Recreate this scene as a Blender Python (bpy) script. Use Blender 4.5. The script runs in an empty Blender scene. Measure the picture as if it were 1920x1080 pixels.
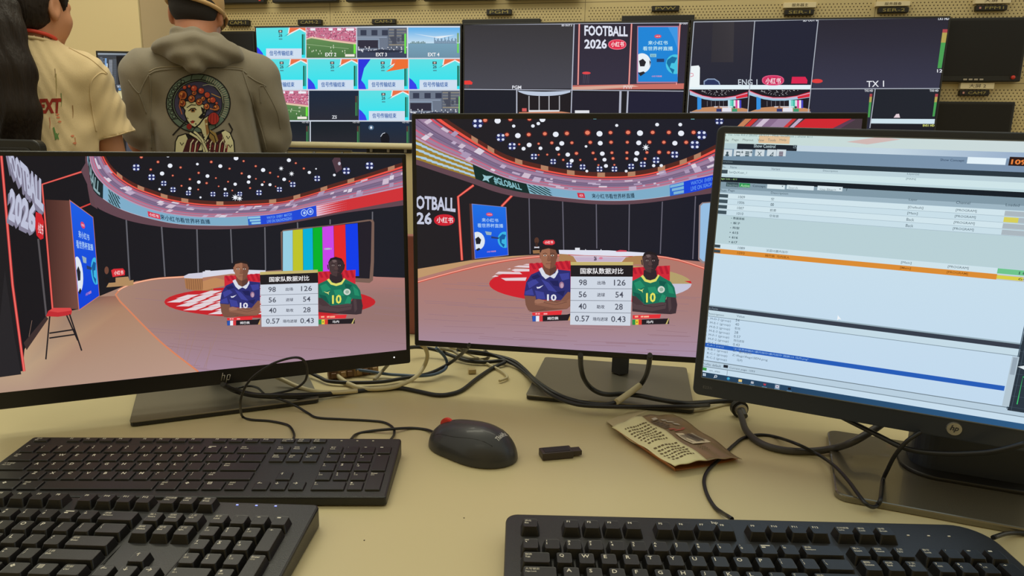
import bpy, bmesh, math, random
import numpy as np
from mathutils import Matrix, Vector
from mathutils.bvhtree import BVHTree

SC = bpy.context.scene
COL = SC.collection
PI = math.pi
DESK = 0.74

# ---------------------------------------------------------------- camera
FPX, PITCH, ROLL = 1260.0, 0.1922, 0.0196
CAM = np.array([0.0, 0.0, DESK + 0.3635])
_f = np.array([0, math.cos(PITCH), -math.sin(PITCH)])
_d0 = np.cross(_f, [1, 0, 0])
_r = math.cos(ROLL) * np.array([1, 0, 0]) - math.sin(ROLL) * _d0
_d = np.cross(_f, _r)
cam = bpy.data.cameras.new('camera')
cam.sensor_width = 36
cam.lens = 36 * FPX / 1920
cam.clip_start = 0.02
camo = bpy.data.objects.new('camera', cam)
COL.objects.link(camo)
camo.matrix_world = Matrix(((_r[0], -_d[0], -_f[0], CAM[0]), (_r[1], -_d[1], -_f[1], CAM[1]),
                            (_r[2], -_d[2], -_f[2], CAM[2]), (0, 0, 0, 1)))
SC.camera = camo

# ---------------------------------------------------------------- world, lamps, exposure
SC.view_settings.view_transform = 'Standard'
SC.view_settings.look = 'None'
SC.view_settings.exposure = 0.0
SC.view_settings.gamma = 1.0
world = bpy.data.worlds.new('world')
SC.world = world
world.use_nodes = True
world.node_tree.nodes['Background'].inputs[0].default_value = (1.0, 0.98, 0.80, 1)
world.node_tree.nodes['Background'].inputs[1].default_value = 0.66


def area_light(name, loc, target, size, power, col):
    l = bpy.data.lights.new(name, 'AREA')
    l.shape = 'RECTANGLE'
    l.size, l.size_y = size
    l.energy = power
    l.color = col
    o = bpy.data.objects.new(name, l)
    o.location = loc
    o.rotation_euler = (Vector(target) - Vector(loc)).to_track_quat('-Z', 'Y').to_euler()
    COL.objects.link(o)
    return o


WARM = (1.0, 0.965, 0.75)
area_light('ceiling_lamp_light', (-0.8, 1.55, 2.75), (-0.8, 1.55, 0), (1.2, 0.25), 7.8, WARM)
area_light('ceiling_lamp_light', (0.25, 1.75, 2.75), (0.25, 1.75, 0), (1.2, 0.35), 6.0, WARM)
area_light('ceiling_lamp_light', (-1.0, -0.5, 2.75), (-1.0, -0.5, 0), (1.2, 0.3), 1.4, WARM)
area_light('ceiling_lamp_light', (-1.3, 2.2, 2.75), (-1.3, 2.35, 0), (1.2, 0.3), 10, WARM)


# ---------------------------------------------------------------- helpers
def ray(px, py):
    return _f + _r * ((px - 960) / FPX) + _d * ((py - 540) / FPX)


def at_z(px, py, z=0.0):
    """point at height z above the desk top seen at a photo pixel"""
    v = ray(px, py)
    return Vector(CAM + v * ((DESK + z - CAM[2]) / v[2]))


def at_y(px, py, Y):
    v = ray(px, py)
    return Vector(CAM + v * (Y / v[1]))


def lin(c):
    return tuple(((x / 255) / 12.92 if x / 255 <= .04045 else ((x / 255 + .055) / 1.055) ** 2.4) for x in c[:3])


def mat(name, rgb, rough=0.5, metal=0.0, spec=0.5, noise=None, bump=None, coat=0.0, srgb=True, sheen=0.0):
    m = bpy.data.materials.new(name)
    m.use_nodes = True
    nt = m.node_tree
    b = nt.nodes['Principled BSDF']
    c = lin(rgb) if srgb else rgb
    b.inputs['Base Color'].default_value = (*c, 1)
    b.inputs['Roughness'].default_value = rough
    b.inputs['Metallic'].default_value = metal
    b.inputs['Specular IOR Level'].default_value = spec
    b.inputs['Coat Weight'].default_value = coat
    b.inputs['Sheen Weight'].default_value = sheen
    if noise or bump:
        tc = nt.nodes.new('ShaderNodeTexCoord')
        if noise:
            sc, amt = noise
            n = nt.nodes.new('ShaderNodeTexNoise')
            n.inputs['Scale'].default_value = sc
            n.inputs['Detail'].default_value = 6
            nt.links.new(tc.outputs['Object'], n.inputs['Vector'])
            mx = nt.nodes.new('ShaderNodeMix')
            mx.data_type = 'RGBA'
            mx.inputs[6].default_value = (*[x * (1 - amt) for x in c], 1)
            mx.inputs[7].default_value = (*[min(1, x * (1 + amt)) for x in c], 1)
            nt.links.new(n.outputs['Fac'], mx.inputs[0])
            nt.links.new(mx.outputs[2], b.inputs['Base Color'])
        if bump:
            sc, st = bump
            n = nt.nodes.new('ShaderNodeTexNoise')
            n.inputs['Scale'].default_value = sc
            n.inputs['Detail'].default_value = 4
            nt.links.new(tc.outputs['Object'], n.inputs['Vector'])
            bp = nt.nodes.new('ShaderNodeBump')
            bp.inputs['Strength'].default_value = st
            bp.inputs['Distance'].default_value = 0.002
            nt.links.new(n.outputs['Fac'], bp.inputs['Height'])
            nt.links.new(bp.outputs['Normal'], b.inputs['Normal'])
    return m


def attr_mat(name, emit, rough=0.35):
    """material whose colour comes from the mesh colour attribute (emit: a lit screen)"""
    m = bpy.data.materials.new(name)
    m.use_nodes = True
    nt = m.node_tree
    b = nt.nodes['Principled BSDF']
    a = nt.nodes.new('ShaderNodeAttribute')
    a.attribute_name = 'Col'
    if emit:
        b.inputs['Base Color'].default_value = (.004, .004, .005, 1)
        b.inputs['Roughness'].default_value = rough
        b.inputs['Specular IOR Level'].default_value = 0.12
        nt.links.new(a.outputs['Color'], b.inputs['Emission Color'])
        b.inputs['Emission Strength'].default_value = emit
        m.cycles.emission_sampling = 'NONE'
    else:
        nt.links.new(a.outputs['Color'], b.inputs['Base Color'])
        b.inputs['Roughness'].default_value = 0.85
        b.inputs['Specular IOR Level'].default_value = 0.15
    return m


M_SCREEN = attr_mat('screen_picture', 1.0)
M_PRINT = attr_mat('printed_ink', 0)
M_BLACK = mat('black_plastic', (25, 24, 23), 0.42, bump=(900, .15))
M_BEZEL = mat('bezel_plastic', (21, 20, 22), 0.38)
M_KEY = mat('key_plastic', (20, 19, 17), 0.36, bump=(1500, .1))
M_GLYPH = mat('legend_ink', (225, 218, 200), 0.6)
M_GLYPH_B = mat('blue_legend_ink', (110, 150, 190), 0.6)
M_CABLE = mat('black_cable', (22, 22, 24), 0.42)
M_METAL = mat('dark_metal', (128, 122, 108), 0.38, metal=0.55, noise=(3, .15))
M_SILVER = mat('silver', (200, 200, 205), 0.25, metal=0.9)

WM = {}


def tag(o, label=None, cat=None, group=None, kind=None):
    if label: o['label'] = label
    if cat: o['category'] = cat
    if group: o['group'] = group
    if kind: o['kind'] = kind
    return o


def root(name, M, label, cat, group=None):
    o = bpy.data.objects.new(name, None)
    o.empty_display_size = 0.05
    COL.objects.link(o)
    o.matrix_world = M
    WM[o.name] = M.copy()
    return tag(o, label, cat, group)


def link(name, me, mats, parent=None, M=None, smooth=False, angle=None):
    """M: mesh -> world"""
    if not isinstance(mats, (list, tuple)): mats = [mats]
    me.name = name
    for m in mats: me.materials.append(m)
    o = bpy.data.objects.new(name, me)
    COL.objects.link(o)
    M = M or Matrix()
    WM[o.name] = M.copy()
    if parent is not None:
        o.parent = parent
        o.matrix_local = WM[parent.name].inverted() @ M
    else:
        o.matrix_world = M
    if smooth:
        for p in me.polygons: p.use_smooth = True
        if angle:
            md = o.modifiers.new('weighted', 'EDGE_SPLIT')
            md.split_angle = math.radians(angle)
    return o


def bmo(name, bm, mats, parent=None, M=None, smooth=False, angle=None):
    me = bpy.data.meshes.new(name)
    bmesh.ops.recalc_face_normals(bm, faces=bm.faces)
    bm.to_mesh(me)
    bm.free()
    return link(name, me, mats, parent, M, smooth, angle)


def T(x, y, z):
    return Matrix.Translation((x, y, z))


def RZ(a):
    return Matrix.Rotation(a, 4, 'Z')


def RX(a):
    return Matrix.Rotation(a, 4, 'X')


def RY(a):
    return Matrix.Rotation(a, 4, 'Y')


def add_box(bm, c, s, bev=0.0, M=None, mi=0, seg=2):
    r = bmesh.ops.create_cube(bm, size=1.0)
    vs = r['verts']
    for v in vs:
        v.co = Vector((v.co.x * s[0], v.co.y * s[1], v.co.z * s[2]))
    fs = set(f for v in vs for f in v.link_faces)
    if bev:
        es = list(set(e for v in vs for e in v.link_edges))
        rr = bmesh.ops.bevel(bm, geom=es, offset=bev, segments=seg, profile=0.5, affect='EDGES')
        fs = set(rr['faces']) | set(f for f in fs if f.is_valid)
        vs = list(set(v for f in fs for v in f.verts))
    for f in fs: f.material_index = mi
    X = (M or Matrix()) @ Matrix.Translation(c)
    bmesh.ops.transform(bm, matrix=X, verts=vs)
    return vs


def rrect(w, h, r, n=5, radii=None):
    """rounded rectangle outline, counter clockwise, radii = (bl, br, tr, tl)"""
    radii = radii or (r, r, r, r)
    out = []
    for (sx, sy, a0, rr) in ((-1, -1, PI, radii[0]), (1, -1, 1.5 * PI, radii[1]), (1, 1, 0, radii[2]), (-1, 1, .5 * PI, radii[3])):
        cx, cy = sx * (w / 2 - rr), sy * (h / 2 - rr)
        if rr <= 0:
            out.append((cx, cy))
            continue
        for i in range(n + 1):
            a = a0 + .5 * PI * i / n
            out.append((cx + rr * math.cos(a), cy + rr * math.sin(a)))
    return out


def add_prism(bm, pts, z0, z1, M=None, mi=0, bev=0.0, ztop=None):
    """outline in xy extruded along z; ztop(x,y) overrides the top height"""
    M = M or Matrix()
    n = len(pts)
    lo = [bm.verts.new(M @ Vector((x, y, z0))) for x, y in pts]
    if bev:
        cx = sum(p[0] for p in pts) / n
        cy = sum(p[1] for p in pts) / n
        rings = []
        for k, (off, dz) in enumerate(((0, bev), (bev * .3, bev * .3), (bev, 0))):
            ring = []
            for i, (x, y) in enumerate(pts):
                x0, y0 = pts[i - 1]
                x1, y1 = pts[(i + 1) % n]
                tx, ty = x1 - x0, y1 - y0
                l = math.hypot(tx, ty) or 1
                nx, ny = -ty / l, tx / l
                xx, yy = x + nx * off, y + ny * off
                zt = ztop(xx, yy) if ztop else z1
                ring.append(bm.verts.new(M @ Vector((xx, yy, zt - dz))))
            rings.append(ring)
    else:
        rings = [[bm.verts.new(M @ Vector((x, y, ztop(x, y) if ztop else z1))) for x, y in pts]]
    f = bm.faces.new(list(reversed(lo)))
    f.material_index = mi
    prev = lo
    for ring in rings:
        for i in range(n):
            f = bm.faces.new((prev[i], prev[(i + 1) % n], ring[(i + 1) % n], ring[i]))
            f.material_index = mi
        prev = ring
    f = bm.faces.new(prev)
    f.material_index = mi


def catmull(P, n=8, closed=False):
    P = [Vector(p) for p in P]
    out = []
    m = len(P)
    for i in range(m - 1):
        p0 = P[i - 1] if i > 0 else P[0] * 2 - P[1]
        p1, p2 = P[i], P[i + 1]
        p3 = P[i + 2] if i + 2 < m else P[-1] * 2 - P[-2]
        for k in range(n):
            t = k / n
            out.append(.5 * ((2 * p1) + (p2 - p0) * t + (2 * p0 - 5 * p1 + 4 * p2 - p3) * t * t + (3 * p1 - p0 - 3 * p2 + p3) * t ** 3))
    out.append(P[-1])
    return out


def add_tube(bm, path, r, n=8, mi=0, cap=True):
    path = [Vector(p) for p in path]
    rings = []
    up = None
    for i, p in enumerate(path):
        t = (path[min(i + 1, len(path) - 1)] - path[max(i - 1, 0)])
        if t.length < 1e-9: t = Vector((0, 0, 1))
        t.normalize()
        if up is None:
            up = t.orthogonal().normalized()
        else:
            up = (up - t * up.dot(t))
            up = up.normalized() if up.length > 1e-6 else t.orthogonal().normalized()
        s = t.cross(up)
        rr = r(i / (len(path) - 1)) if callable(r) else r
        rings.append([bm.verts.new(p + (up * math.cos(2 * PI * k / n) + s * math.sin(2 * PI * k / n)) * rr) for k in range(n)])
    for a, b in zip(rings, rings[1:]):
        for k in range(n):
            f = bm.faces.new((a[k], a[(k + 1) % n], b[(k + 1) % n], b[k]))
            f.material_index = mi
            f.smooth = True
    if cap:
        for q in (list(reversed(rings[0])), rings[-1]):
            f = bm.faces.new(q)
            f.material_index = mi


# ---------------------------------------------------------------- lettering
_gc = {}


def glyphs(body, bold=0.0):
    """tessellated lettering scaled into the unit square, and its width / height"""
    k = (body, bold)
    if k in _gc: return _gc[k]
    cu = bpy.data.curves.new('lettering', 'FONT')
    cu.body = body
    cu.resolution_u = 2
    cjk = any(ord(ch) > 0x2e80 for ch in body)
    cu.offset = 0 if cjk else bold
    o = bpy.data.objects.new('lettering', cu)
    COL.objects.link(o)
    dg = bpy.context.evaluated_depsgraph_get()
    me = bpy.data.meshes.new_from_object(o.evaluated_get(dg))
    V = [(v.co.x, v.co.y) for v in me.vertices]
    Fc = [tuple(p.vertices) for p in me.polygons]
    bpy.data.objects.remove(o)
    bpy.data.curves.remove(cu)
    bpy.data.meshes.remove(me)
    if cjk and bold and V:                       # heavier strokes: a second copy shifted sideways
        n = len(V)
        V = V + [(x + .035, y) for x, y in V] + [(x, y + .02) for x, y in V]
        Fc = Fc + [tuple(i + n for i in f) for f in Fc] + [tuple(i + 2 * n for i in f) for f in Fc]
    if not V:
        _gc[k] = ([], [], 1)
        return _gc[k]
    x0, x1 = min(v[0] for v in V), max(v[0] for v in V)
    y0, y1 = min(v[1] for v in V), max(v[1] for v in V)
    w, h = max(x1 - x0, 1e-6), max(y1 - y0, 1e-6)
    _gc[k] = ([((x - x0) / w, (y - y0) / h) for x, y in V], Fc, w / h)
    return _gc[k]


def add_text(bm, body, x, y, h, M=None, mi=0, bold=0.0, w=None, align=0, z=0.0):
    """flat lettering in the xy plane of M, lower left corner (or centre) at x,y"""
    V, Fc, asp = glyphs(body, bold)
    w = w or h * asp
    x -= w * align
    M = M or Matrix()
    vs = [bm.verts.new(M @ Vector((x + a * w, y + b * h, z))) for a, b in V]
    for f in Fc:
        try:
            q = bm.faces.new([vs[i] for i in f])
            q.material_index = mi
        except ValueError:
            pass
    return w


# ---------------------------------------------------------------- flat pictures
def clip_poly(P, C, x0, y0, x1, y1):
    """Sutherland-Hodgman against a rectangle; C: colours carried along"""
    for ax, lim, sg in ((0, x0, 1), (0, x1, -1), (1, y0, 1), (1, y1, -1)):
        if not P: return P, C
        nP, nC = [], []
        for i in range(len(P)):
            a, b = P[i - 1], P[i]
            ca, cb = C[i - 1], C[i]
            ia, ib = (a[ax] - lim) * sg >= 0, (b[ax] - lim) * sg >= 0
            if ia != ib:
                t = (lim - a[ax]) / (b[ax] - a[ax])
                nP.append(tuple(a[k] + (b[k] - a[k]) * t for k in range(2)))
                nC.append(tuple(ca[k] + (cb[k] - ca[k]) * t for k in range(3)))
            if ib:
                nP.append(b)
                nC.append(cb)
        P, C = nP, nC
    return P, C


class Canvas:
    """a flat picture on a plane: M maps (x right, y up, z towards the viewer) to the world;
    shapes are given in photo pixels scaled by the current map, and flattened on to the plane"""

    def __init__(s, M, w, h, step=1e-5):
        s.M, s.w, s.h, s.step = M, w, h, step
        s.Mi = np.array(M.inverted())
        s.o = s.Mi[:3, :3] @ CAM + s.Mi[:3, 3]
        s.F = []
        s.lay = 1
        s.m(0, 0, 1)
        s.clip = None
        s.raw = False

    def m(s, ox, oy, k, ky=None):
        s.t = (ox, oy, k, ky or k)
        return s

    def px(s, x, y):
        if s.raw: return (x, y)
        ox, oy, k, ky = s.t
        v = s.Mi[:3, :3] @ ray(ox + x * k, oy + y * ky)
        t = -s.o[2] / v[2]
        return (s.o[0] + v[0] * t, s.o[1] + v[1] * t)

    def uv(s, x, y):
        r, s.raw = s.raw, False
        q = s.px(x, y)
        s.raw = r
        return q

    def add(s, P, C):
        P, C = clip_poly(P, C, -s.w / 2, -s.h / 2, s.w / 2, s.h / 2)
        if len(P) > 2:
            s.F.append((P, C, s.lay))

    def up(s):
        s.lay += 1

    def poly(s, pts, col, keep=False):
        if not callable(col):
            c = [lin(col)] * len(pts) if not isinstance(col[0], (list, tuple)) else [lin(q) for q in col]
            if s.clip: pts, c = clip_poly(list(pts), c, *s.clip)
            if len(pts) > 2: s.add([s.px(*p) for p in pts], c)
        if not keep: s.up()

    def grad(s, pts, fn, cell=25, keep=False):
        """colour from fn(x, y), cut into cells"""
        x0, x1 = min(p[0] for p in pts), max(p[0] for p in pts)
        y0, y1 = min(p[1] for p in pts), max(p[1] for p in pts)
        i0, i1 = int(math.floor(x0 / cell)), int(math.ceil(x1 / cell))
        j0, j1 = int(math.floor(y0 / cell)), int(math.ceil(y1 / cell))
        Z = [(0, 0, 0)] * len(pts)
        for i in range(i0, i1):
            A, _ = clip_poly(list(pts), Z, i * cell, -1e9, (i + 1) * cell, 1e9)
            if len(A) < 3: continue
            for j in range(j0, j1):
                B, _ = clip_poly(A, [(0, 0, 0)] * len(A), -1e9, j * cell, 1e9, (j + 1) * cell)
                if len(B) > 2:
                    s.add([s.px(*p) for p in B], [lin(fn(*p)) for p in B])
        if not keep: s.up()

    def rect(s, x0, y0, x1, y1, col, keep=False):
        s.poly([(x0, y0), (x1, y0), (x1, y1), (x0, y1)], col, keep)

    def ell(s, x, y, rx, ry, col, rot=0, n=14, keep=False, a0=0, a1=2 * PI):
        c, q = math.cos(rot), math.sin(rot)
        s.poly([(x + rx * math.cos(a) * c - ry * math.sin(a) * q, y + rx * math.cos(a) * q + ry * math.sin(a) * c)
                for a in [a0 + (a1 - a0) * i / n for i in range(n + (0 if a1 - a0 > 6.28 else 1))]], col, keep)

    def line(s, pts, w, col, keep=False, w1=None):
        n = len(pts)
        L, R = [], []
        for i, (x, y) in enumerate(pts):
            a, b = pts[max(i - 1, 0)], pts[min(i + 1, n - 1)]
            dx, dy = b[0] - a[0], b[1] - a[1]
            l = math.hypot(dx, dy) or 1
            ww = (w if w1 is None else w + (w1 - w) * i / (n - 1)) / 2
            L.append((x - dy / l * ww, y + dx / l * ww))
            R.append((x + dy / l * ww, y - dx / l * ww))
        for i in range(n - 1):
            s.poly([L[i], L[i + 1], R[i + 1], R[i]], col, True)
        if not keep: s.up()

    def text(s, body, p0, p1, up, col, bold=0.0, keep=False):
        """lettering box: p0 lower left, p1 lower right, up = offset to the upper left"""
        V, Fc, _ = glyphs(body, bold)
        if not isinstance(up, tuple):
            l = math.hypot(p1[0] - p0[0], p1[1] - p0[1])
            up = ((p1[1] - p0[1]) / l * up * 0, -up) if not s.raw else (0, up)
        Q = [s.px(p0[0] + (p1[0] - p0[0]) * a + up[0] * b, p0[1] + (p1[1] - p0[1]) * a + up[1] * b) for a, b in V]
        c = lin(col)
        for f in Fc:
            s.add([Q[i] for i in f], [c] * len(f))
        if not keep: s.up()

    def strip(s, A, B, col, t0=0.0, t1=1.0, keep=False, u0=0.0, u1=1.0):
        """band between two equally long polylines, t across, u along"""
        n = len(A)
        i0, i1 = u0 * (n - 1), u1 * (n - 1)
        us = [i0] + [k for k in range(n) if i0 < k < i1] + [i1]

        def at(u, t):
            k = min(int(u), n - 2)
            f = u - k
            ax, ay = A[k][0] + (A[k + 1][0] - A[k][0]) * f, A[k][1] + (A[k + 1][1] - A[k][1]) * f
            bx, by = B[k][0] + (B[k + 1][0] - B[k][0]) * f, B[k][1] + (B[k + 1][1] - B[k][1]) * f
            return (ax + (bx - ax) * t, ay + (by - ay) * t)
        for a, b in zip(us, us[1:]):
            s.poly([at(a, t0), at(b, t0), at(b, t1), at(a, t1)], col, True)
        if not keep: s.up()

    def build(s, name, material, parent):
        V, Fa, Cc = [], [], []
        for P, C, lay in s.F:
            b = len(V)
            for p in P:
                V.append((p[0], p[1], lay * s.step))
            Fa.append(list(range(b, b + len(P))))
            Cc += [(*c, 1) for c in C]
        me = bpy.data.meshes.new(name)
        me.from_pydata(V, [], Fa)
        at = me.color_attributes.new('Col', 'FLOAT_COLOR', 'CORNER')
        at.data.foreach_set('color', np.array(Cc, dtype=np.float32).ravel())
        return link(name, me, material, parent, s.M)


def resamp(P, n):
    """smooth polyline through P with n points evenly spaced"""
    Q = catmull([(x, y, 0) for x, y in P], 10)
    L = [0]
    for a, b in zip(Q, Q[1:]): L.append(L[-1] + (b - a).length)
    out = []
    for i in range(n):
        d = L[-1] * i / (n - 1)
        k = max(j for j in range(len(L)) if L[j] <= d + 1e-9)
        k = min(k, len(Q) - 2)
        f = (d - L[k]) / max(L[k + 1] - L[k], 1e-9)
        p = Q[k] + (Q[k + 1] - Q[k]) * f
        out.append((p.x, p.y))
    return out


def mixc(a, b, t):
    t = max(0, min(1, t))
    return tuple(a[i] + (b[i] - a[i]) * t for i in range(3))

# ================================================================ the room
M_CREAM = mat('cream_metal', (214, 196, 148), 0.5, noise=(2, .05))
M_PAINT = mat('beige_paint', (222, 200, 152), 0.8, noise=(1.5, .04), bump=(300, .1))
M_PAINT2 = mat('shaded_beige_paint', (202, 176, 138), 0.8, noise=(1.5, .04), bump=(300, .1))  # the beige wall paint darkened, standing in for shade on the angled return
M_DESK = mat('cream_laminate', (206, 191, 146), 0.42, noise=(6, .03), bump=(40, .03))
M_FLOOR = mat('grey_carpet', (92, 88, 84), 0.95, noise=(60, .3), bump=(400, .6))

TH = math.radians(9.5)
_a = Vector((math.cos(TH), -math.sin(TH), 0))
_n = Vector((-math.sin(TH), -math.cos(TH), 0))


def wall_frame(off=0.0):
    o = Vector((-0.7, 3.3, 0)) + _n * off
    return Matrix(((_a.x, 0, _n.x, o.x), (_a.y, 0, _n.y, o.y), (0, 1, 0, 0), (0, 0, 0, 1)))


def wp(px, py, off=0.0):
    """wall coordinates (along, height) seen at a photo pixel"""
    Mi = wall_frame(off).inverted()
    o = Mi @ Vector(CAM)
    v = Mi.to_3x3() @ Vector(ray(px, py))
    t = -o.z / v.z
    return (o.x + v.x * t, o.y + v.y * t)


def peg_material():
    m = bpy.data.materials.new('perforated_metal')
    m.use_nodes = True
    nt = m.node_tree
    b = nt.nodes['Principled BSDF']
    b.inputs['Roughness'].default_value = 0.55
    tc = nt.nodes.new('ShaderNodeTexCoord')
    sp = nt.nodes.new('ShaderNodeSeparateXYZ')
    nt.links.new(tc.outputs['Object'], sp.inputs[0])

    def mth(op, a, b_=None, c=None):
        n = nt.nodes.new('ShaderNodeMath')
        n.operation = op
        for i, v in enumerate((a, b_, c)):
            if v is None: continue
            if isinstance(v, (int, float)):
                n.inputs[i].default_value = v
            else:
                nt.links.new(v, n.inputs[i])
        return n.outputs[0]
    X, Z = sp.outputs[0], sp.outputs[1]
    zr = mth('DIVIDE', Z, .0118)
    row = mth('FLOOR', zr)
    off = mth('MULTIPLY', mth('MODULO', row, 2), .5)
    fx = mth('MULTIPLY', mth('SUBTRACT', mth('FRACT', mth('ADD', mth('DIVIDE', X, .0145), mth('ADD', off, 400))), .5), .0145)
    fz = mth('MULTIPLY', mth('SUBTRACT', mth('FRACT', zr), .5), .0118)
    d = mth('SQRT', mth('ADD', mth('MULTIPLY', fx, fx), mth('MULTIPLY', fz, fz)))
    hole = mth('LESS_THAN', d, .0027)
    sz = mth('FRACT', mth('DIVIDE', mth('SUBTRACT', Z, .415), .34))      # sheet seams every 0.34 m
    sx = mth('FRACT', mth('ADD', mth('DIVIDE', mth('ADD', X, .18), 1.19), 10))
    inz = mth('MULTIPLY', mth('GREATER_THAN', sz, .06), mth('LESS_THAN', sz, .94))
    inx = mth('MULTIPLY', mth('GREATER_THAN', sx, .012), mth('LESS_THAN', sx, .988))
    hole = mth('MULTIPLY', hole, mth('MULTIPLY', inz, inx))
    seam = mth('MAXIMUM', mth('LESS_THAN', sz, .008), mth('LESS_THAN', sx, .002))
    f = mth('MAXIMUM', hole, mth('MULTIPLY', seam, .8))
    mx = nt.nodes.new('ShaderNodeMix')
    mx.data_type = 'RGBA'
    mx.inputs[6].default_value = (*lin((212, 192, 140)), 1)
    mx.inputs[7].default_value = (*lin((88, 70, 40)), 1)
    nt.links.new(f, mx.inputs[0])
    nt.links.new(mx.outputs[2], b.inputs['Base Color'])
    return m


def struct(name, bm, m, M=None):
    o = bmo(name, bm, m, None, M)
    o['kind'] = 'structure'
    return o


bm = bmesh.new()
add_box(bm, (0.4, 1.6, -0.05), (8.4, 6.4, 0.1))
struct('floor', bm, M_FLOOR)

bm = bmesh.new()
add_box(bm, (0.4, -1.15, 1.3), (8.4, .1, 2.6))
struct('wall_light_block', bm, M_PAINT)  # unseen wall behind the camera, added to block light and darken the near desk

# perforated wall panels behind the displays
WF = wall_frame()
sL = wp(395, 150)[0]
bm = bmesh.new()
add_box(bm, ((sL + 4.2) / 2, 1.3, -0.03), (4.2 - sL, 2.6, 0.06))
struct('wall_back', bm, peg_material(), WF)

# plain painted wall on the left, with its return in a darker beige that paints in its shade
cA = at_y(263, 60, 3.02)
p1 = WF @ Vector((sL, 0, 0))
bm = bmesh.new()
add_prism(bm, [(-3.9, 3.02), (cA.x, 3.02), (cA.x, 3.9), (-3.9, 3.9)], 0, 2.6)
struct('wall_left', bm, M_PAINT)
bm = bmesh.new()
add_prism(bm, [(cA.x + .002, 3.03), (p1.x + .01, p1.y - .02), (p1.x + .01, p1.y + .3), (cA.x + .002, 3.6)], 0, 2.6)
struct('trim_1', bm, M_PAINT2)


# ---------------------------------------------------------------- displays on the wall
M_TV = mat('matte_display_black', (24, 24, 27), 0.35, spec=.35)


def display(name, s0, s1, ztop, h, off, label, cat='display', group=None, canvas=None, bez=.008, chin=.012):
    """wall display: housing, picture, wall mount"""
    W = s1 - s0
    cx = (s0 + s1) / 2
    M = wall_frame(off) @ T(cx, ztop - h, 0)
    r = root(name, M, label, cat, group)
    bm = bmesh.new()
    add_box(bm, (0, h / 2, -.018), (W, h, .036), .004)
    bmo('housing', bm, M_BLACK, r, M)
    bm = bmesh.new()
    dep = off - .036
    add_box(bm, (0, h / 2, -.036 - dep / 2 + .001), (W * .5, h * .5, dep + .002))
    bmo('wall_mount', bm, M_METAL, r, M)
    MS = M @ T(0, chin + (h - bez - chin) / 2, .0006)
    c = Canvas(MS, W - 2 * bez, h - bez - chin, step=3e-5)
    c.raw = True
    c.rect(-W, -h, W, h, (26, 26, 32))
    c.raw = False
    c.root = r
    return r, c


# -------- multiview of camera feeds
def mascotless_card(c, x, y, w, h, orange=True, txt=True):
    """blue-green 'signal ended' card, x,y top left in the current map"""
    X = lambda a: x + a * w
    Y = lambda b: y + b * h
    c.grad([(X(0), Y(0)), (X(1), Y(0)), (X(1), Y(1)), (X(0), Y(1))], lambda p, q: mixc((96, 222, 226), (40, 226, 240), (q - y) / h), cell=w / 3)
    if orange:
        c.poly([(X(.66), Y(0)), (X(1), Y(0)), (X(1), Y(.17)), (X(.88), Y(.06)), (X(.63), Y(.27))], (240, 236, 236))
        c.poly([(X(.68), Y(0)), (X(1), Y(0)), (X(1), Y(.12)), (X(.88), Y(.02)), (X(.66), Y(.20))], (232, 112, 70))
        c.poly([(X(.66), Y(.18)), (X(.66), Y(.22)), (X(.56), Y(.3))], (70, 160, 150))
    c.poly([(X(0), Y(.62)), (X(.06), Y(.7)), (X(.13), Y(.84)), (X(.16), Y(1)), (X(0), Y(1))], (52, 66, 232))
    c.rect(X(.2), Y(.69), X(.92), Y(1), (206, 222, 240))
    if txt: c.text('信号传输结束', (X(.27), Y(.93)), (X(.75), Y(.93)), h * .17, (44, 96, 168), .02)
    # tournament emblem over small figures
    c.rect(X(.45), Y(.08), X(.53), Y(.17), (60, 60, 66))
    c.ell(X(.49), Y(.125), w * .022, h * .03, (206, 190, 180))
    c.text('26', (X(.455), Y(.31)), (X(.53), Y(.31)), h * .12, (52, 70, 78), .025)
    c.rect(X(.46), Y(.36), X(.53), Y(.4), (70, 150, 160))
    c.rect(X(.925), Y(.22), X(.955), Y(.9), (20, 96, 70))
    c.rect(X(.965), Y(.22), X(.98), Y(.9), (30, 120, 80))


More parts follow.
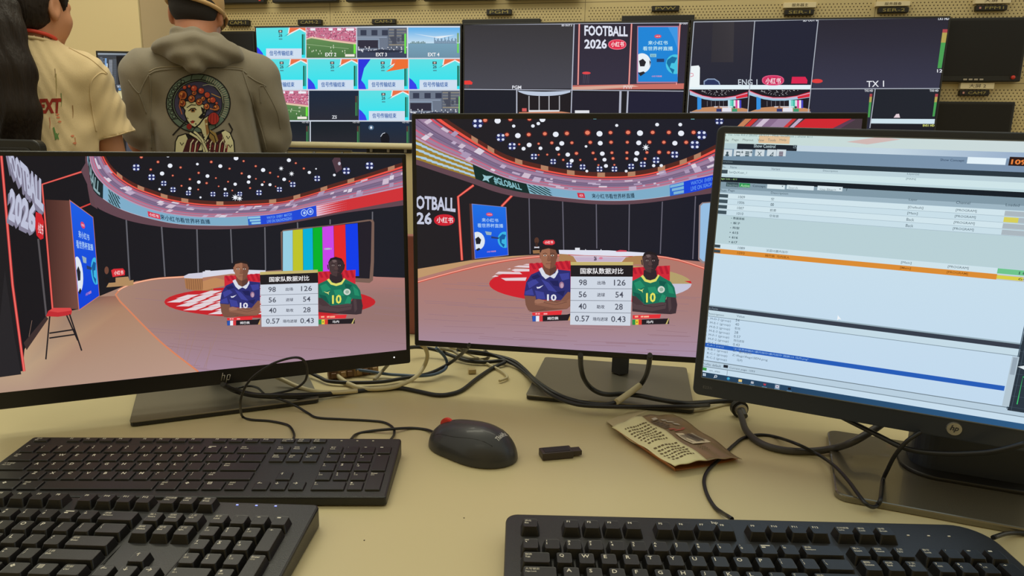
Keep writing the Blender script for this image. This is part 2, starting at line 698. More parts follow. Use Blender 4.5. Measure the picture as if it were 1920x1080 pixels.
def pitch_card(c, x, y, w, h, label=None, seed=1):
    R = random.Random(seed)
    X = lambda a: x + a * w
    Y = lambda b: y + b * h
    c.grad([(X(0), Y(.3)), (X(1), Y(.5)), (X(1), Y(1)), (X(0), Y(1))], lambda p, q: mixc((116, 156, 96), (70, 112, 64), (q - y) / h), cell=w / 4)
    c.poly([(X(0), Y(0)), (X(1), Y(0)), (X(1), Y(.5)), (X(.5), Y(.42)), (X(.1), Y(.32)), (X(0), Y(.36))], (196, 112, 140))
    for i in range(260):
        a, b = R.random(), R.random() * .42
        if b > .3 + a * .14: continue
        c.rect(X(a), Y(b), X(a) + w * .018, Y(b) + h * .022, R.choice([(224, 130, 160), (120, 60, 84), (240, 220, 230), (70, 50, 70), (206, 60, 90)]), True)
    c.up()
    for a in (.08, .1, .45, .62, .8, .88):
        c.rect(X(a), Y(.02), X(a + .08), Y(.1), (236, 236, 244), True)
    c.up()
    c.poly([(X(0), Y(.36)), (X(.1), Y(.3)), (X(.6), Y(.42)), (X(1), Y(.5)), (X(1), Y(.56)), (X(.5), Y(.46)), (X(.1), Y(.35)), (X(0), Y(.4))], (226, 196, 170))
    for i in range(16):
        a, b = R.random() * .8 + .05, .5 + R.random() * .35
        c.rect(X(a), Y(b), X(a) + w * .012, Y(b) + h * .05, (226, 230, 210), True)
    c.up()
    c.line([(X(.0), Y(.55)), (X(.85), Y(.7))], h * .008, (190, 214, 170))
    c.rect(X(.95), Y(.55), X(.99), Y(.86), (110, 230, 60))
    c.rect(X(.78), Y(.88), X(.97), Y(.96), (238, 232, 220))
    if label: c.text(label, (X(.38), Y(.95)), (X(.6), Y(.95)), h * .12, (240, 240, 240), .02)


def street_card(c, x, y, w, h, label=None, seed=3):
    R = random.Random(seed)
    X = lambda a: x + a * w
    Y = lambda b: y + b * h
    c.rect(X(0), Y(0), X(1), Y(1), (92, 100, 116))
    c.rect(X(0), Y(0), X(.62), Y(.75), (108, 118, 136))
    for a in (.07, .29, .5):
        c.rect(X(a), Y(.08), X(a + .12), Y(.26), (52, 58, 78), True)
    c.up()
    c.rect(X(0), Y(.3), X(.6), Y(.34), (140, 152, 172))
    c.rect(X(.02), Y(.42), X(.42), Y(.68), (46, 44, 60))
    c.line([(X(0), Y(.38)), (X(.44), Y(.38)), (X(.44), Y(.7))], h * .03, (150, 168, 190))
    for i in range(6):
        c.rect(X(.64), Y(.05 + i * .1), X(.98), Y(.09 + i * .1), mixc((150, 140, 120), (100, 110, 130), R.random()), True)
    c.up()
    for i in range(7):
        a = .66 + R.random() * .28
        c.rect(X(a), Y(.04 + R.random() * .4), X(a + .05), Y(.2 + R.random() * .4), (72, 76, 90), True)
    c.up()
    c.rect(X(0), Y(.74), X(1), Y(1), (56, 64, 88))
    for i in range(60):
        a, b = R.random(), .62 + R.random() * .16
        c.rect(X(a), Y(b), X(a) + w * .02, Y(b) + h * .04, R.choice([(235, 235, 240), (60, 60, 76), (200, 205, 215)]), True)
    c.up()
    c.poly([(X(.1), Y(.8)), (X(.5), Y(.72)), (X(.86), Y(.76)), (X(.9), Y(.8)), (X(.5), Y(.84))], (40, 46, 66))
    c.rect(X(.95), Y(.2), X(.985), Y(.86), (110, 226, 80))
    if label: c.text(label, (X(.38), Y(.95)), (X(.6), Y(.95)), h * .12, (240, 240, 240), .02)


s0, z0 = wp(477, 49, .06)
s1, z1 = wp(866, 44, .06)
mv, c = display('multiview_display', s0, s1, (z0 + z1) / 2, .60, .06,
                'wall display showing a grid of sixteen camera feeds, four across', 'display')
c.m(440, 0, .25)
c.rect(150, 195, 1700, 1100, (206, 214, 226))
CX = [(162, 532, 578), (538, 911, 940), (918, 1292, 1308), (1302, 1692, 1700)]


def cell(col, row):
    """cell rectangle of the grid in crop coordinates"""
    y = [(207, 434), (444, 669), (680, 902), (912, 1100)][row]
    a, b, _ = CX[col]
    dx = [(0, 8), (4, 14), (8, 20), (4, 30)][row]
    k = [(0, 14), (14, 20), (20, 26), (26, 30)][row]
    sh = [(0, 10, 22, 34), (0, 12, 22, 36), (0, 10, 16, 26), (0, 8, 10, 14)][col][row]
    return a + sh, y[0], b - a, y[1] - y[0]


for col, row, kind in ((0, 0, 'card'), (1, 0, 'pitch'), (2, 0, 'street'), (3, 0, 'sea'), (0, 1, 'card'), (1, 1, 'card'), (2, 1, 'card2'),
                       (3, 1, 'card'), (0, 2, 'pitch'), (1, 2, 'dark'), (2, 2, 'card'), (3, 2, 'street'),
                       (0, 3, 'dark'), (1, 3, 'dark'), (2, 3, 'night'), (3, 3, 'dark')):
    x, y, w, h = cell(col, row)
    X = lambda a: x + a * w
    Y = lambda b: y + b * h
    if kind.startswith('card'):
        mascotless_card(c, x, y, w, h)
        if kind == 'card2':
            c.poly([(X(.0), Y(0)), (X(.25), Y(0)), (X(.12), Y(.3)), (X(.06), Y(.7)), (X(0), Y(.9))], (40, 50, 220))
            c.poly([(X(.78), Y(0)), (X(1), Y(0)), (X(1), Y(.3)), (X(.55), Y(.42)), (X(.7), Y(.25))], (236, 110, 50))
    elif kind == 'pitch':
        pitch_card(c, x, y, w, h, 'EXT 2' if row == 0 else None, 5 + row)
    elif kind == 'street':
        street_card(c, x, y, w, h, 'EXT 3' if row == 0 else None)
    elif kind == 'sea':
        c.grad([(X(0), Y(0)), (X(1), Y(0)), (X(1), Y(.55)), (X(0), Y(.55))], lambda p, q: mixc((92, 172, 232), (206, 226, 240), (q - y) / h * 1.8), cell=w / 5)
        c.grad([(X(0), Y(.52)), (X(1), Y(.52)), (X(1), Y(1)), (X(0), Y(1))], lambda p, q: mixc((130, 176, 200), (108, 144, 166), (q - y) / h), cell=w / 4)
        R = random.Random(4)
        for i in range(24):
            a = .5 + i * .018
            b = .3 + abs(math.sin(i * 2.3)) * .15
            c.rect(X(a), Y(b), X(a + .014), Y(.53), (96, 122, 148), True)
        for i in range(10):
            c.rect(X(.04 + i * .03), Y(.5 - .05 * abs(math.sin(i))), X(.06 + i * .03), Y(.53), (90, 120, 120), True)
        c.up()
        c.poly([(X(.1), Y(.2)), (X(.5), Y(.3)), (X(.9), Y(.24)), (X(.6), Y(.36))], (226, 236, 244))
        c.rect(X(.94), Y(.18), X(.975), Y(.5), (120, 160, 110))
        c.rect(X(.94), Y(.52), X(.975), Y(.84), (110, 210, 90))
        c.text('EXT 4', (X(.38), Y(.95)), (X(.6), Y(.95)), h * .12, (240, 240, 240), .02)
    else:
        col2 = (26, 40, 60) if row == 2 else ((22, 30, 38) if kind == 'dark' else (24, 42, 66))
        c.grad([(X(0), Y(0)), (X(1), Y(0)), (X(1), Y(1)), (X(0), Y(1))], lambda p, q: mixc(col2, (44, 42, 50), (q - y) / h * .8), cell=w / 3)
        if row == 2: c.text('ZS', (X(.46), Y(.95)), (X(.56), Y(.95)), h * .11, (220, 224, 230), .02)
        if row == 3: c.text('VID HD', (X(.84), Y(.06)), (X(.98), Y(.06)), h * .05, (220, 220, 226))
        c.rect(X(.93), Y(.18), X(.955), Y(.85), (90, 60, 50))
        c.rect(X(.93), Y(.4), X(.955), Y(.85), (60, 130, 80))
        c.rect(X(.965), Y(.18), X(.98), Y(.85), (60, 110, 80))
        if kind == 'night':
            c.ell(X(.22), Y(.24), w * .055, h * .1, (80, 108, 136))
            c.ell(X(.22), Y(.24), w * .022, h * .05, (235, 240, 250))
            c.ell(X(.5), Y(.7), w * .09, h * .26, (18, 18, 26))
            c.line([(X(.41), Y(.6)), (X(.45), Y(.48)), (X(.5), Y(.45))], 5, (200, 206, 216))
c.build('screen', M_SCREEN, mv)


# -------- programme display
def mini_studio(c, X, Y, players=True):
    """small wide shot of the virtual studio in a unit box"""
    P = lambda pts: [(X(a), Y(b)) for a, b in pts]
    c.poly(P([(0, 0), (1, 0), (1, 1), (0, 1)]), (28, 24, 34))
    c.poly(P([(0, 1), (.2, .8), (.5, .73), (.85, .78), (1, .86), (1, 1)]), (196, 140, 100))
    A = [(0.0, .0), (.1, .12), (.22, .24), (.4, .33), (.6, .33), (.78, .26), (1, .08)]
    B = [(0.0, .22), (.12, .32), (.25, .42), (.4, .48), (.6, .48), (.8, .42), (1, .34)]
    c.strip([(X(a), Y(b)) for a, b in A], [(X(a), Y(b)) for a, b in B], (202, 180, 206), 0, .55)
    c.strip([(X(a), Y(b)) for a, b in A], [(X(a), Y(b)) for a, b in B], (160, 200, 226), .55, 1)
    c.strip([(X(a), Y(b)) for a, b in A], [(X(a), Y(b)) for a, b in B], (214, 40, 60), 0, .16)
    c.strip([(X(a), Y(b)) for a, b in A], [(X(a), Y(b)) for a, b in B], (214, 40, 60), .3, .9, u0=.84)
    R = random.Random(9)
    for i in range(50):
        a = .2 + R.random() * .6
        b = R.random() * (.26 - abs(a - .5) * .5)
        c.rect(X(a), Y(b), X(a + .008), Y(b + .02), (220, 220, 226), True)
    c.up()
    for i in range(5):
        c.rect(X(.3 + i * .07), Y(.5), X(.305 + i * .07), Y(.74), (140, 140, 150), True)
    c.up()
    for i, q in enumerate(((190, 226, 240), (120, 214, 200), (70, 190, 170), (226, 226, 236), (224, 70, 150), (240, 230, 240), (70, 70, 190))):
        c.rect(X(.66 + i * .033), Y(.46), X(.692 + i * .033), Y(.82), q, True)
    c.up()
    c.poly(P([(.13, .3), (.2, .38), (.2, .86), (.13, .9)]), (50, 140, 220))
    c.rect(X(.42), Y(.74), X(.74), Y(.78), (230, 226, 232))
    if players:
        c.rect(X(.56), Y(.8), X(.72), Y(1), (226, 226, 236))
        c.ell(X(.5), Y(.78), (X(1) - X(0)) * .02, (Y(1) - Y(0)) * .05, (140, 100, 80))
        c.rect(X(.46), Y(.84), X(.55), Y(1), (50, 56, 110))
        c.ell(X(.77), Y(.78), (X(1) - X(0)) * .02, (Y(1) - Y(0)) * .05, (60, 50, 50))
        c.rect(X(.73), Y(.84), X(.82), Y(1), (60, 150, 110))


def banner_poster(c, X, Y, small=False):
    """blue banner with football and globe, unit box"""
    P = lambda pts: [(X(a), Y(b)) for a, b in pts]
    w, h = X(1) - X(0), Y(1) - Y(0)
    c.poly(P([(0, 0), (1, 0), (1, 1), (0, 1)]), (26, 132, 214))
    c.poly(P([(.75, 0), (1, 0), (1, .4), (.9, .2)]), (60, 150, 226))
    c.ell(X(.5), Y(.17), w * .09, h * .035, (214, 60, 90))
    c.text('小红书', (X(.44), Y(.185)), (X(.56), Y(.185)), h * .03, (250, 230, 235), .03)
    c.text('来小红书', (X(.25), Y(.325)), (X(.75), Y(.325)), h * .075, (190, 232, 240), .025)
    c.text('看世界杯直播', (X(.12), Y(.43)), (X(.88), Y(.43)), h * .075, (190, 232, 240), .025)
    c.ell(X(.1), Y(.66), w * .22, h * .18, (232, 240, 246), n=24)
    c.poly(P([(.02, .62), (.12, .58), (.2, .64), (.16, .72), (.05, .72)]), (36, 36, 44))
    c.poly(P([(.0, .84), (.14, .81), (.18, .84), (.06, .9)]), (36, 36, 44))
    c.poly(P([(.28, .6), (.32, .64), (.3, .72)]), (36, 36, 44))
    c.ell(X(.94), Y(.68), w * .24, h * .18, (70, 196, 226), n=24)
    c.poly(P([(.74, .6), (.86, .54), (.99, .56), (.92, .66), (.84, .66), (.8, .74), (.92, .78), (.88, .86), (.78, .74), (.72, .66)]), (16, 110, 160))
    c.rect(X(.3), Y(.49), X(.46), Y(.55), (140, 196, 214))
    c.rect(X(.47), Y(.58), X(.66), Y(.64), (30, 60, 110))
    c.text('GO', (X(.33), Y(.54)), (X(.43), Y(.54)), h * .03, (40, 80, 120))
    c.text('小红书直播', (X(.34), Y(.915)), (X(.6), Y(.915)), h * .03, (220, 150, 180), .03)


s0, z0 = wp(868, 43, .065)
s1, z1 = wp(1294, 38, .065)
pg, c = display('programme_display', s0, s1, (z0 + z1) / 2, .585, .065,
                'wall display with FOOTBALL 2026 lettering beside a blue banner picture', 'display')
c.m(860, 0, .25)
WHT = (176, 180, 196)
c.grad([(40, 190), (860, 180), (850, 665), (38, 665)], lambda x, y: mixc((54, 52, 56), (72, 72, 82), (y - 190) / 480), cell=200)
c.grad([(862, 180), (1735, 175), (1700, 660), (855, 665)], lambda x, y: mixc((44, 38, 52), (52, 48, 66), (y - 180) / 480), cell=300)
c.poly([(855, 640), (1705, 625), (1702, 668), (852, 672)], (196, 110, 100))
c.poly([(855, 652), (1300, 636), (1350, 650), (1000, 672), (852, 672)], (214, 168, 150))
c.poly([(36, 680), (430, 680), (432, 900), (36, 900)], (26, 28, 40))
c.poly([(855, 690), (1205, 690), (1205, 900), (850, 900)], (32, 30, 44))
c.poly([(1272, 690), (1690, 690), (1680, 900), (1265, 900)], (30, 30, 52))
for x0, x1 in ((905, 895), (1297, 1277), (1660, 1633)):
    c.line([(x0, 178), (x1, 636)], 12, (196, 90, 90))
    c.line([(x0, 178), (x1, 636)], 4, (250, 200, 190))
c.text('FOOTBALL', (943, 268), (1268, 275), (0, -78), (222, 226, 240), .03)
c.text('2026', (943, 366), (1112, 366), (0, -72), (222, 226, 240), .03)
c.poly([(1122 + 135 * (p[0] + .5), 296 + 76 * (p[1] + .5)) for p in rrect(1, 1, .45, 5)], (250, 120, 140))
c.poly([(1127 + 125 * (p[0] + .5), 301 + 66 * (p[1] + .5)) for p in rrect(1, 1, .45, 5)], (222, 44, 74))
c.text('小红书', (1142, 352), (1240, 352), 40, (250, 236, 238), .04)
c.ell(958, 548, 32, 10, (224, 70, 76))
for x in (938, 950, 966, 978): c.line([(x, 556), (x - 4, 626)], 3, (84, 78, 92), True)
c.up()
c.poly([(1340, 195), (1652, 195), (1640, 622), (1335, 625)], (170, 120, 150))
c.clip = (1346, 203, 1642, 613)
banner_poster(c, lambda a: 1346 + a * 296, lambda b: 203 + b * 410)
c.clip = None
c.poly([(38, 606), (85, 604), (105, 618), (100, 634), (38, 634)], (232, 60, 56))
for x in (60, 72): c.line([(x, 634), (x, 660)], 3, (120, 80, 90))
# lower small views
c.grad([(444, 684), (838, 684), (838, 900), (440, 900)], lambda x, y: (30, 26, 32), cell=300)
A = resamp([(444, 680), (520, 684), (640, 688), (760, 684), (838, 680)], 12)
B = resamp([(452, 690), (520, 712), (640, 720), (760, 712), (838, 692)], 12)
c.strip(A, B, (188, 200, 220))
for x in (528, 604, 678, 756): c.line([(x, 720), (x, 826)], 8, (170, 170, 176), True)
c.up()
c.rect(525, 826, 756, 842, (220, 220, 226))
c.poly([(452, 842), (770, 836), (836, 846), (836, 900), (450, 900)], (196, 130, 100))
c.rect(476, 812, 510, 836, (208, 90, 90))
c.rect(872, 828, 980, 850, (222, 224, 230))
for x0, y0, x1, y1, w in ((34, 184, 860, 180, 6), (862, 178, 1738, 172, 5), (34, 184, 36, 900, 6), (866, 180, 842, 900, 8), (36, 670, 850, 676, 6),
                          (1736, 172, 1690, 900, 8), (850, 676, 1700, 684, 6), (436, 676, 436, 900, 9), (1214, 684, 1208, 900, 16), (1270, 684, 1260, 900, 12)):
    c.line([(x0, y0), (x1, y1)], w, WHT, True)
c.up()
c.text('PGM', (402, 668), (470, 668), 26, (226, 228, 236), .02)
c.text('PVW', (1236, 668), (1304, 668), 26, (226, 206, 206), .02)
c.text('SD OUT 3', (772, 198), (850, 198), 14, (216, 218, 226), .03)
c.text('SD OUT 4', (1655, 184), (1732, 184), 14, (216, 218, 226), .03)
c.build('screen', M_SCREEN, pg)

# -------- transmission display
s0, z0 = wp(1296, 37, .07)
s1, z1 = wp(1784, 29, .07)
tx, c = display('transmission_display', s0, s1, (z0 + z1) / 2, .585, .07,
                'wall display marked TX 1 with a green level meter, third of the lit ones', 'display')
c.m(1280, 0, 1 / 3)
c.grad([(60, 122), (405, 118), (375, 500), (40, 500)], lambda x, y: mixc((44, 42, 52), (36, 38, 54), (y - 120) / 380), cell=150)
c.poly([(170, 122), (290, 122), (285, 350), (160, 350)], [(50, 48, 54), (58, 55, 60), (54, 51, 58), (48, 46, 54)])
c.grad([(410, 118), (760, 112), (728, 500), (378, 500)], lambda x, y: (32, 34, 52), cell=400)
c.grad([(764, 112), (1500, 100), (1442, 495), (728, 498)], lambda x, y: mixc((40, 38, 50), (54, 54, 74), (y - 150) / 300), cell=120)
c.poly([(722, 504), (1072, 504), (1050, 800), (705, 800)], (40, 42, 60))
c.poly([(1082, 504), (1438, 502), (1420, 740), (1062, 740)], (30, 34, 44))
c.poly([(1440, 502), (1445, 502), (1415, 800), (1050, 800), (1055, 700), (1415, 702)], (26, 26, 34))
c.rect(36, 478, 722, 503, (226, 240, 246))
c.poly([(45, 372), (90, 368), (97, 380), (95, 490), (38, 490)], (236, 244, 246))
c.line([(44, 412), (58, 414), (60, 426), (44, 432)], 4, (220, 130, 150))
c.poly([(118, 476), (118, 455), (140, 442), (180, 442), (205, 458), (212, 476)], (140, 160, 190))
c.poly([(124, 478), (124, 460), (142, 448), (178, 448), (200, 462), (206, 478)], (40, 52, 92))
c.text('ENG 1', (312, 480), (420, 480), 34, (200, 210, 220), .01)
c.poly([(610 + 95 * p[0], 450 + 30 * p[1] * 2) for p in []] or [(615, 432), (690, 432), (702, 452), (700, 470), (610, 470)], (216, 36, 80))
c.poly([(508 + 124 * p[0], 452 + 58 * p[1]) for p in rrect(1, 1, .42, 5)], (222, 90, 130))
c.poly([(508 + 112 * p[0], 452 + 48 * p[1]) for p in rrect(1, 1, .42, 5)], (206, 50, 96))
c.text('小红书', (466, 472), (552, 472), 34, (246, 232, 238), .04)
c.ell(756, 456, 32, 12, (220, 62, 62))
mini_studio(c, lambda a: 40 + a * 325, lambda b: 506 + b * 125)
mini_studio(c, lambda a: 370 + a * 345, lambda b: 506 + b * 125)
c.rect(40, 628, 720, 636, (150, 150, 160))
c.poly([(1062, 668), (1418, 670), (1415, 697), (1058, 694)], (206, 226, 236))
c.poly([(1186, 662), (1200, 642), (1216, 640), (1222, 662)], (226, 206, 214))
for (x0, x1, xb0, xb1, y0, y1, ym1, ym2) in ((1462, 1490, 1432, 1455, 165, 384, 184, 240), (1052, 1066, 1040, 1052, 528, 660, 545, 575), (1420, 1436, 1404, 1416, 528, 655, 545, 575)):
    def q(y):
        t = (y - y0) / (y1 - y0)
        return x0 + (xb0 - x0) * t, x1 + (xb1 - x1) * t
    for ya, yb, co in ((y0, ym1, (170, 70, 76)), (ym1, ym2, (176, 160, 84)), (ym2, y1, (72, 156, 82))):
        a, b = q(ya), q(yb)
        c.poly([(a[0], ya), (a[1], ya), (b[1], yb), (b[0], yb)], co, True)
    c.up()
c.text('12', (1430, 408), (1460, 408), 18, (230, 232, 236), .02)
c.text('TX 1', (1034, 490), (1132, 488), 34, (232, 234, 240), .01)
c.text('TX1 HD', (1432, 114), (1498, 112), 15, (216, 220, 226), .03)
c.text('TX2 HD', (1022, 516), (1070, 516), 12, (216, 220, 226), .03)
c.text('TX3 HD', (1388, 516), (1438, 516), 12, (216, 220, 226), .03)
c.text('SD OUT 8', (676, 122), (758, 120), 13, (216, 220, 226), .03)
c.text('EVS1 HD', (1350, 712), (1415, 712), 12, (216, 220, 120), .03)
for P in ([(62, 124), (405, 118), (762, 110), (1504, 98)], [(64, 122), (24, 640)], [(405, 118), (365, 640)], [(762, 110), (705, 640)],
          [(1502, 98), (1415, 760)], [(720, 500), (1446, 498)], [(1082, 500), (1052, 720)]):
    c.line(P, 5, (170, 176, 188), True)
c.up()
c.build('screen', M_SCREEN, tx)


# -------- switched off displays
def dark_display(name, x0, y0, x1, h, off, label, group=None, logo=False, dot=False):
    s0, z0 = wp(x0, y0, off)
    s1, _ = wp(x1, y0, off)
    M = wall_frame(off) @ T((s0 + s1) / 2, z0 - h, 0)
    W = s1 - s0
    r = root(name, M, label, 'display', group)
    bm = bmesh.new()
    add_box(bm, (0, h / 2, -.016), (W, h, .032), .004)
    bmo('housing', bm, M_BLACK, r, M)
    bm = bmesh.new()
    add_box(bm, (0, h / 2 + .006, .0005), (W - .022, h - .034, .001))
    bmo('screen', bm, M_TV, r, M)
    bm = bmesh.new()
    add_box(bm, (0, h / 2, -.032 - (off - .032) / 2), (min(W, .3) * .5, h * .4, off - .032 + .002))
    bmo('wall_mount', bm, M_METAL, r, M)
    if logo:
        bm = bmesh.new()
        for i in range(4): add_box(bm, (-.03 + i * .02, .008, .0015), (.014, .006, .001))
        bmo('badge', bm, M_SILVER, r, M)
    if dot:
        bm = bmesh.new()
        bmesh.ops.create_uvsphere(bm, u_segments=12, v_segments=8, radius=.008, matrix=T(W / 2 - .03, .016, .002))
        bmo('power_light', bm, M_RED, r, M, smooth=True)
    return r


M_RED = mat('red_plastic', (214, 60, 48), .4)
dark_display('wall_display', 1752, 34, 1932, .245, .035, 'dark switched-off wall display right of the TX 1 picture', logo=True, dot=True)
dark_display('wall_display', 1745, 190, 1905, .245, .035, 'dark switched-off wall display below the larger one at the right')
dark_display('wall_display', 372, 59, 476, .50, .03, 'black switched-off display behind the head of the capped person')
for i, (x0, x1, yb) in enumerate(((400, 500, 9), (515, 636, 7), (652, 780, 5), (796, 931, 3), (946, 1088, 0.5))):
    sA, zb = wp(x0, yb, .025)
    sB, _ = wp(x1, yb, .025)
    M = wall_frame(.05) @ T((sA + sB) / 2, zb, 0)
    W = sB - sA
    txt = ['black upper-row display above the CAM-1 sign', 'black upper-row display above the CAM-2 sign', 'black upper-row display above the CAM-3 sign',
           'black upper-row display above the seam before the PGM sign', 'black upper-row display just right of the PGM sign'][i]
    r = root('upper_display', M, txt, 'display', 'upper row of displays')
    bm = bmesh.new()
    add_box(bm, (0, .105, -.016), (W, .21, .032), .004)
    bmo('housing', bm, M_BLACK, r, M)
    bm = bmesh.new()
    add_box(bm, (0, .11, .0005), (W - .02, .18, .001))
    bmo('screen', bm, M_TV, r, M)
    bm = bmesh.new()
    add_box(bm, (0, .1, -.041), (.1, .1, .019))
    bmo('wall_mount', bm, M_METAL, r, M)
    bm = bmesh.new()
    add_box(bm, (W / 2 - .02, .01, .001), (.01, .006, .002))
    bmo('power_light', bm, M_RED, r, M)

# thin black bars above two displays: upper edges of displays mounted behind
for x0, x1, y0, y1, lb in ((866, 1013, 36, 45, 'black bar above the FOOTBALL 2026 display, below the PGM sign'),
                           (1166, 1302, 29, 39, 'black bar above the displays, below the PVW sign')):
    a, b = wp(x0, y0, .03), wp(x1, y1, .03)
    bm = bmesh.new()
    add_box(bm, (0, 0, 0), (b[0] - a[0], a[1] - b[1], .024), .003)
    o = bmo('rear_display_top', bm, M_BLACK, None, wall_frame(.0135) @ T((a[0] + b[0]) / 2, (a[1] + b[1]) / 2, 0))
    tag(o, lb, 'display top')

# -------- dot matrix name signs and taped paper labels
M_SIGN = mat('sign_black', (26, 20, 12), .5)
M_DOT = mat('dim_dot_matrix', (168, 152, 84), .6)
M_PAPER = mat('paper_label', (236, 220, 180), .8)
M_INK = mat('dark_ink', (70, 56, 44), .8)
for body, x0, y0, x1, y1, paper, led in (('CAM-1', 426, 37, 466, 48, None, 0), ('CAM-2', 558, 36, 602, 47, None, 0), ('CAM-3', 697, 35, 741, 45, None, 0),
                                         ('PGM', 912, 17, 959, 28, None, 0), ('PVW', 1222, 10, 1274, 21, None, 0),
                                         ('SER-1', 1471, 17, 1527, 28, ('服务器主', 1469, 4, 1531, 15), 0),
                                         ('SER-2', 1647, 13, 1705, 24, ('服务器备', 1642, 2, 1707, 12), 0),
                                         ('FPM1', 1830, 9, 1890, 20, ('大屏 1', 1828, -5, 1897, 7), 1),
                                         ('CAM7', 1799, 169, 1856, 179, ('大屏 2', 1800, 155, 1865, 167), 1)):
    a, b = wp(x0, y1, .02), wp(x1, y0, .02)
    w, h = b[0] - a[0], b[1] - a[1]
    M = wall_frame(0) @ T((a[0] + b[0]) / 2, (a[1] + b[1]) / 2 - .0, .02)
    r = root('name_sign', M, 'small black dot-matrix sign reading ' + body, 'sign', 'dot-matrix signs on the perforated wall')
    bm = bmesh.new()
    add_box(bm, (0, 0, -.01), (w, h, .02), .002)
    bmo('housing', bm, M_SIGN, r, M)
    bm = bmesh.new()
    if led:
        add_text(bm, body, w * .08, -h * .26, h * .5, mi=0, z=.0006, w=w * .6, align=.5)
    else:
        add_text(bm, body, 0, -h * .28, h * .56, mi=0, z=.0006, w=w * .74, align=.5)
    bmo('lettering', bm, M_DOT, r, M)
    if led:
        bm = bmesh.new()
        add_box(bm, (-w * .38, 0, .001), (w * .06, h * .36, .002))
        bmo('indicator', bm, mat('pink_light', (214, 150, 140), .5), r, M)
    if paper:
        body, x0, y0, x1, y1 = paper
        a, b = wp(x0, y1, .02), wp(x1, y0, .02)
        w, h = b[0] - a[0], b[1] - a[1]
        M = wall_frame(0) @ T((a[0] + b[0]) / 2, (a[1] + b[1]) / 2, .022)
        r = root('paper_label', M, 'strip of paper reading ' + body + ' above a black sign', 'label', 'handwritten paper strips')
        bm = bmesh.new()
        add_box(bm, (0, 0, -.0115), (w, h, .023), .0015)
        bmo('strip', bm, M_PAPER, r, M)
        bm = bmesh.new()
        add_text(bm, body, 0, -h * .3, h * .6, z=.0006, w=w * .5, align=.5)
        bmo('lettering', bm, M_INK, r, M)

# -------- low cream equipment console under the displays
off = .34
sA, zA = wp(498, 266, off)
sB, zB = wp(800, 268, off)
M = wall_frame(0)
zt = (zA + zB) / 2
M = wall_frame(0)
r = root('equipment_console', M @ T(1.0, 0, .2), 'long cream metal console cabinet under the wall displays with a rounded top rail', 'console')
bm = bmesh.new()
add_box(bm, ((sA + 3.3) / 2, zt / 2 - .02, off - .12), (3.3 - sA, zt - .04, .2), .006)
bmo('cabinet', bm, M_CREAM, r, M)
bm = bmesh.new()
add_tube(bm, [(sA - .02, zt - .012, off - .005), (3.3, zt - .012, off - .005)], .013, 14)
bmo('top_rail', bm, mat('rail_ivory', (236, 224, 186), .4), r, M)
for (x0, x1, yy, dark) in ((517, 655, 279, 0), (683, 768, 273, 1)):
    a, b = wp(x0, yy, off), wp(x1, yy, off)
    bm = bmesh.new()
    add_box(bm, ((a[0] + b[0]) / 2, a[1] - .12, off - .028), (b[0] - a[0], .24, .012), .003)
    o = bmo('recessed_panel', bm, mat('black_vent', (40, 38, 42), .5) if dark else mat('grey_panel', (118, 110, 92), .6), r, M)
    for k in (0.12, .5, .88):
        bm = bmesh.new()
        add_box(bm, (a[0] + (b[0] - a[0]) * k, a[1] - .018, off - .018), (.012, .018, .01), .003)
        bmo('catch', bm, mat('steel_catch', (170, 165, 160), .4, metal=.6), o, M)

# ================================================================ our desk
bm = bmesh.new()
add_box(bm, (0.05, .72, DESK - .0125), (2.9, 1.5, .025), .003)
desk = root('desk', T(0, .7, 0), 'long cream laminate desk carrying the three monitors and the keyboards', 'desk')
bmo('desk_top', bm, M_DESK, desk)
for x in (-1.3, 1.4):
    for y in (.06, 1.38):
        bm = bmesh.new()
        add_box(bm, (x, y, (DESK - .025) / 2), (.05, .05, DESK - .025), .004)
        bmo('leg', bm, M_CREAM, desk)
bm = bmesh.new()
add_box(bm, (.05, 1.1, .5), (2.6, .018, .36))
bmo('modesty_panel', bm, M_CREAM, desk)
# two small dark specks of dirt on the laminate
for px, py in ((569, 1013), (683, 1013), (870, 971)):
    bm = bmesh.new()
    bmesh.ops.create_uvsphere(bm, u_segments=8, v_segments=6, radius=.0008, matrix=T(*at_z(px, py, .0002)) @ Matrix.Diagonal((1, 1, .4, 1)))
    bmo('speck', bm, M_INK, desk)


def panel_frame(X, Y, Z, yaw, tilt, rl):
    a = Vector((math.cos(yaw), math.sin(yaw), 0))
    n = Vector((-math.sin(yaw), math.cos(yaw), 0))
    up = Vector((0, 0, 1)) * math.cos(tilt) + n * math.sin(tilt)
    a2 = a * math.cos(rl) + up * math.sin(rl)
    u2 = up * math.cos(rl) - a * math.sin(rl)
    N = a2.cross(u2)
    return Matrix(((a2.x, u2.x, N.x, X), (a2.y, u2.y, N.y, Y), (a2.z, u2.z, N.z, DESK + Z), (0, 0, 0, 1)))


def monitor_body(r, M, W, H, side, top, chin, rc, depth=.018, bulge=True, mb=None):
    bm = bmesh.new()
    add_prism(bm, [(x, y + H / 2) for x, y in rrect(W, H, rc, 5)], -depth, 0, bev=.0015)
    h = bmo('housing', bm, mb or M_BEZEL, r, M)
    if bulge:
        bm = bmesh.new()
        add_prism(bm, [(-x, y + H * .48) for x, y in rrect(W * .62, H * .62, .03, 5)], 0, .028, M=M.inverted() @ M @ T(0, 0, -depth) @ RY(PI), bev=.008)
        bmo('back_cover', bm, mb or M_BEZEL, r, M)
    sw, sh = W - 2 * side, H - top - chin
    MS = M @ T(0, chin + sh / 2, .0004)
    c = Canvas(MS, sw, sh)
    return c


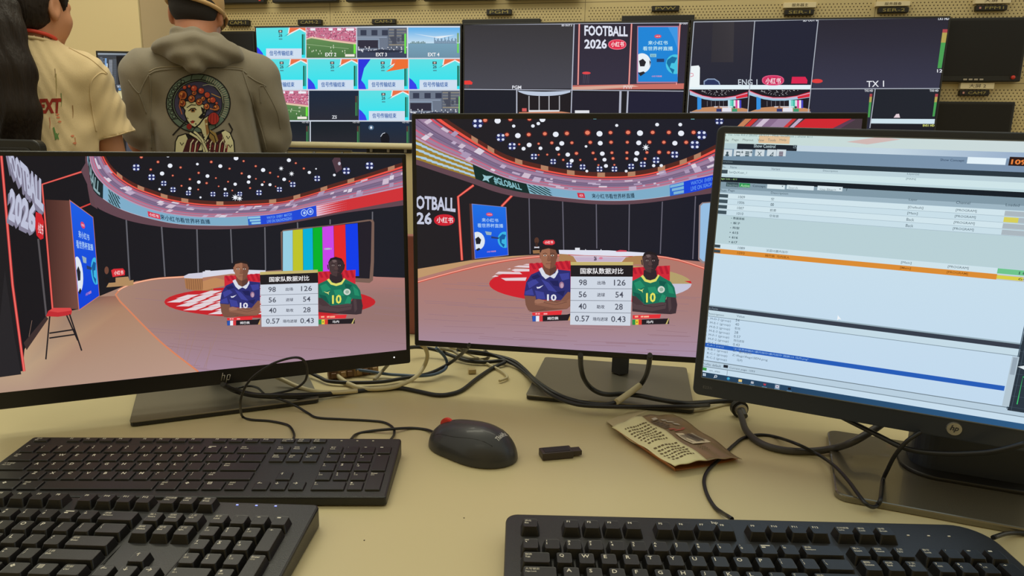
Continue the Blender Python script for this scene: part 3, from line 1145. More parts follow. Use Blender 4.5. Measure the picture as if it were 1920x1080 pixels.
def flat_stand(r, MB, w, d, th=.0085):
    """rectangular flat foot; MB: foot centre on the desk, y towards the back"""
    bm = bmesh.new()
    add_prism(bm, rrect(w - .001, d - .001, .006, 3), .0015, th - .0015)
    b = bmo('stand_base', bm, M_BLACK, r, MB)
    bm = bmesh.new()
    add_prism(bm, rrect(w, d, .006, 3), th - .002, th, bev=.0008)
    bmo('top_plate', bm, M_METAL, b, MB)
    for sx in (-1, 1):
        for sy in (-1, 1):
            bm = bmesh.new()
            bmesh.ops.create_cone(bm, cap_ends=True, segments=12, radius1=.007, radius2=.007, depth=.0016, matrix=T(sx * (w / 2 - .015), sy * (d / 2 - .015), .0008))
            bmo('rubber_foot', bm, M_BLACK, b, MB)


# ================================================================ studio pictures shown on the two left monitors
def player_left(c, P):
    """footballer in dark blue with folded arms; P maps local drawing units to the map"""
    pl = lambda pts, col: c.poly([P(*q) for q in pts], col)
    pl([(130, 365), (555, 335), (555, 520), (135, 520)], (206, 40, 56))
    for i in range(7):
        pl([(135 + i * 60, 360 - i * 4), (165 + i * 60, 358 - i * 4), (205 + i * 60, 420), (175 + i * 60, 425)], (178, 26, 48))
    # arms behind
    pl([(80, 685), (200, 690), (210, 740), (560, 745), (556, 800), (520, 832), (250, 850), (160, 855), (120, 845), (95, 790)], (122, 82, 68))
    # neck
    pl([(272, 380), (408, 380), (412, 480), (345, 512), (275, 470)], (112, 72, 58))
    pl([(340, 420), (408, 395), (410, 480), (345, 505)], (92, 60, 52))
    # shirt
    pl([(235, 440), (150, 478), (100, 555), (84, 640), (78, 692), (186, 702), (192, 690), (202, 735), (556, 745), (556, 440), (425, 425), (345, 500)], (44, 46, 112))
    for q in ([(110, 560), (190, 520), (230, 560), (130, 620)], [(250, 520), (330, 560), (420, 660), (330, 640)], [(190, 640), (280, 660), (300, 730), (210, 725)],
              [(90, 650), (160, 620), (180, 690), (85, 685)], [(440, 470), (540, 460), (545, 520), (470, 540)]):
        pl(q, (62, 66, 150))
    for q in ([(150, 500), (220, 470), (250, 500), (180, 530)], [(340, 540), (430, 540), (440, 600), (380, 590)], [(400, 660), (500, 640), (480, 700)]):
        pl(q, (32, 34, 88))
    pl([(228, 420), (262, 402), (300, 470), (345, 492), (398, 462), (424, 415), (430, 450), (400, 505), (385, 518), (345, 498), (300, 524), (262, 488)], (214, 218, 230))
    pl([(205, 604), (228, 606), (278, 586), (240, 618), (214, 622)], (226, 226, 236))
    c.ell(*P(465, 585), (P(490, 0)[0] - P(465, 0)[0]), (P(0, 620)[1] - P(0, 585)[1]), (150, 110, 140))
    c.ell(*P(468, 590), (P(480, 0)[0] - P(465, 0)[0]), (P(0, 610)[1] - P(0, 585)[1]), (190, 160, 180))
    c.text('10', P(315, 748), P(412, 748), (0, P(0, 680)[1] - P(0, 748)[1]), (226, 226, 236), .03)
    # folded forearms
    pl([(186, 760), (215, 728), (300, 745), (420, 770), (500, 735), (556, 690), (556, 790), (520, 828), (380, 822), (260, 800), (190, 790)], (142, 96, 78))
    pl([(190, 740), (230, 728), (290, 742), (280, 765), (215, 778), (185, 765)], (160, 112, 92))
    pl([(455, 745), (500, 690), (530, 655), (556, 660), (556, 720), (500, 760)], (132, 88, 72))
    c.line([P(280, 765), P(400, 790), P(520, 760)], 3, (84, 54, 48))
    c.line([P(130, 850), P(240, 846), P(300, 830)], 3, (84, 54, 48))
    # head
    pl([(245, 230), (262, 200), (330, 190), (398, 202), (418, 245), (416, 310), (402, 365), (372, 405), (338, 418), (300, 404), (266, 362), (248, 305)], (156, 106, 82))
    pl([(345, 200), (398, 202), (418, 245), (416, 310), (402, 365), (372, 405), (345, 416), (352, 340), (346, 270)], (120, 78, 62))
    pl([(236, 262), (246, 250), (250, 318), (240, 306)], (140, 92, 74))
    pl([(414, 255), (424, 262), (418, 312), (412, 316)], (104, 68, 56))
    pl([(238, 240), (246, 200), (290, 182), (370, 182), (412, 200), (424, 245), (415, 255), (402, 222), (330, 206), (262, 222), (246, 255)], (36, 28, 30))
    for x in (294, 370):
        c.line([P(x - 24, 264), P(x, 256), P(x + 22, 262)], 4, (52, 34, 30))
        c.ell(*P(x, 280), P(16, 0)[0] - P(0, 0)[0], P(0, 8)[1] - P(0, 0)[1], (220, 206, 196))
        c.ell(*P(x, 280), P(7, 0)[0] - P(0, 0)[0], P(0, 8)[1] - P(0, 0)[1], (40, 26, 26))
    pl([(324, 280), (340, 280), (352, 326), (332, 336), (314, 326)], (134, 88, 68))
    c.line([P(314, 330), P(332, 338), P(352, 328)], 3, (84, 52, 44))
    c.line([P(302, 366), P(332, 362), P(364, 366)], 4, (112, 56, 54))
    pl([(306, 370), (332, 378), (360, 370), (332, 384)], (150, 88, 82))
    # name strip
    pl([(160, 862), (472, 846), (460, 884), (166, 890)], (226, 48, 56))
    for x0, x1 in ((195, 215), (222, 240), (280, 318)): pl([(x0, 866), (x1, 865), (x1, 880), (x0, 881)], (244, 170, 170))
    pl([(160, 895), (520, 880), (556, 870), (556, 940), (270, 950), (165, 952)], (34, 28, 34))
    pl([(530, 940), (556, 880), (556, 940)], (196, 150, 90))
    for i, q in enumerate(((44, 86, 176), (232, 232, 240), (214, 60, 66))):
        pl([(165 + i * 35, 897 - i * 2), (200 + i * 35, 895 - i * 2), (200 + i * 35, 950), (165 + i * 35, 951)], q)
    c.text('姆巴佩', P(318, 935), P(432, 932), (0, P(0, 905)[1] - P(0, 935)[1]), (232, 230, 232), .04)


def player_right(c, P):
    pl = lambda pts, col: c.poly([P(*q) for q in pts], col)
    pl([(1245, 312), (1692, 290), (1690, 460), (1245, 470)], (206, 40, 56))
    for i in range(7):
        pl([(1250 + i * 62, 318 - i * 4), (1280 + i * 62, 316 - i * 4), (1310 + i * 62, 380), (1280 + i * 62, 385)], (178, 26, 48))
    pl([(1248, 640), (1372, 700), (1650, 660), (1660, 610), (1758, 618), (1778, 720), (1762, 812), (1700, 822), (1480, 812), (1250, 792)], (62, 48, 54))
    pl([(1385, 340), (1530, 340), (1545, 430), (1460, 480), (1380, 420)], (48, 38, 44))
    pl([(1248, 460), (1350, 412), (1380, 398), (1460, 478), (1562, 392), (1610, 420), (1700, 466), (1745, 530), (1768, 640), (1652, 632), (1640, 660), (1635, 692), (1372, 722), (1248, 650)], (24, 112, 88))
    for q in ([(1270, 480), (1340, 450), (1400, 520), (1300, 560)], [(1430, 530), (1520, 520), (1560, 600), (1450, 590)], [(1600, 600), (1640, 620), (1630, 690), (1560, 690)], [(1660, 480), (1720, 530), (1740, 600), (1680, 590)]):
        pl(q, (34, 140, 104))
    for q in ([(1260, 580), (1340, 600), (1380, 690), (1290, 660)], [(1560, 450), (1650, 470), (1620, 520), (1570, 500)], [(1400, 630), (1420, 700), (1390, 710)]):
        pl(q, (16, 88, 74))
    pl([(1350, 408), (1376, 392), (1410, 440), (1460, 452), (1520, 436), (1556, 386), (1570, 400), (1530, 462), (1462, 482), (1396, 464)], (220, 218, 108))
    pl([(1312, 545), (1345, 556), (1362, 556), (1388, 540), (1370, 560), (1374, 588), (1360, 570), (1336, 562)], (224, 226, 130))
    c.ell(*P(1590, 552), P(42, 0)[0] - P(0, 0)[0], P(0, 38)[1] - P(0, 0)[1], (206, 216, 206))
    c.ell(*P(1592, 552), P(24, 0)[0] - P(0, 0)[0], P(0, 22)[1] - P(0, 0)[1], (150, 176, 160))
    c.text('10', P(1412, 696), P(1524, 690), (0, P(0, 590)[1] - P(0, 696)[1]), (226, 224, 96), .03)
    pl([(1250, 640), (1330, 660), (1400, 716), (1540, 700), (1600, 690), (1650, 700), (1640, 760), (1480, 790), (1360, 780), (1250, 760)], (82, 64, 68))
    pl([(1250, 620), (1290, 626), (1340, 670), (1380, 720), (1300, 720), (1250, 690)], (72, 54, 58))
    c.line([P(1380, 724), P(1500, 742), P(1640, 720)], 3, (36, 28, 34))
    pl([(1664, 640), (1700, 640), (1710, 760), (1680, 800)], (78, 62, 66))
    pl([(1366, 200), (1392, 152), (1456, 136), (1524, 156), (1556, 210), (1548, 290), (1516, 345), (1462, 370), (1412, 352), (1382, 300)], (72, 56, 58))
    pl([(1470, 140), (1524, 156), (1556, 210), (1548, 290), (1516, 345), (1470, 368), (1480, 280)], (52, 40, 44))
    pl([(1352, 230), (1366, 226), (1376, 290), (1360, 280)], (60, 46, 50))
    pl([(1553, 220), (1566, 226), (1556, 290), (1546, 290)], (48, 36, 40))
    pl([(1372, 200), (1392, 152), (1456, 134), (1524, 154), (1552, 200), (1500, 170), (1420, 168)], (34, 28, 32))
    pl([(1410, 175), (1450, 168), (1470, 190), (1430, 205)], (110, 92, 92))
    for x in (1424, 1500):
        c.line([P(x - 22, 222), P(x, 212), P(x + 20, 220)], 4, (28, 20, 24))
        c.ell(*P(x, 236), P(14, 0)[0] - P(0, 0)[0], P(0, 7)[1] - P(0, 0)[1], (180, 164, 160))
        c.ell(*P(x, 236), P(7, 0)[0] - P(0, 0)[0], P(0, 7)[1] - P(0, 0)[1], (22, 16, 20))
    pl([(1448, 240), (1470, 240), (1488, 284), (1460, 294), (1436, 284)], (84, 64, 64))
    c.line([P(1436, 288), P(1460, 296), P(1488, 286)], 3, (34, 26, 30))
    c.line([P(1428, 322), P(1460, 318), P(1496, 322)], 4, (96, 60, 66))
    pl([(1255, 832), (1588, 822), (1574, 866), (1256, 872)], (226, 48, 56))
    for x0, x1 in ((1280, 1320), (1350, 1380), (1386, 1446)): pl([(x0, 840), (x1, 838), (x1, 856), (x0, 858)], (244, 180, 150))
    pl([(1250, 884), (1660, 868), (1682, 868), (1682, 928), (1250, 938)], (34, 28, 34))
    pl([(1640, 930), (1672, 868), (1682, 868), (1660, 930)], (196, 180, 110))
    for i, q in enumerate(((44, 140, 72), (232, 200, 60), (214, 60, 50))):
        pl([(1250 + i * 37, 882 - i * 2), (1287 + i * 37, 880 - i * 2), (1287 + i * 37, 936), (1250 + i * 37, 937)], q)
    c.ell(*P(1305, 908), P(8, 0)[0] - P(0, 0)[0], P(0, 8)[1] - P(0, 0)[1], (60, 130, 60))
    c.text('马内', P(1415, 922), P(1495, 918), (0, P(0, 892)[1] - P(0, 922)[1]), (232, 230, 232), .04)


def stats_panel(c, P):
    """P maps the panel's unit box (x right, y down) into the map"""
    pl = lambda pts, col: c.poly([P(*q) for q in pts], col)
    H = P(0, 1)[1] - P(0, 0)[1]
    pl([(0, -.055), (1, -.055), (1, 0), (0, 0)], (196, 178, 112))
    pl([(-.005, 0), (1, 0), (1.005, .19), (0, .19)], (32, 28, 32))
    c.grad([P(0, .19), P(1, .19), P(1.0, 1), P(0.0, 1)], lambda x, y: (206, 214, 226), cell=1000)
    c.text('国家队数据对比', P(.155, .145), P(.85, .145), (0, -H * .1), (236, 234, 236), .018)
    ys = (.19, .39, .59, .79, 1)
    for i, (a, t, b) in enumerate((('98', '出场', '126'), ('56', '进球', '54'), ('40', '助攻', '28'), ('0.57', '场均进球', '0.43'))):
        y0, y1 = ys[i], ys[i + 1]
        m = (y0 + y1) / 2
        if i: c.line([P(.0, y0), P(1, y0)], H * .008, (110, 116, 130))
        wa, wb = (.13 if i < 3 else .24), (.19 if i == 0 else (.13 if i < 3 else .24))
        c.text(a, P(.2 - wa / 2, m + .048), P(.2 + wa / 2, m + .048), (0, -H * .1), (74, 78, 92), .01)
        c.text(b, P(.8 - wb / 2, m + .048), P(.8 + wb / 2, m + .048), (0, -H * .1), (74, 78, 92), .01)
        wt = .13 if i < 3 else .25
        c.text(t, P(.5 - wt / 2, m + .035), P(.5 + wt / 2, m + .035), (0, -H * .065), (70, 74, 90), .03)


def ring(c, A, B, Bb, Cc, side, seed, tan_u):
    """curved light ring of the studio ceiling: A top edge, B lower edge of the glazed band, Bb bottom of the writing band, Cc bottom of the fascia"""
    n = len(A)
    up = [(x, y - 9 * side) for x, y in A]
    c.strip(up, A, (84, 40, 34), .25, 1)
    c.strip(A, B, (136, 112, 142))
    R = random.Random(seed)
    for t, w, q in ((0, .09, (238, 84, 70)), (.09, .05, (110, 44, 56)), (.17, .05, (222, 76, 92)), (.45, .025, (96, 76, 106)), (.6, .02, (104, 84, 116)), (.72, .04, (214, 90, 116)), (.93, .07, (186, 150, 176)), (.88, .03, (206, 90, 112))):
        c.strip(A, B, q, t, t + w)
    for (a, b, q) in ((.28, .42, (156, 128, 158)), (.5, .6, (122, 104, 136)), (.76, .88, (158, 128, 156))):
        c.strip(A, B, q, a, b)
    for i in range(64):
        u, t = R.random(), R.random() * .85
        w, h = R.choice([(.006, .1), (.012, .2), (.018, .28), (.01, .12), (.02, .1)])
        c.strip(A, B, R.choice([(206, 188, 206), (188, 170, 196), (216, 206, 220), (170, 150, 180)]), t, min(1, t + h), True, u, min(1, u + w))
    c.up()
    for u in tan_u:
        c.strip(up, A, (176, 128, 100), .3, 1.1, True, u, u + .02)
    c.up()
    c.strip(B, Bb, (126, 172, 200))
    c.strip(B, Bb, (206, 196, 214), .97, 1.0)
    c.strip(Bb, Cc, (98, 70, 80))


def along(A, B, u, t):
    n = len(A)
    k = min(int(u * (n - 1)), n - 2)
    f = u * (n - 1) - k
    ax, ay = A[k][0] + (A[k + 1][0] - A[k][0]) * f, A[k][1] + (A[k + 1][1] - A[k][1]) * f
    bx, by = B[k][0] + (B[k + 1][0] - B[k][0]) * f, B[k][1] + (B[k + 1][1] - B[k][1]) * f
    return (ax + (bx - ax) * t, ay + (by - ay) * t)


def band_text(c, A, B, body, u0, u1, t0, t1, col, bold=.02):
    V, Fc, _ = glyphs(body, bold)
    Q = [c.px(*along(A, B, u0 + (u1 - u0) * a, t1 + (t0 - t1) * b)) for a, b in V]
    for f in Fc: c.add([Q[i] for i in f], [lin(col)] * len(f))
    c.up()


def checker(c, A, B, u0, u1, bg, fg, nx=7, ny=4, skew=.012):
    c.strip(A, B, bg, 0, 1, False, u0, u1)
    for i in range(nx):
        for j in range(ny):
            if (i + j) % 2: continue
            t0, t1 = .05 + .9 * j / ny, .05 + .9 * (j + 1) / ny
            a, b = u0 + (u1 - u0) * i / nx, u0 + (u1 - u0) * (i + 1) / nx
            c.poly([along(A, B, a, t0), along(A, B, min(b, 1), t0), along(A, B, min(b + skew * .5, 1), t1), along(A, B, min(a + skew * .5, 1), t1)], fg, True)
    c.up()


def dots(c, white, red, quads, stars, k=1.0):
    for x, y, r in red:
        c.ell(x, y, r * 1.5 * k, r * 1.4 * k, (96, 30, 30), n=8, keep=True)
    c.up()
    for x, y, r in red:
        c.ell(x, y, r * k, r * .85 * k, (232, 128, 100), n=8, keep=True)
    for x, y, r in white:
        c.ell(x, y, r * 1.1 * k, r * k, (232, 236, 246), n=10, keep=True)
    for x, y, r in quads:
        c.ell(x, y, r * 1.3 * k, r * 1.2 * k, (36, 44, 96), n=8, keep=True)
    c.up()
    for x, y, r in quads:
        for a, b in ((-.6, -.55), (.6, -.55), (-.6, .55), (.6, .55)):
            c.ell(x + a * r * k, y + b * r * k, r * .4 * k, r * .36 * k, (214, 222, 244), n=6, keep=True)
    for x, y, r in stars:
        pts = []
        for i in range(16):
            q = r * (1 if i % 2 == 0 else .35) * k
            pts.append((x + q * math.cos(i * PI / 8), y + q * math.sin(i * PI / 8)))
        c.poly(pts, (240, 244, 250), True)
    c.up()


# ---------------------------------------------------------------- left monitor
M1 = panel_frame(-.4054, .912, .0382, .4031, -.0064, .0124)
W1, H1 = .5387, .3239
MB1 = T(-.436, .985, DESK) @ RZ(.43)
m1 = root('monitor', MB1, 'left monitor, wide black screen with colour bars and a red stool in its studio picture', 'monitor', 'monitors on the cream desk')
c = monitor_body(m1, M1, W1, H1, .0065, .006, .0228, .003)
flat_stand(m1, MB1, .246, .205)
bm = bmesh.new()
add_box(bm, (0, .04, .1), (.05, .028, .18), .006)
bmo('stand_column', bm, M_METAL, m1, MB1)

A5 = (0, 280, .4535)
B5 = (380, 280, .4535)
c.m(0, 0, 1)
c.grad([(-140, 250), (780, 250), (780, 800), (-140, 800)], lambda x, y: mixc((24, 22, 27), (28, 30, 40), x / 700), cell=110)
# floor
fl = [(-150, 790), (-150, 730), (-60, 712), (0, 706), (42, 695), (46, 655), (88, 593), (150, 579), (185, 556), (255, 527), (345, 520), (440, 512), (530, 506), (640, 510), (705, 519), (790, 522), (790, 800)]


def fl_col(x, y):
    q = mixc((176, 140, 116), (150, 116, 112), (x - 100) / 300)
    q = mixc(q, (188, 126, 118), max(0, (560 - y) / 60) * max(0, min(1, (x - 550) / 100)))
    q = mixc(q, (168, 140, 164), max(0, (y - 600) / 110) * max(0, min(1, (x - 60) / 200)))
    return q


c.grad(fl, fl_col, cell=24)
# wood grain
R = random.Random(2)
for i in range(70):
    y = 540 + i * 2.8
    x = 240 + R.random() * 500
    c.line([(x, y), (x + 60 + R.random() * 90, y + 6 + R.random() * 5)], .7, (150, 118, 124), True)
for i in range(26):
    x = 60 + i * 14
    c.line([(x, 600 + R.random() * 50), (x - 8 - R.random() * 20, 690)], .6, (160, 126, 110), True)
c.up()
# left raised wooden walkway
c.poly([(46, 655), (88, 593), (150, 579), (185, 556), (216, 555), (232, 577), (300, 640), (372, 697), (60, 730), (-150, 770), (-150, 730), (42, 695)],
       [(186, 154, 124), (176, 140, 112), (150, 120, 104), (128, 96, 86), (150, 104, 88), (170, 130, 104), (176, 142, 122), (184, 150, 134), (176, 146, 128), (176, 146, 128), (176, 146, 128), (186, 158, 130)])
c.line(resamp([(345, 519), (290, 523), (245, 533), (221, 545), (218, 556), (235, 575), (300, 640), (372, 697)], 24), 3.2, (214, 132, 96))
c.line(resamp([(345, 519), (290, 523), (245, 533), (221, 545)], 12), 1.6, (252, 190, 160))
# back wall seams
c.m(0, 280, .4535)
for pts in ([(522, 292), (536, 540)], [(668, 318), (682, 526)], [(814, 330), (820, 515)]):
    c.line(pts, 6, (96, 96, 104), True)
c.m(*B5)
for pts in ([(116, 330), (122, 470)], [(257, 322), (260, 500)], [(392, 302), (393, 330)], [(527, 290), (527, 310)], [(702, 258), (702, 292)]):
    c.line(pts, 5, (104, 104, 112), True)
c.up()
c.m(*A5)
# left dark wall with neon edges
c.poly([(-320, 10), (8, 10), (100, 915), (-20, 945), (-320, 990)], (30, 28, 32))
c.poly([(20, 500), (60, 780), (88, 930), (-20, 945), (0, 700)], (38, 36, 40))
c.line([(158, 370), (192, 690)], 8, (84, 80, 84))
c.poly([(98, 800), (190, 690), (200, 700), (110, 830)], (60, 46, 46))
# wooden pillar
c.grad([(187, 208), (290, 212), (330, 660), (222, 660)], lambda x, y: mixc((72, 42, 38), (118, 76, 66), (x - 190) / 140), cell=26)
c.line([(5, 20), (52, 560), (100, 918)], 11, (206, 62, 62))
c.line([(5, 20), (52, 560), (100, 918)], 4, (242, 120, 110))
c.line([(218, 665), (196, 400), (174, 145), (365, 84)], 8, (206, 66, 62))
c.line([(218, 665), (196, 400), (174, 145), (365, 84)], 3, (236, 116, 104))
c.line([(332, 242), (406, 212)], 6, (206, 66, 62))
# blue banner in perspective
Q = [(290, 214), (384, 282), (410, 605), (328, 662)]


def bil(a, b):
    t = [Q[0][k] + (Q[1][k] - Q[0][k]) * a for k in (0, 1)]
    u = [Q[3][k] + (Q[2][k] - Q[3][k]) * a for k in (0, 1)]
    return (t[0] + (u[0] - t[0]) * b, t[1] + (u[1] - t[1]) * b)


c.poly([bil(-.03, -.01), bil(1.02, -.01), bil(1.02, 1.01), bil(-.04, 1.01)], (190, 120, 110))
c.grad(Q, lambda x, y: mixc((26, 92, 226), (14, 66, 214), (y - 250) / 350), cell=60)


def bilpoly(pts, col):
    c.poly([bil(*p) for p in pts], col)


def bilell(x, y, rx, ry, col, n=20):
    pts = [(x + rx * math.cos(i * 2 * PI / n), y + ry * math.sin(i * 2 * PI / n)) for i in range(n)]
    pts, _ = clip_poly(pts, [(0, 0, 0)] * n, 0.02, 0, .98, 1)
    if len(pts) > 2: bilpoly(pts, col)


def biltext(body, x0, x1, y0, y1, col, bold=.03):
    V, Fc, _ = glyphs(body, bold)
    P_ = [c.px(*bil(x0 + (x1 - x0) * a, y1 + (y0 - y1) * b)) for a, b in V]
    for f in Fc: c.add([P_[i] for i in f], [lin(col)] * len(f))
    c.up()


def poster(scale=1):
    bilell(.5, .17, .1, .035, (214, 60, 100))
    biltext('小红书', .43, .57, .155, .185, (246, 220, 230))
    biltext('来小红书', .26, .76, .245, .32, (168, 206, 246), .02)
    biltext('看世界杯直播', .12, .9, .35, .43, (168, 206, 246), .02)
    bilell(.1, .68, .22, .17, (222, 230, 240))
    bilpoly([(.03, .64), (.13, .6), (.21, .66), (.17, .74), (.05, .74)], (30, 32, 42))
    bilpoly([(.03, .84), (.13, .81), (.18, .84), (.08, .87)], (30, 32, 42))
    bilell(.93, .68, .22, .17, (58, 180, 226))
    bilpoly([(.76, .62), (.86, .56), (.97, .58), (.92, .67), (.84, .67), (.82, .74), (.92, .78), (.88, .84), (.78, .74)], (16, 90, 160))
    bilpoly([(.34, .5), (.54, .52), (.52, .58), (.38, .57)], (150, 176, 190))
    bilpoly([(.52, .6), (.76, .63), (.74, .66), (.52, .64)], (40, 60, 110))
    biltext('小红书直播', .36, .64, .885, .915, (220, 150, 180))


poster()
# big 3D lettering FOOTBALL 2026 seen steeply from the side
LT = lambda a, b: (28 + 152 * a + 0 * b, 22 + 148 * a + (108 - 10 * a) * b)


def steep(body, f, col, bold=.05, dx=0, dy=0):
    V, Fc, _ = glyphs(body, bold)
    P_ = []
    for a, b in V:
        x, y = f(a, 1 - b)
        P_.append(c.px(x + dx, y + dy))
    for q in Fc: c.add([P_[i] for i in q], [lin(col)] * len(q))
    c.up()


f1 = lambda a, b: (26 + 154 * a ** 1.15 + 22 * b * (1 - a), -20 + 150 * a + (112 + 20 * a) * b)
f2 = lambda a, b: (42 + 110 * a ** 1.1 - 6 * b, 150 + 78 * a + (142 - 20 * a) * b)
for k in range(6): steep('FOOTBALL', f1, (104 + k * 6, 100 + k * 6, 122 + k * 6), .06, -k * 2.2 + 3, k * 2.6 + 3)
steep('FOOTBALL', f1, (186, 190, 212), .05)
for k in range(6): steep('2026', f2, (104 + k * 6, 100 + k * 6, 122 + k * 6), .06, -k * 2.2 + 3, k * 2.4 + 3)
steep('2026', f2, (190, 194, 216), .05)
c.poly([(148, 258), (172, 268), (182, 300), (180, 368), (168, 374), (152, 356), (146, 320)], (206, 36, 44))
steep('小红书', lambda a, b: (157 + 22 * a, 300 + 12 * a + 44 * b), (240, 220, 224), .05)
# red stool
c.poly([(190, 690), (200, 668), (222, 655), (292, 655), (298, 668), (294, 684), (240, 692)], (190, 44, 50))
c.poly([(200, 668), (222, 655), (292, 655), (298, 666), (240, 674)], (214, 70, 70))
for pts in ([(206, 690), (190, 868)], [(288, 682), (338, 832)], [(276, 686), (322, 790)], [(204, 780), (316, 764)], [(204, 760), (310, 744)]):
    c.line(pts, 6, (34, 30, 34), True)
c.up()
# cup and small sign at the back
c.m(*A5)
c.poly([(440, 570), (450, 552), (478, 550), (478, 530), (530, 526), (536, 542), (552, 540), (552, 562)], (176, 138, 96))
c.rect(433, 530, 450, 552, (26, 22, 26))
c.ell(441, 500, 9, 16, (110, 70, 56))
c.poly([(460, 500), (470, 494), (508, 492), (517, 502), (516, 520), (466, 528)], (216, 46, 56))
c.text('小红书', (472, 520), (510, 517), 18, (246, 226, 226), .04)
# carpet
c.m(0, 0, 1)
el = [(506 + 198 * math.cos(a), 566 + 30 * math.sin(a)) for a in [i * 2 * PI / 40 for i in range(40)]]
c.poly(el, (196, 36, 44))
for j in range(8):
    y = 541 + j * 7.4
    for i in range(9):
        x = 300 + i * 30 + (j % 2) * 13
        q = [(x, y + 3.6), (x + 22, y - 3.4), (x + 44, y - 3.8), (x + 24, y + 3.6)]
        if all(((a - 506) / 196) ** 2 + ((b - 566) / 29.5) ** 2 < 1 for a, b in q) and x < 500: c.poly(q, (224, 208, 214), True)
c.up()
# curved presenter desk
c.m(*A5)
c.poly([(762, 528), (768, 574), (800, 584), (882, 584), (882, 540), (880, 520)], (168, 116, 76))
for i in range(12): c.line([(772 + i * 9, 536), (775 + i * 9, 580)], 2, (120, 80, 56), True)
c.up()
c.poly([(760, 524), (780, 514), (882, 505), (882, 532), (800, 534), (762, 532)], (206, 204, 220))
c.m(*B5)
c.poly([(0, 505), (120, 496), (260, 500), (260, 520), (120, 514), (0, 530)], (214, 214, 228))
c.poly([(0, 530), (120, 514), (260, 520), (260, 545), (100, 540), (0, 575)], (176, 120, 96))
c.poly([(50, 530), (90, 540), (110, 560), (0, 584), (0, 545)], (190, 136, 92))
c.rect(14, 500, 30, 512, (222, 222, 232))
c.m(*A5)
c.rect(848, 500, 870, 516, (216, 216, 228))
# rolling text band etc.
c.m(0, 0, 1)
N = 60
RA = resamp([(186, 272), (193, 291), (207, 315), (226, 333.5), (254, 351), (286, 363), (317, 373), (365, 381), (412, 384), (459, 383), (525, 378.5), (573, 367), (621.5, 352), (686, 333), (755.5, 311), (790, 300)], N)
RB = resamp([(164, 270), (172.6, 316), (194.6, 346), (228, 370), (270, 389), (317, 401), (380, 407.5), (459, 406), (525, 400), (594, 385), (654, 373), (755.5, 351), (790, 343)], N)
RC = resamp([(164, 300), (174, 354), (196, 374.5), (228, 393), (278, 409), (333, 420), (396, 423), (459, 422.5), (525, 417), (589, 406), (654, 394), (755.5, 375), (790, 368)], N)
RD = resamp([(152, 320), (176, 372), (183.6, 390), (235.6, 412), (302, 425), (380, 430), (459, 428), (525, 421), (589, 410), (654, 398), (755.5, 385), (790, 378)], N)
c.poly([(161, 280), (186, 280), (176, 320), (174, 354), (183, 392), (170, 384), (164, 350), (160, 300)], (96, 68, 76))
ring(c, RA, RB, RC, RD, 1, 7, (.1, .17, .24, .3, .4, .55, .62, .7, .78, .9))


def uat(xx):
    return min(range(N), key=lambda i: abs(RC[i][0] - xx)) / (N - 1)


u0, u1 = uat(168), uat(197)
c.strip(RB, RC, (22, 40, 44), 0, 1, False, u0 * .5, u1)
band_text(c, RB, RC, 'OBALL', max(0, u0), u1 - .01, .12, .92, (140, 170, 176), .03)
checker(c, RB, RC, uat(198), uat(228), (120, 166, 184), (26, 46, 56), 7, 5)
a, b = uat(282), uat(299)
c.strip(RB, RC, (212, 56, 80), .25, .8, False, a, b)
band_text(c, RB, RC, '小红书', a + .004, b - .004, .36, .7, (244, 220, 228), .03)
band_text(c, RB, RC, '来小红书看世界杯直播', uat(304), uat(398), .22, .8, (32, 62, 84), .02)
c.strip(RB, RC, (40, 96, 196), 0, 1, False, uat(462), uat(492))
for i in range(8):
    for j in range(3):
        a = uat(460) + (uat(490) - uat(460)) * (i + .2) / 8
        c.strip(RB, RC, (140, 196, 226), .05 + j * .32, .28 + j * .32, True, a + j * .004, a + j * .004 + .005)
c.up()
c.strip(RB, RC, (30, 72, 214), 0, 1, False, uat(492), uat(594))
band_text(c, RB, RC, 'WATCH  EVERY  MATCH', uat(500), uat(552), .16, .46, (110, 160, 240), .02)
band_text(c, RB, RC, 'LIVE ON XIAOHONGSHU', uat(500), uat(552), .56, .9, (110, 160, 240), .02)
for xx in (565, 578):
    x, y = along(RB, RC, uat(xx), .45)
    c.ell(x, y, 6, 6.6, (170, 200, 246))
    c.ell(x, y, 4.6, 5.2, (30, 72, 214))
    c.ell(x + .5, y, 2.4, 3, (170, 200, 246))
c.strip(RB, RC, (206, 50, 56), 0, 1, False, uat(594), 1)
for i in range(15):
    for j in range(5):
        a = uat(595) + (uat(655) - uat(595)) * i / 15
        c.strip(RB, RC, mixc((226, 190, 210), (206, 70, 80), i / 15), .04 + j * .2, .04 + j * .2 + .17 * (1 - i / 20), True, a, a + .0085 * (1 - i / 22))
c.up()
# colour bars
c.m(460, 280, .1615)
c.poly([(410, 960), (440, 935), (700, 905), (980, 880), (1420, 815), (1480, 815), (1495, 850), (1492, 1300), (1480, 1520), (1440, 1550), (420, 1480)], (120, 94, 84))
c.poly([(428, 965), (455, 950), (1300, 850), (1450, 830), (1465, 850), (1455, 1300), (1440, 1500), (430, 1460)], (34, 30, 40))
bars = [(435, 548, (150, 206, 226)), (550, 665, (190, 194, 42)), (668, 780, (0, 176, 214)), (783, 890, (0, 176, 44)), (892, 1022, (200, 70, 230)), (1025, 1158, (226, 40, 44)), (1160, 1302, (14, 60, 232))]
for x0, x1, q in bars:
    y = lambda x: 950 - (x - 435) * .108
    c.poly([(x0, y(x0)), (x1, y(x1)), (x1 + (x1 - 435) * .02, 1470), (x0 + (x0 - 435) * .02, 1470)], q, True)
c.up()
c.text('CAMERA 1', (915, 1165), (1000, 1162), 20, (170, 220, 190), .03)
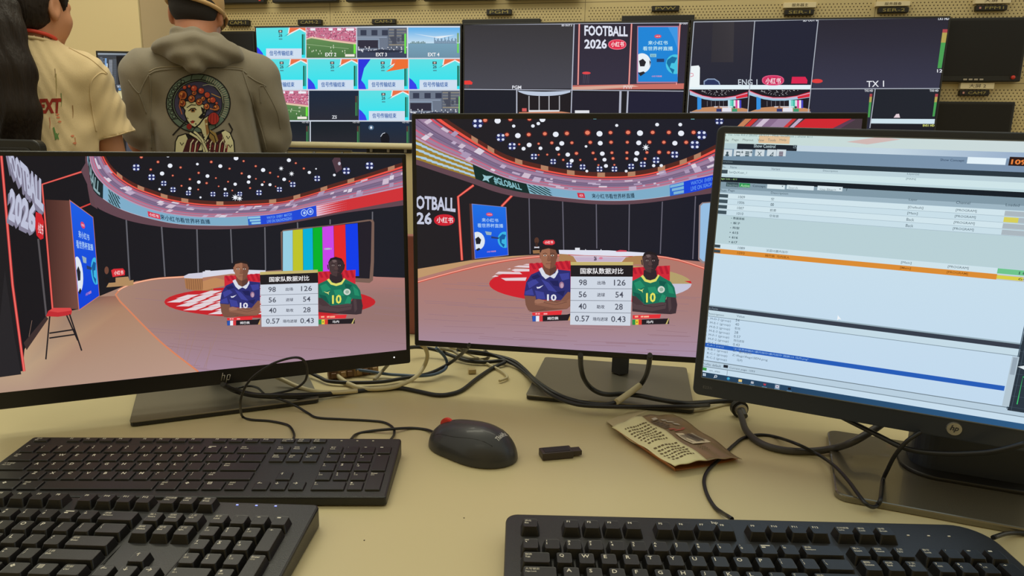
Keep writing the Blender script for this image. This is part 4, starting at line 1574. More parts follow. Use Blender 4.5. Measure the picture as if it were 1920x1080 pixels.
# ceiling lights
c.m(160, 280, .1574)
dots(c, [(410, 72, 14), (985, 76, 20), (1010, 195, 26), (915, 288, 24), (1335, 176, 15), (1608, 200, 22), (1795, 105, 26), (1455, 318, 21), (1352, 390, 20), (1785, 415, 19), (1245, 465, 19), (1665, 474, 16), (885, 474, 14), (1372, 572, 12)],
     [(668, 92, 17), (866, 150, 15), (780, 240, 13), (1135, 216, 13), (1042, 312, 11), (1500, 150, 15), (1718, 230, 12), (1350, 280, 13), (1245, 356, 13), (1445, 402, 13), (1146, 434, 11), (1345, 478, 10), (1284, 78, 10), (1862, 286, 12), (1555, 342, 10), (1700, 385, 10), (1885, 140, 12), (1588, 440, 9), (1750, 490, 9)],
     [(607, 216, 38), (790, 332, 36), (935, 405, 30), (1045, 480, 30), (1228, 520, 28), (1520, 533, 28), (1674, 537, 26), (1840, 530, 26)],
     [(1785, 572, 44), (1838, 585, 36)])
c.m(460, 280, .1615)
dots(c, [(505, 126, 22), (206, 240, 23), (44, 318, 19), (37, 380, 19), (450, 348, 20), (195, 410, 15), (286, 410, 17), (742, 268, 18), (1032, 298, 15), (820, 226, 9)],
     [(585, 160, 11), (678, 222, 12), (287, 272, 12), (120, 195, 12), (380, 316, 10), (55, 450, 11), (122, 342, 9), (218, 378, 9), (350, 430, 8), (512, 370, 8)],
     [(158, 502, 30), (395, 465, 28), (550, 408, 30), (833, 338, 32), (1172, 250, 38), (1440, 190, 40)],
     [(415, 222, 30), (536, 283, 32)])
c.poly([(1005, 130), (1040, 85), (1100, 100), (1120, 230), (1055, 275)], (78, 56, 66))
c.ell(1090, 165, 16, 20, (190, 190, 206))
# statistics graphic
c.m(400, 460, .1574)
I = lambda x, y: (x, y)
player_left(c, I)
player_right(c, I)


def SP(a, b):
    x0, x1 = 556 + 18 * b, 1242 + 8 * b
    x = x0 + (x1 - x0) * a
    yt = 348 - 26 * a
    yb = 966 - 8 * a
    return (x, yt + (yb - yt) * b)


stats_panel(c, SP)
s1_ = c.build('screen', M_SCREEN, m1)
s1_['label'] = 'lit picture of a virtual football studio'
# maker's slashes and power light on the chin
bm = bmesh.new()
xl = 0.0
for i, (x, y0, y1) in enumerate(((0, 0, 1), (.3, 0, .66), (.62, -.36, .66), (.95, 0, .66))):
    k = .011
    p0, p1 = Vector(((x - .45) * k + y0 * k * .25, .0065 + y0 * k, .0006)), Vector(((x - .45) * k + y1 * k * .25, .0065 + y1 * k, .0006))
    add_tube(bm, [p0, p1], .0005, 6)
for (x0, x1, y) in ((0, .3, .66), (.62, .95, .66), (.62, .95, 0)):
    k = .011
    add_tube(bm, [Vector(((x0 - .45) * k + y * k * .25, .0065 + y * k, .0006)), Vector(((x1 - .45) * k + y * k * .25, .0065 + y * k, .0006))], .0005, 6)
bmo('badge', bm, mat('badge_silver', (190, 186, 176), .35, metal=.5), m1, M1)['label'] = 'small slanted hp emblem'
bm = bmesh.new()
bmesh.ops.create_uvsphere(bm, u_segments=10, v_segments=6, radius=.0012, matrix=T(W1 / 2 - .026, .0125, .0002))
ml = bpy.data.materials.new('white_indicator')
ml.use_nodes = True
ml.node_tree.nodes['Principled BSDF'].inputs['Emission Color'].default_value = (1, 1, 1, 1)
ml.node_tree.nodes['Principled BSDF'].inputs['Emission Strength'].default_value = 1.0
bmo('power_light', bm, ml, m1, M1)

# ---------------------------------------------------------------- middle monitor
M2 = panel_frame(.1537, .9437, .0783, -.1833, .0104, .0092)
W2, H2 = .6149, .3476
MB2 = T(.166, 1.052, DESK) @ RZ(-.19)
m2 = root('monitor', MB2, 'middle monitor with thin bezels showing the studio with the star-lit ceiling', 'monitor', 'monitors on the cream desk')
c = monitor_body(m2, M2, W2, H2, .007, .008, .009, .003)
flat_stand(m2, MB2, .25, .205)
bm = bmesh.new()
add_prism(bm, [(-.014, .0), (0, -.012), (.014, 0), (.014, .03), (-.014, .03)], .011, .27)
bmo('stand_column', bm, M_BEZEL, m2, MB2 @ T(.012, .035, 0))
bm = bmesh.new()
add_box(bm, (.012, .0, .24), (.07, .1, .06), .006)
bmo('stand_arm', bm, M_BEZEL, m2, MB2)
c.m(0, 0, 1)
c.grad([(760, 200), (1660, 200), (1660, 720), (760, 720)], lambda x, y: mixc((33, 30, 34), (28, 29, 42), (x - 800) / 500), cell=110)
fl2 = [(760, 520), (882, 490), (930, 482), (1000, 478), (1080, 476), (1200, 480), (1310, 490), (1400, 500), (1660, 530), (1660, 720), (760, 720)]


def f2c(x, y):
    q = mixc((176, 120, 108), (164, 126, 124), (y - 500) / 90)
    return mixc(q, (166, 142, 168), (y - 590) / 80)


c.grad(fl2, f2c, cell=24)
for i in range(80):
    y = 530 + i * 1.9
    x = 790 + R.random() * 460
    c.line([(x, y), (x + 50 + R.random() * 70, y + 2 + R.random() * 3)], .7, (150, 116, 126), True)
c.up()
c.poly([(760, 508), (882, 488), (960, 480), (1000, 478), (890, 492), (760, 528)], (190, 150, 108))
for o, w, q in ((0, 4, (200, 84, 70)), (-.5, 1.6, (246, 170, 150))):
    c.line(resamp([(760, 536 + o), (800, 524 + o), (880, 503 + o), (960, 487 + o), (1060, 478 + o), (1180, 477 + o), (1260, 485 + o), (1320, 503 + o), (1400, 530 + o)], 30), w, q)
for xt, xb, yt, yb in ((992, 994, 370, 476), (1055, 1057, 378, 470), (1118, 1119, 382, 466), (1180, 1179, 382, 470), (1242, 1238, 378, 476), (1304, 1299, 368, 486)):
    c.line([(xt, yt), (xb, yb)], 2, (100, 98, 112), True)
c.up()
# neon lines
c.m(770, 200, .463)
for w, q in ((10, (206, 60, 56)), (4, (248, 130, 112))):
    c.line([(208, 622), (200, 500), (192, 365), (255, 318)], w, q)
    c.line([(368, 404), (412, 358)], w, q)
# round carpet
c.m(0, 0, 1)
el = [(1107 + 190 * math.cos(a), 532 + 37 * math.sin(a)) for a in [i * 2 * PI / 44 for i in range(44)]]
c.poly(el, (206, 34, 46))
c.poly([p for p in el if p[0] > 1107 and p[1] < 534] + [(1107, 532)], (178, 158, 108))
c.poly([(1230, 532)] + sorted([p for p in el if p[0] > 1240 and p[1] > 531 and p[1] < 556], key=lambda p: -p[0]), (196, 196, 216))
c.m(900, 430, .21875)
for q in ([(100, 410), (130, 392), (160, 404)], [(130, 382), (160, 362), (340, 366), (362, 384)], [(180, 418), (400, 412), (390, 440), (220, 440)],
          [(270, 350), (300, 338), (440, 340), (440, 360), (300, 362)], [(290, 322), (330, 310), (440, 310), (430, 330)], [(370, 304), (400, 296), (440, 296), (440, 306)], [(230, 342), (260, 334), (262, 342)]):
    c.poly(q, (226, 206, 212))
# desk of the presenters
c.poly([(680, 212), (1400, 222), (1400, 300), (680, 300)], (170, 128, 84))
c.poly([(740, 212), (1330, 228), (1250, 240), (1215, 280), (830, 280), (800, 232)], (206, 190, 206))
c.poly([(740, 205), (1330, 225), (1290, 236), (760, 222)], (196, 80, 70))
c.poly([(810, 240), (1240, 244), (1200, 276), (835, 274)], (196, 176, 200))
c.poly([(675, 176), (1100, 180), (1420, 200), (1415, 226), (1200, 230), (900, 222), (680, 210)], (222, 224, 238))
c.rect(815, 158, 856, 184, (222, 224, 232))
for x in (905, 1037): c.poly([(x - 8, 184), (x, 168), (x + 10, 186)], (220, 222, 230))
c.poly([(1160, 188), (1200, 176), (1255, 180), (1258, 192), (1170, 192)], (206, 70, 90))
c.text('26', (977, 268), (1000, 268), 38, (60, 50, 70), .05)
c.poly([(1018, 246), (1030, 236), (1048, 238), (1054, 250), (1040, 258), (1024, 256)], (214, 130, 156))
c.poly([(452, 180), (530, 176), (530, 205), (456, 208)], (150, 110, 74))
c.rect(466, 148, 508, 162, (210, 210, 220))
c.ell(486, 96, 20, 28, (84, 54, 44))
c.poly([(462, 176), (472, 160), (502, 160), (510, 176)], (24, 20, 24))
c.poly([(478, 110), (494, 110), (498, 150), (474, 150)], (60, 40, 36))
c.poly([(540, 105), (556, 92), (630, 90), (642, 108), (640, 124), (620, 134), (560, 132), (542, 120)], (220, 50, 62))
c.text('小红书', (556, 124), (626, 122), 24, (246, 222, 226), .04)
# framed poster
c.m(770, 200, .463)
Q = [(250, 395), (385, 408), (394, 600), (262, 614)]
c.poly([(238, 392), (250, 394), (262, 620), (248, 622)], (86, 50, 44))
c.poly([bil(-.02, -.01), bil(1.02, -.01), bil(1.02, 1.01), bil(-.02, 1.01)], (130, 130, 180))
c.grad(Q, lambda x, y: mixc((30, 112, 226), (20, 80, 222), (y - 400) / 200), cell=60)
poster()
c.text('OTBALL', (22, 415), (182, 425), (0, -56), (196, 200, 220), .03)
c.line([(130, 418), (182, 426)], 3, (186, 190, 210))
c.text('26', (24, 476), (86, 478), (0, -50), (196, 200, 220), .03)
c.poly([(95 + 84 * (p[0] + .5), 436 + 46 * (p[1] + .5)) for p in rrect(1, 1, .45, 5)], (206, 34, 50))
c.text('小红书', (106, 470), (172, 472), 24, (240, 226, 230), .04)
# blue-lit display at the right, mostly hidden by the next monitor
c.poly([(1168, 400), (1180, 388), (1400, 372), (1400, 640), (1180, 634), (1164, 618)], (150, 130, 130))
c.poly([(1174, 402), (1184, 392), (1400, 376), (1400, 630), (1184, 626), (1170, 612)], (150, 190, 226))
# ceiling ring
c.m(0, 0, 1)
RA = resamp([(800, 196), (824, 221), (860, 246), (900, 271), (940, 294), (975, 307), (1020, 318), (1070, 327), (1120, 331), (1180, 330), (1230, 322), (1290, 303), (1340, 280), (1400, 246), (1445, 208)], N)
RB = resamp([(740, 238), (778, 260), (820, 281), (880, 305), (930, 327), (976, 342), (1020, 350), (1070, 357), (1120, 359), (1180, 358), (1240, 350), (1300, 336), (1337, 328), (1400, 310), (1500, 270)], N)
RC = resamp([(740, 290), (778, 298), (820, 312), (880, 331), (930, 349), (976, 360), (1020, 366), (1070, 372), (1120, 376), (1180, 376), (1240, 370), (1300, 360), (1337, 351), (1400, 340), (1500, 310)], N)
RD = resamp([(740, 298), (778, 308), (820, 322), (880, 342), (930, 360), (976, 370), (1020, 374), (1070, 379), (1120, 383), (1180, 383), (1240, 377), (1300, 367), (1337, 362), (1400, 350), (1500, 325)], N)
ring(c, RA, RB, RC, RD, 1.2, 21, (.15, .2, .28, .35, .42, .5, .58, .66, .72, .76))
# ochre chevrons, green word, checks, text, blue panel on the band
c.strip(RB, RC, (156, 126, 46), 0, 1, False, 0, uat(896))
for i in range(11):
    u = uat(780) + (uat(890) - uat(780)) * i / 11 - .004
    for j in range(3):
        t = .06 + j * .32
        c.poly([along(RB, RC, max(0, u - .006 + j * .004), t + .12), along(RB, RC, u + .026 + j * .004, t + .02), along(RB, RC, u + .03 + j * .004, t + .10), along(RB, RC, max(0, u - .002 + j * .004), t + .2)], (170, 200, 220), True)
c.up()
c.strip(RB, RC, (18, 44, 42), 0, 1, False, uat(897), uat(994))
x, y = along(RB, RC, uat(916), .55)
c.poly([(x - 9, y - 6), (x - 2, y - 3), (x + 12, y - 3), (x + 2, y + 3), (x + 4, y + 9), (x - 2, y + 5), (x - 9, y + 6), (x - 6, y)], (150, 196, 206))
band_text(c, RB, RC, '#GLOBALL', uat(934), uat(986), .2, .84, (134, 190, 200), .03)
checker(c, RB, RC, uat(994), uat(1028), (130, 180, 196), (24, 44, 52), 8, 6)
a, b = uat(1082), uat(1102)
c.strip(RB, RC, (206, 44, 66), .22, .8, False, a, b)
band_text(c, RB, RC, '小红书', a + .004, b - .004, .36, .68, (244, 214, 222), .03)
band_text(c, RB, RC, '来小红书看世界杯直播', uat(1106), uat(1195), .24, .76, (34, 56, 74), .02)
c.strip(RB, RC, (44, 100, 206), 0, 1, False, uat(1254), uat(1286))
for i in range(8):
    for j in range(3):
        a = uat(1252) + (uat(1284) - uat(1252)) * (i + .2) / 8
        c.strip(RB, RC, (126, 180, 214), .05 + j * .32, .28 + j * .32, True, a + j * .004, a + j * .004 + .005)
c.up()
c.strip(RB, RC, (24, 66, 214), 0, 1, False, uat(1286), 1)
band_text(c, RB, RC, 'WATCH  EVERY  MATCH', uat(1292), uat(1366), .14, .44, (96, 150, 240), .02)
band_text(c, RB, RC, 'LIVE ON XIAOHONGSHU', uat(1292), uat(1366), .54, .88, (96, 150, 240), .02)
# the part of the ring seen above the right monitor
c.poly([(1378, 243), (1394, 222), (1640, 216), (1640, 244)], (70, 58, 66))
c.poly([(1378, 241), (1398, 222), (1410, 222), (1390, 241)], (196, 130, 90))
for x0, x1, q in ((1392, 1402, (206, 50, 50)), (1404, 1440, (136, 108, 140)), (1412, 1424, (206, 190, 210)), (1440, 1470, (156, 130, 160)), (1466, 1474, (206, 56, 60)), (1478, 1486, (190, 170, 200))):
    c.poly([(x0, 241), (x0 + 20, 222), (x1 + 20, 222), (x1, 241)], q)
c.poly([(1486, 241), (1512, 221), (1600, 221), (1560, 241)], (206, 40, 50))
c.poly([(1560, 241), (1596, 224), (1604, 224), (1575, 241)], (96, 60, 84))
# ceiling lights
c.m(770, 210, 300 / 1543)
dots(c, [(840, 85, 28), (1272, 72, 26), (995, 136, 15), (1180, 135, 16), (1232, 112, 16), (1035, 228, 25), (1400, 216, 26), (1144, 318, 22), (1090, 354, 18), (1253, 350, 17), (1418, 354, 20), (1458, 303, 22), (1516, 411, 20)],
     [(720, 80, 20), (962, 70, 19), (1146, 68, 18), (930, 218, 18), (1140, 218, 19), (1295, 210, 19), (1506, 205, 20), (1048, 312, 10), (1235, 306, 11), (1362, 298, 15), (1235, 414, 8), (1318, 411, 10), (1430, 410, 11), (1472, 462, 11)],
     [(648, 110, 42), (870, 246, 36), (980, 330, 33), (1190, 430, 28), (1375, 478, 26), (1530, 512, 26)], [])
c.m(1060, 210, 300 / 1543)
dots(c, [(330, 210, 27), (720, 204, 27), (1116, 206, 27), (885, 122, 17), (1108, 122, 17), (496, 130, 14), (337, 301, 22), (708, 298, 23), (1056, 301, 23), (24, 411, 20), (357, 402, 21), (690, 398, 22), (62, 470, 18), (378, 460, 18), (680, 458, 19), (392, 520, 18), (852, 517, 15), (925, 517, 15), (208, 570, 13), (587, 570, 13), (200, 332, 12)],
     [(16, 207, 20), (214, 200, 24), (436, 199, 18), (605, 197, 21), (842, 197, 19), (998, 197, 19), (1236, 197, 19), (64, 297, 15), (241, 293, 17), (441, 292, 17), (598, 292, 15), (812, 291, 17), (950, 292, 17), (1165, 293, 18), (108, 399, 16), (268, 395, 14), (449, 393, 14), (594, 392, 14), (787, 390, 14), (905, 388, 18), (995, 391, 15), (145, 462, 10), (290, 455, 12), (460, 448, 14), (594, 448, 13), (770, 451, 12), (320, 512, 9), (473, 510, 9)],
     [(1314, 222, 40), (1248, 316, 38), (1054, 411, 32), (875, 464, 30), (748, 505, 27), (635, 525, 27), (474, 550, 26), (331, 550, 26), (167, 530, 26), (37, 512, 26), (1484, 86, 34)],
     [(776, 342, 36)])
c.rect(270, 62, 300, 70, (120, 190, 200))
c.rect(1210, 64, 1245, 72, (120, 190, 200))
# statistics graphic
c.m(900, 430, .21875)
player_left(c, lambda x, y: (385 + (x - 85) * .83, 140 + (y - 180) * (.83 if y < 850 else .84)))
player_right(c, lambda x, y: (1305 + (x - 1250) * .73, 188 + (y - 136) * .783))


def SP2(a, b):
    x0, x1 = 780 - 6 * b, 1312 - 24 * b
    return (x0 + (x1 - x0) * a, 306 + (815 + 8 * a - 306) * b)


stats_panel(c, SP2)
s2_ = c.build('screen', M_SCREEN, m2)
s2_['label'] = 'lit picture of a virtual football studio'

# ---------------------------------------------------------------- right monitor
M3 = panel_frame(.4776, .682, .0739, -.4154, -.039, -.0227)
W3, H3 = .5502, .3229
MB3 = T(.533, .705, DESK) @ RZ(-.385) @ T(0, .012, 0)
m3 = root('monitor', MB3, 'right monitor with thick bezel showing a white software window with an orange row', 'monitor', 'monitors on the cream desk')
M_BEZ3 = mat('slate_bezel', (42, 48, 60), 0.42)
c = monitor_body(m3, M3, W3, H3, .0095, .008, .0245, .008, depth=.03, mb=M_BEZ3)
bm = bmesh.new()
add_box(bm, (0, .0238, .0006), (W3 - .018, .0012, .0012))
add_box(bm, (0, H3 - .0078, .0006), (W3 - .018, .0012, .0012))
for s in (-1, 1): add_box(bm, (s * (W3 / 2 - .0092), H3 / 2 + .008, .0006), (.0012, H3 - .032, .0012))
bmo('bezel_lip', bm, mat('lip_grey', (104, 110, 118), .35), m3, M3)
M_GLOSS3 = mat('smoked_metal', (124, 118, 100), 0.27, metal=.6, noise=(4, .1), coat=.3)
bm = bmesh.new()
add_prism(bm, [(x + .005, y + .0) for x, y in rrect(.315, .198, .02, 6, radii=(.014, .014, .014, .014))], .001, .008, bev=.002)
bmo('stand_base', bm, M_GLOSS3, m3, MB3)
bm = bmesh.new()
add_prism(bm, [(x, y - .0) for x, y in rrect(.13, .05, .02, 8, radii=(.024, .024, .006, .006))], .009, .2, M=T(0, .03, 0), bev=.003)
bmo('stand_column', bm, M_BEZ3, m3, MB3)
bm = bmesh.new()
add_prism(bm, rrect(.152, .075, .03, 10, radii=(.036, .036, .01, .01)), .009, .0125, M=T(0, .022, 0), bev=.0015)
bmo('turntable', bm, M_BLACK, m3, MB3)

G = lambda x, y: (1300 + .323 * x, 230 + .323 * y)
G2 = lambda x, y: (1290 + .328 * x, 540 + .328 * y)
uvG = lambda x, y: c.uv(*G(x, y))
uvH = lambda x, y: c.uv(*G2(x, y))
U0, U1, V0, V1 = -c.w / 2, c.w / 2, -c.h / 2, c.h / 2
c.raw = True
DKT = (62, 84, 96)
WB = (202, 224, 236)
c.grad([(U0, V0), (U1, V0), (U1, V1), (U0, V1)], lambda x, y: mixc((192, 216, 238), (204, 226, 234), (y - V0) / c.h), cell=.08)


def hb(fn, ya, yb, col, xa=None, xb=None, xr=100):
    """full width horizontal bar between two heights read near the left edge"""
    va, vb = fn(xr, ya)[1], fn(xr, yb)[1]
    ua = U0 if xa is None else xa
    ub = U1 if xb is None else xb
    if callable(col): c.grad([(ua, vb), (ub, vb), (ub, va), (ua, va)], col, cell=.06)
    else: c.rect(ua, vb, ub, va, col)
    return va, vb


def tx_(fn, body, x, y, h, w=None, col=DKT, bold=0.0):
    """text with lower left at crop x,y; h, w in crop units"""
    u, v = fn(x, y)
    hh = abs(fn(x, y - h)[1] - v)
    _, _, asp = glyphs(body, bold)
    ww = (fn(x + w, y)[0] - u) if w else hh * asp
    c.text(body, (u, v), (u + ww, v), (0, hh), col, bold, keep=True)


hb(uvG, 40, 118, lambda x, y: mixc((196, 218, 214), (206, 216, 220), (x - U0) / .4), xr=165)
for x0, x1, q in ((.13, .19, (216, 196, 176)), (.28, .34, (206, 184, 184)), (.36, .42, (184, 192, 196))):
    pass
v = uvG(380, 96)
c.rect(v[0], v[1] - .004, uvG(560, 96)[0], v[1] + .004, (222, 190, 150))
v = uvG(890, 100)
c.poly([(v[0], v[1] - .002), (v[0] + .03, v[1] + .004), (v[0] + .05, v[1] + .002), (v[0] + .02, v[1] - .004)], (208, 184, 180))
tx_(uvG, 'Viz Trio 4.0.2 (Build 24751) - MSE: localhost | Show 611', 200, 79, 17, 490, (110, 138, 140))
tx_(uvG, '△', 173, 76, 15, None, (110, 130, 136))
for b_, x, w in (('File', 176, 28), ('Page', 224, 38), ('Playout', 286, 62), ('View', 372, 38), ('Tools', 432, 46), ('Help', 500, 40)):
    tx_(uvG, b_, x, 108, 15, w, (104, 112, 110))
va, vb = hb(uvG, 118, 150, (150, 172, 190), xr=165)
c.rect(U0, vb, uvG(255, 130)[0], va, (176, 200, 206))
c.rect(uvG(255, 130)[0], vb, uvG(602, 140)[0], va, (26, 34, 44))
c.grad([(uvG(602, 140)[0], vb), (U1, vb), (U1, va), (uvG(602, 140)[0], va)], lambda x, y: mixc((196, 214, 226), (96, 124, 170), (x + .1) / .25), cell=.05)
tx_(uvG, 'Show Control', 350, 144, 20, 126, (170, 190, 196), .02)
tx_(uvG, '▣', 580, 148, 20, None, (150, 170, 180))
hb(uvG, 150, 216, lambda x, y: mixc((118, 146, 166), (126, 146, 178), (x - U0) / .5), xr=160)
for x, g in ((174, '♟'), (237, '▭'), (290, '≡'), (361, '✕'), (430, '⊿'), (486, '▦')):
    a, b = uvG(x, 155), uvG(x + 48, 206)
    c.rect(a[0], b[1] + .002, b[0], a[1], (206, 218, 224))
    a2, b2 = uvG(x + 10, 194), uvG(x + 36, 168)
    c.text(g, (a2[0], a2[1]), (b2[0], a2[1]), (0, b2[1] - a2[1]), (52, 74, 84) if x < 480 else (96, 74, 96), .02)
for x in (276, 328):
    tx_(uvG, '+', x, 178, 14, 14, (40, 60, 70), .03)
tx_(uvG, 'Show Concept:', 1432, 226, 18, 142, (60, 80, 104), .01)
a, b = uvG(1590, 218), uvG(1815, 222)
c.rect(a[0], a[1] - .0032, b[0], a[1] + .0032, (226, 240, 248))
a, b = uvG(1836, 204), uvG(2010, 250)
c.rect(a[0], b[1] - .001, b[0], a[1] + .001, (44, 26, 24))
tx_(uvG, '1093', 1842, 242, 30, 120, (232, 130, 60), .03)
hb(uvG, 216, 242, (40, 54, 64), xr=160)
tx_(uvG, 'Templates', 164, 232, 11, 64, (120, 140, 146))
hb(uvG, 242, 268, (186, 208, 216), xr=158)
hb(uvG, 268, 300, (206, 228, 232), xr=156)
for b_, x, y, w in (('Thu..', 166, 263, 26), ('Name', 214, 264, 38), ('Variant', 452, 274, 52), ('Description', 752, 286, 86), ('Layer(s)', 1240, 304, 70), ('[MAIN]', 1234, 333, 56)):
    tx_(uvG, b_, x, y, 13, w, (86, 108, 122))
a, b = uvG(160, 272), uvG(198, 296)
c.rect(a[0], b[1], b[0], a[1], (60, 76, 84))
tx_(uvG, 'SanQuXuan_1', 206, 295, 15, 104, (70, 92, 104))
hb(uvG, 302, 314, (188, 212, 218), xr=152)
hb(uvG, 314, 342, (18, 28, 38), xr=150)
tx_(uvG, 'Page List - 611', 152, 332, 14, 100, (150, 190, 120), .01)
hb(uvG, 342, 382, (128, 152, 166), xr=148)
for b_, x, y, w, q in (('Inactive', 196, 368, 62, (120, 146, 150)), ('Active', 274, 372, 52, (176, 226, 180)), ('Concept:', 344, 376, 76, (50, 70, 84))):
    if b_ == 'Inactive':
        a, b = uvG(192, 346), uvG(262, 374)
        c.rect(a[0], b[1], b[0], a[1], (62, 84, 92))
    if b_ == 'Active':
        a, b = uvG(268, 350), uvG(328, 377)
        c.rect(a[0], b[1], b[0], a[1], (44, 150, 84))
    tx_(uvG, b_, x, y, 16, w, q, .01)
for x0, x1 in ((430, 530), (544, 698), (722, 864)):
    a, b = uvG(x0, 357 + (x0 - 430) * .03), uvG(x1, 384 + (x1 - 430) * .035)
    c.rect(a[0], b[1], b[0], a[1], (214, 230, 236))
tx_(uvG, 'Search', 552, 383, 13, 54, (110, 130, 140))
tx_(uvG, '<no filter>', 732, 392, 13, 96, (90, 112, 122))
tx_(uvG, '▼', 512, 374, 8, 10)
tx_(uvG, '▼', 846, 390, 8, 10)
tx_(uvG, 'Y', 880, 396, 18, 18)
hb(uvG, 382, 407, (156, 180, 194), xr=146)
for b_, x, y, w in (('Thum', 150, 400, 42), ('Page', 202, 402, 38), ('Description', 450, 416, 100), ('Layer', 1250, 455, 50), ('Channel', 1524, 470, 82), ('Loaded', 1812, 484, 80)):
    tx_(uvG, b_, x, y, 16, w, (58, 80, 94))
rows = ((408, 439, '1009', '空', '[Default]', '0%', 0), (439, 471, '1006', '∞', '[Main]', '16%', .16), (471, 503, '1007', '前景', 'Back', '0%', 0), (503, 535, '1010', '空背景', 'Back', '0%', 0))
for i, (ya, yb, n_, d_, l_, p_, q_) in enumerate(rows):
    va, vb = hb(uvG, ya, yb, (208, 228, 236) if i % 2 == 0 else (200, 222, 232), xr=145)
    c.rect(U0, vb, U1, vb + .0004, (160, 182, 194))
    m_ = (va + vb) / 2
    hh = (va - vb)

    def rt(body, x, w, y=None, col=DKT):
        u = uvG(x, (ya + yb) / 2 + (x - 145) * .043)[0]
        ww = uvG(x + w, (ya + yb) / 2 + (x - 145) * .043)[0] - u
        c.text(body, (u, m_ - hh * .24), (u + ww, m_ - hh * .24), (0, hh * .48), col, .0, keep=True)
    a = uvG(152 - i * 3, (ya + yb) / 2)[0]
    c.rect(a, vb + hh * .2, a + .0095, va - hh * .15, (62, 80, 90))
    rt(n_, 262 - i * 3, 38)
    rt(d_, 452 - i * 3, (18, 20, 36, 54)[i])
    rt(l_, 1250 - i * 4, (88, 60, 44, 44)[i])
    rt('[PROGRAM]', 1528 - i * 5, 122)
    u = uvG(1815 - i * 5, ya + 75)[0]
    c.rect(u, vb + hh * .1, U1 - .01, va - hh * .1, (170, 182, 190))
    if q_: c.rect(u, vb + hh * .1, u + .012, va - hh * .1, (214, 206, 90))
    c.text(p_, (u + .024, m_ - hh * .22), (u + (.034 if p_ == '0%' else .04), m_ - hh * .22), (0, hh * .44), (84, 98, 106), 0, keep=True)
hb(uvG, 535, 700, (184, 208, 214), xr=143)
for i, b_ in enumerate(('▸ 数据面板', '▸ 板子', '▸ 阵型', '▸ 615', '▸ 616', '▾ 617')):
    tx_(uvG, b_, 220 - i * 3, 560 + i * 27.6, 14, (78, 56, 54, 50, 50, 50)[i], (52, 74, 86), .02)
va, vb = hb(uvG, 700, 729, (206, 226, 234), xr=130)
m_, hh = (va + vb) / 2, va - vb
for b_, x, w in (('1089', 260, 40), ('法国VS塞内加尔', 424, 128), ('[Main]', 1214, 60), ('[PROGRAM]', 1488, 122)):
    u, u2 = uvG(x, 715 + (x - 130) * .045)[0], uvG(x + w, 715 + (x - 130) * .045)[0]
    c.text(b_, (u, m_ - hh * .25), (u2, m_ - hh * .25), (0, hh * .5), DKT, 0, keep=True)
a = uvG(1770, 830)[0]
c.rect(a, vb + hh * .1, U1 - .01, va, (110, 196, 140))
c.text('100%', (a + .018, m_ - hh * .25), (a + .036, m_ - hh * .25), (0, hh * .5), (60, 100, 90), 0)
va, vb = hb(uvG, 729, 757, (218, 140, 52), xr=125)
m_, hh = (va + vb) / 2, va - vb
for b_, x, w in (('1093', 256, 42), ('姆巴佩  马内双人', 418, 144), ('[Main]', 1208, 62), ('[PROGRAM]', 1482, 124)):
    u, u2 = uvG(x, 744 + (x - 125) * .047)[0], uvG(x + w, 744 + (x - 125) * .047)[0]
    c.text(b_, (u, m_ - hh * .25), (u2, m_ - hh * .25), (0, hh * .5), (136, 78, 20), .01, keep=True)
a = uvG(1765, 870)[0]
c.rect(a, vb, U1 - .01, va, (190, 196, 200))
c.rect(a, vb + .001, a + .022, va - .001, (216, 206, 70))
c.text('60%', (a + .018, m_ - hh * .25), (a + .032, m_ - hh * .25), (0, hh * .5), (110, 110, 60), 0)
for y in (706, 736):
    a, b = uvG(122, y), uvG(156, y + 20)
    c.rect(a[0], b[1], b[0], a[1], (58, 72, 80))
# lower pane
hb(uvH, 92, 99, (150, 172, 184), xr=100)
hb(uvH, 99, 122, (52, 60, 74), xr=100)
tx_(uvH, 'Tab Fields', 106, 118, 11, 66, (128, 146, 156))
hb(uvH, 122, 155, (196, 218, 230), xr=98)
va, _ = hb(uvH, 155, 158, (120, 140, 154), xr=98)
tx_(uvH, 'Description', 112, 153, 15, 94, (76, 98, 114))
tx_(uvH, 'Value', 278, 165, 13, 46, (76, 98, 114))
R = random.Random(5)
for i, (a_, b_, w) in enumerate((('M-D-3 (group)', '54', 22), ('M-E-1 (group)', '40', 22), ('M-E-2 (group)', '助攻', 32), ('M-E-3 (group)', '28', 22),
                                 ('M-F-1 (group)', '0.57', 38), ('M-F-2 (group)', '场均进球', 62), ('M-F-3 (group)', '0.43', 38))):
    y = 183 + i * 23
    tx_(uvH, '◦', 108 - i * 2.5, y - 4, 8, 8, (130, 146, 156))
    tx_(uvH, a_, 128 - i * 2.5, y, 16, 118, (84, 104, 120))
    tx_(uvH, b_, 272 - i * 2.5, y + 7, 15, w, (84, 104, 120))
va, vb = hb(uvH, 310, 334, (36, 92, 184), xb=uvH(1815, 540)[0], xr=92)
m_, hh = (va + vb) / 2, va - vb
u, u2 = uvH(110, 328)[0], uvH(205, 332)[0]
c.text('R-A-1 (rsrc)', (u, m_ - hh * .24), (u2, m_ - hh * .24), (0, hh * .5), (150, 186, 226), 0)
u, u2 = uvH(262, 336)[0], uvH(690, 395)[0]
c.text('"Z:\\世界杯图片\\塞内加尔\\塞内加尔 国旗\\10 马内.png"', (u, m_ - hh * .26), (u2, m_ - hh * .26), (0, hh * .56), (150, 190, 232), 0)
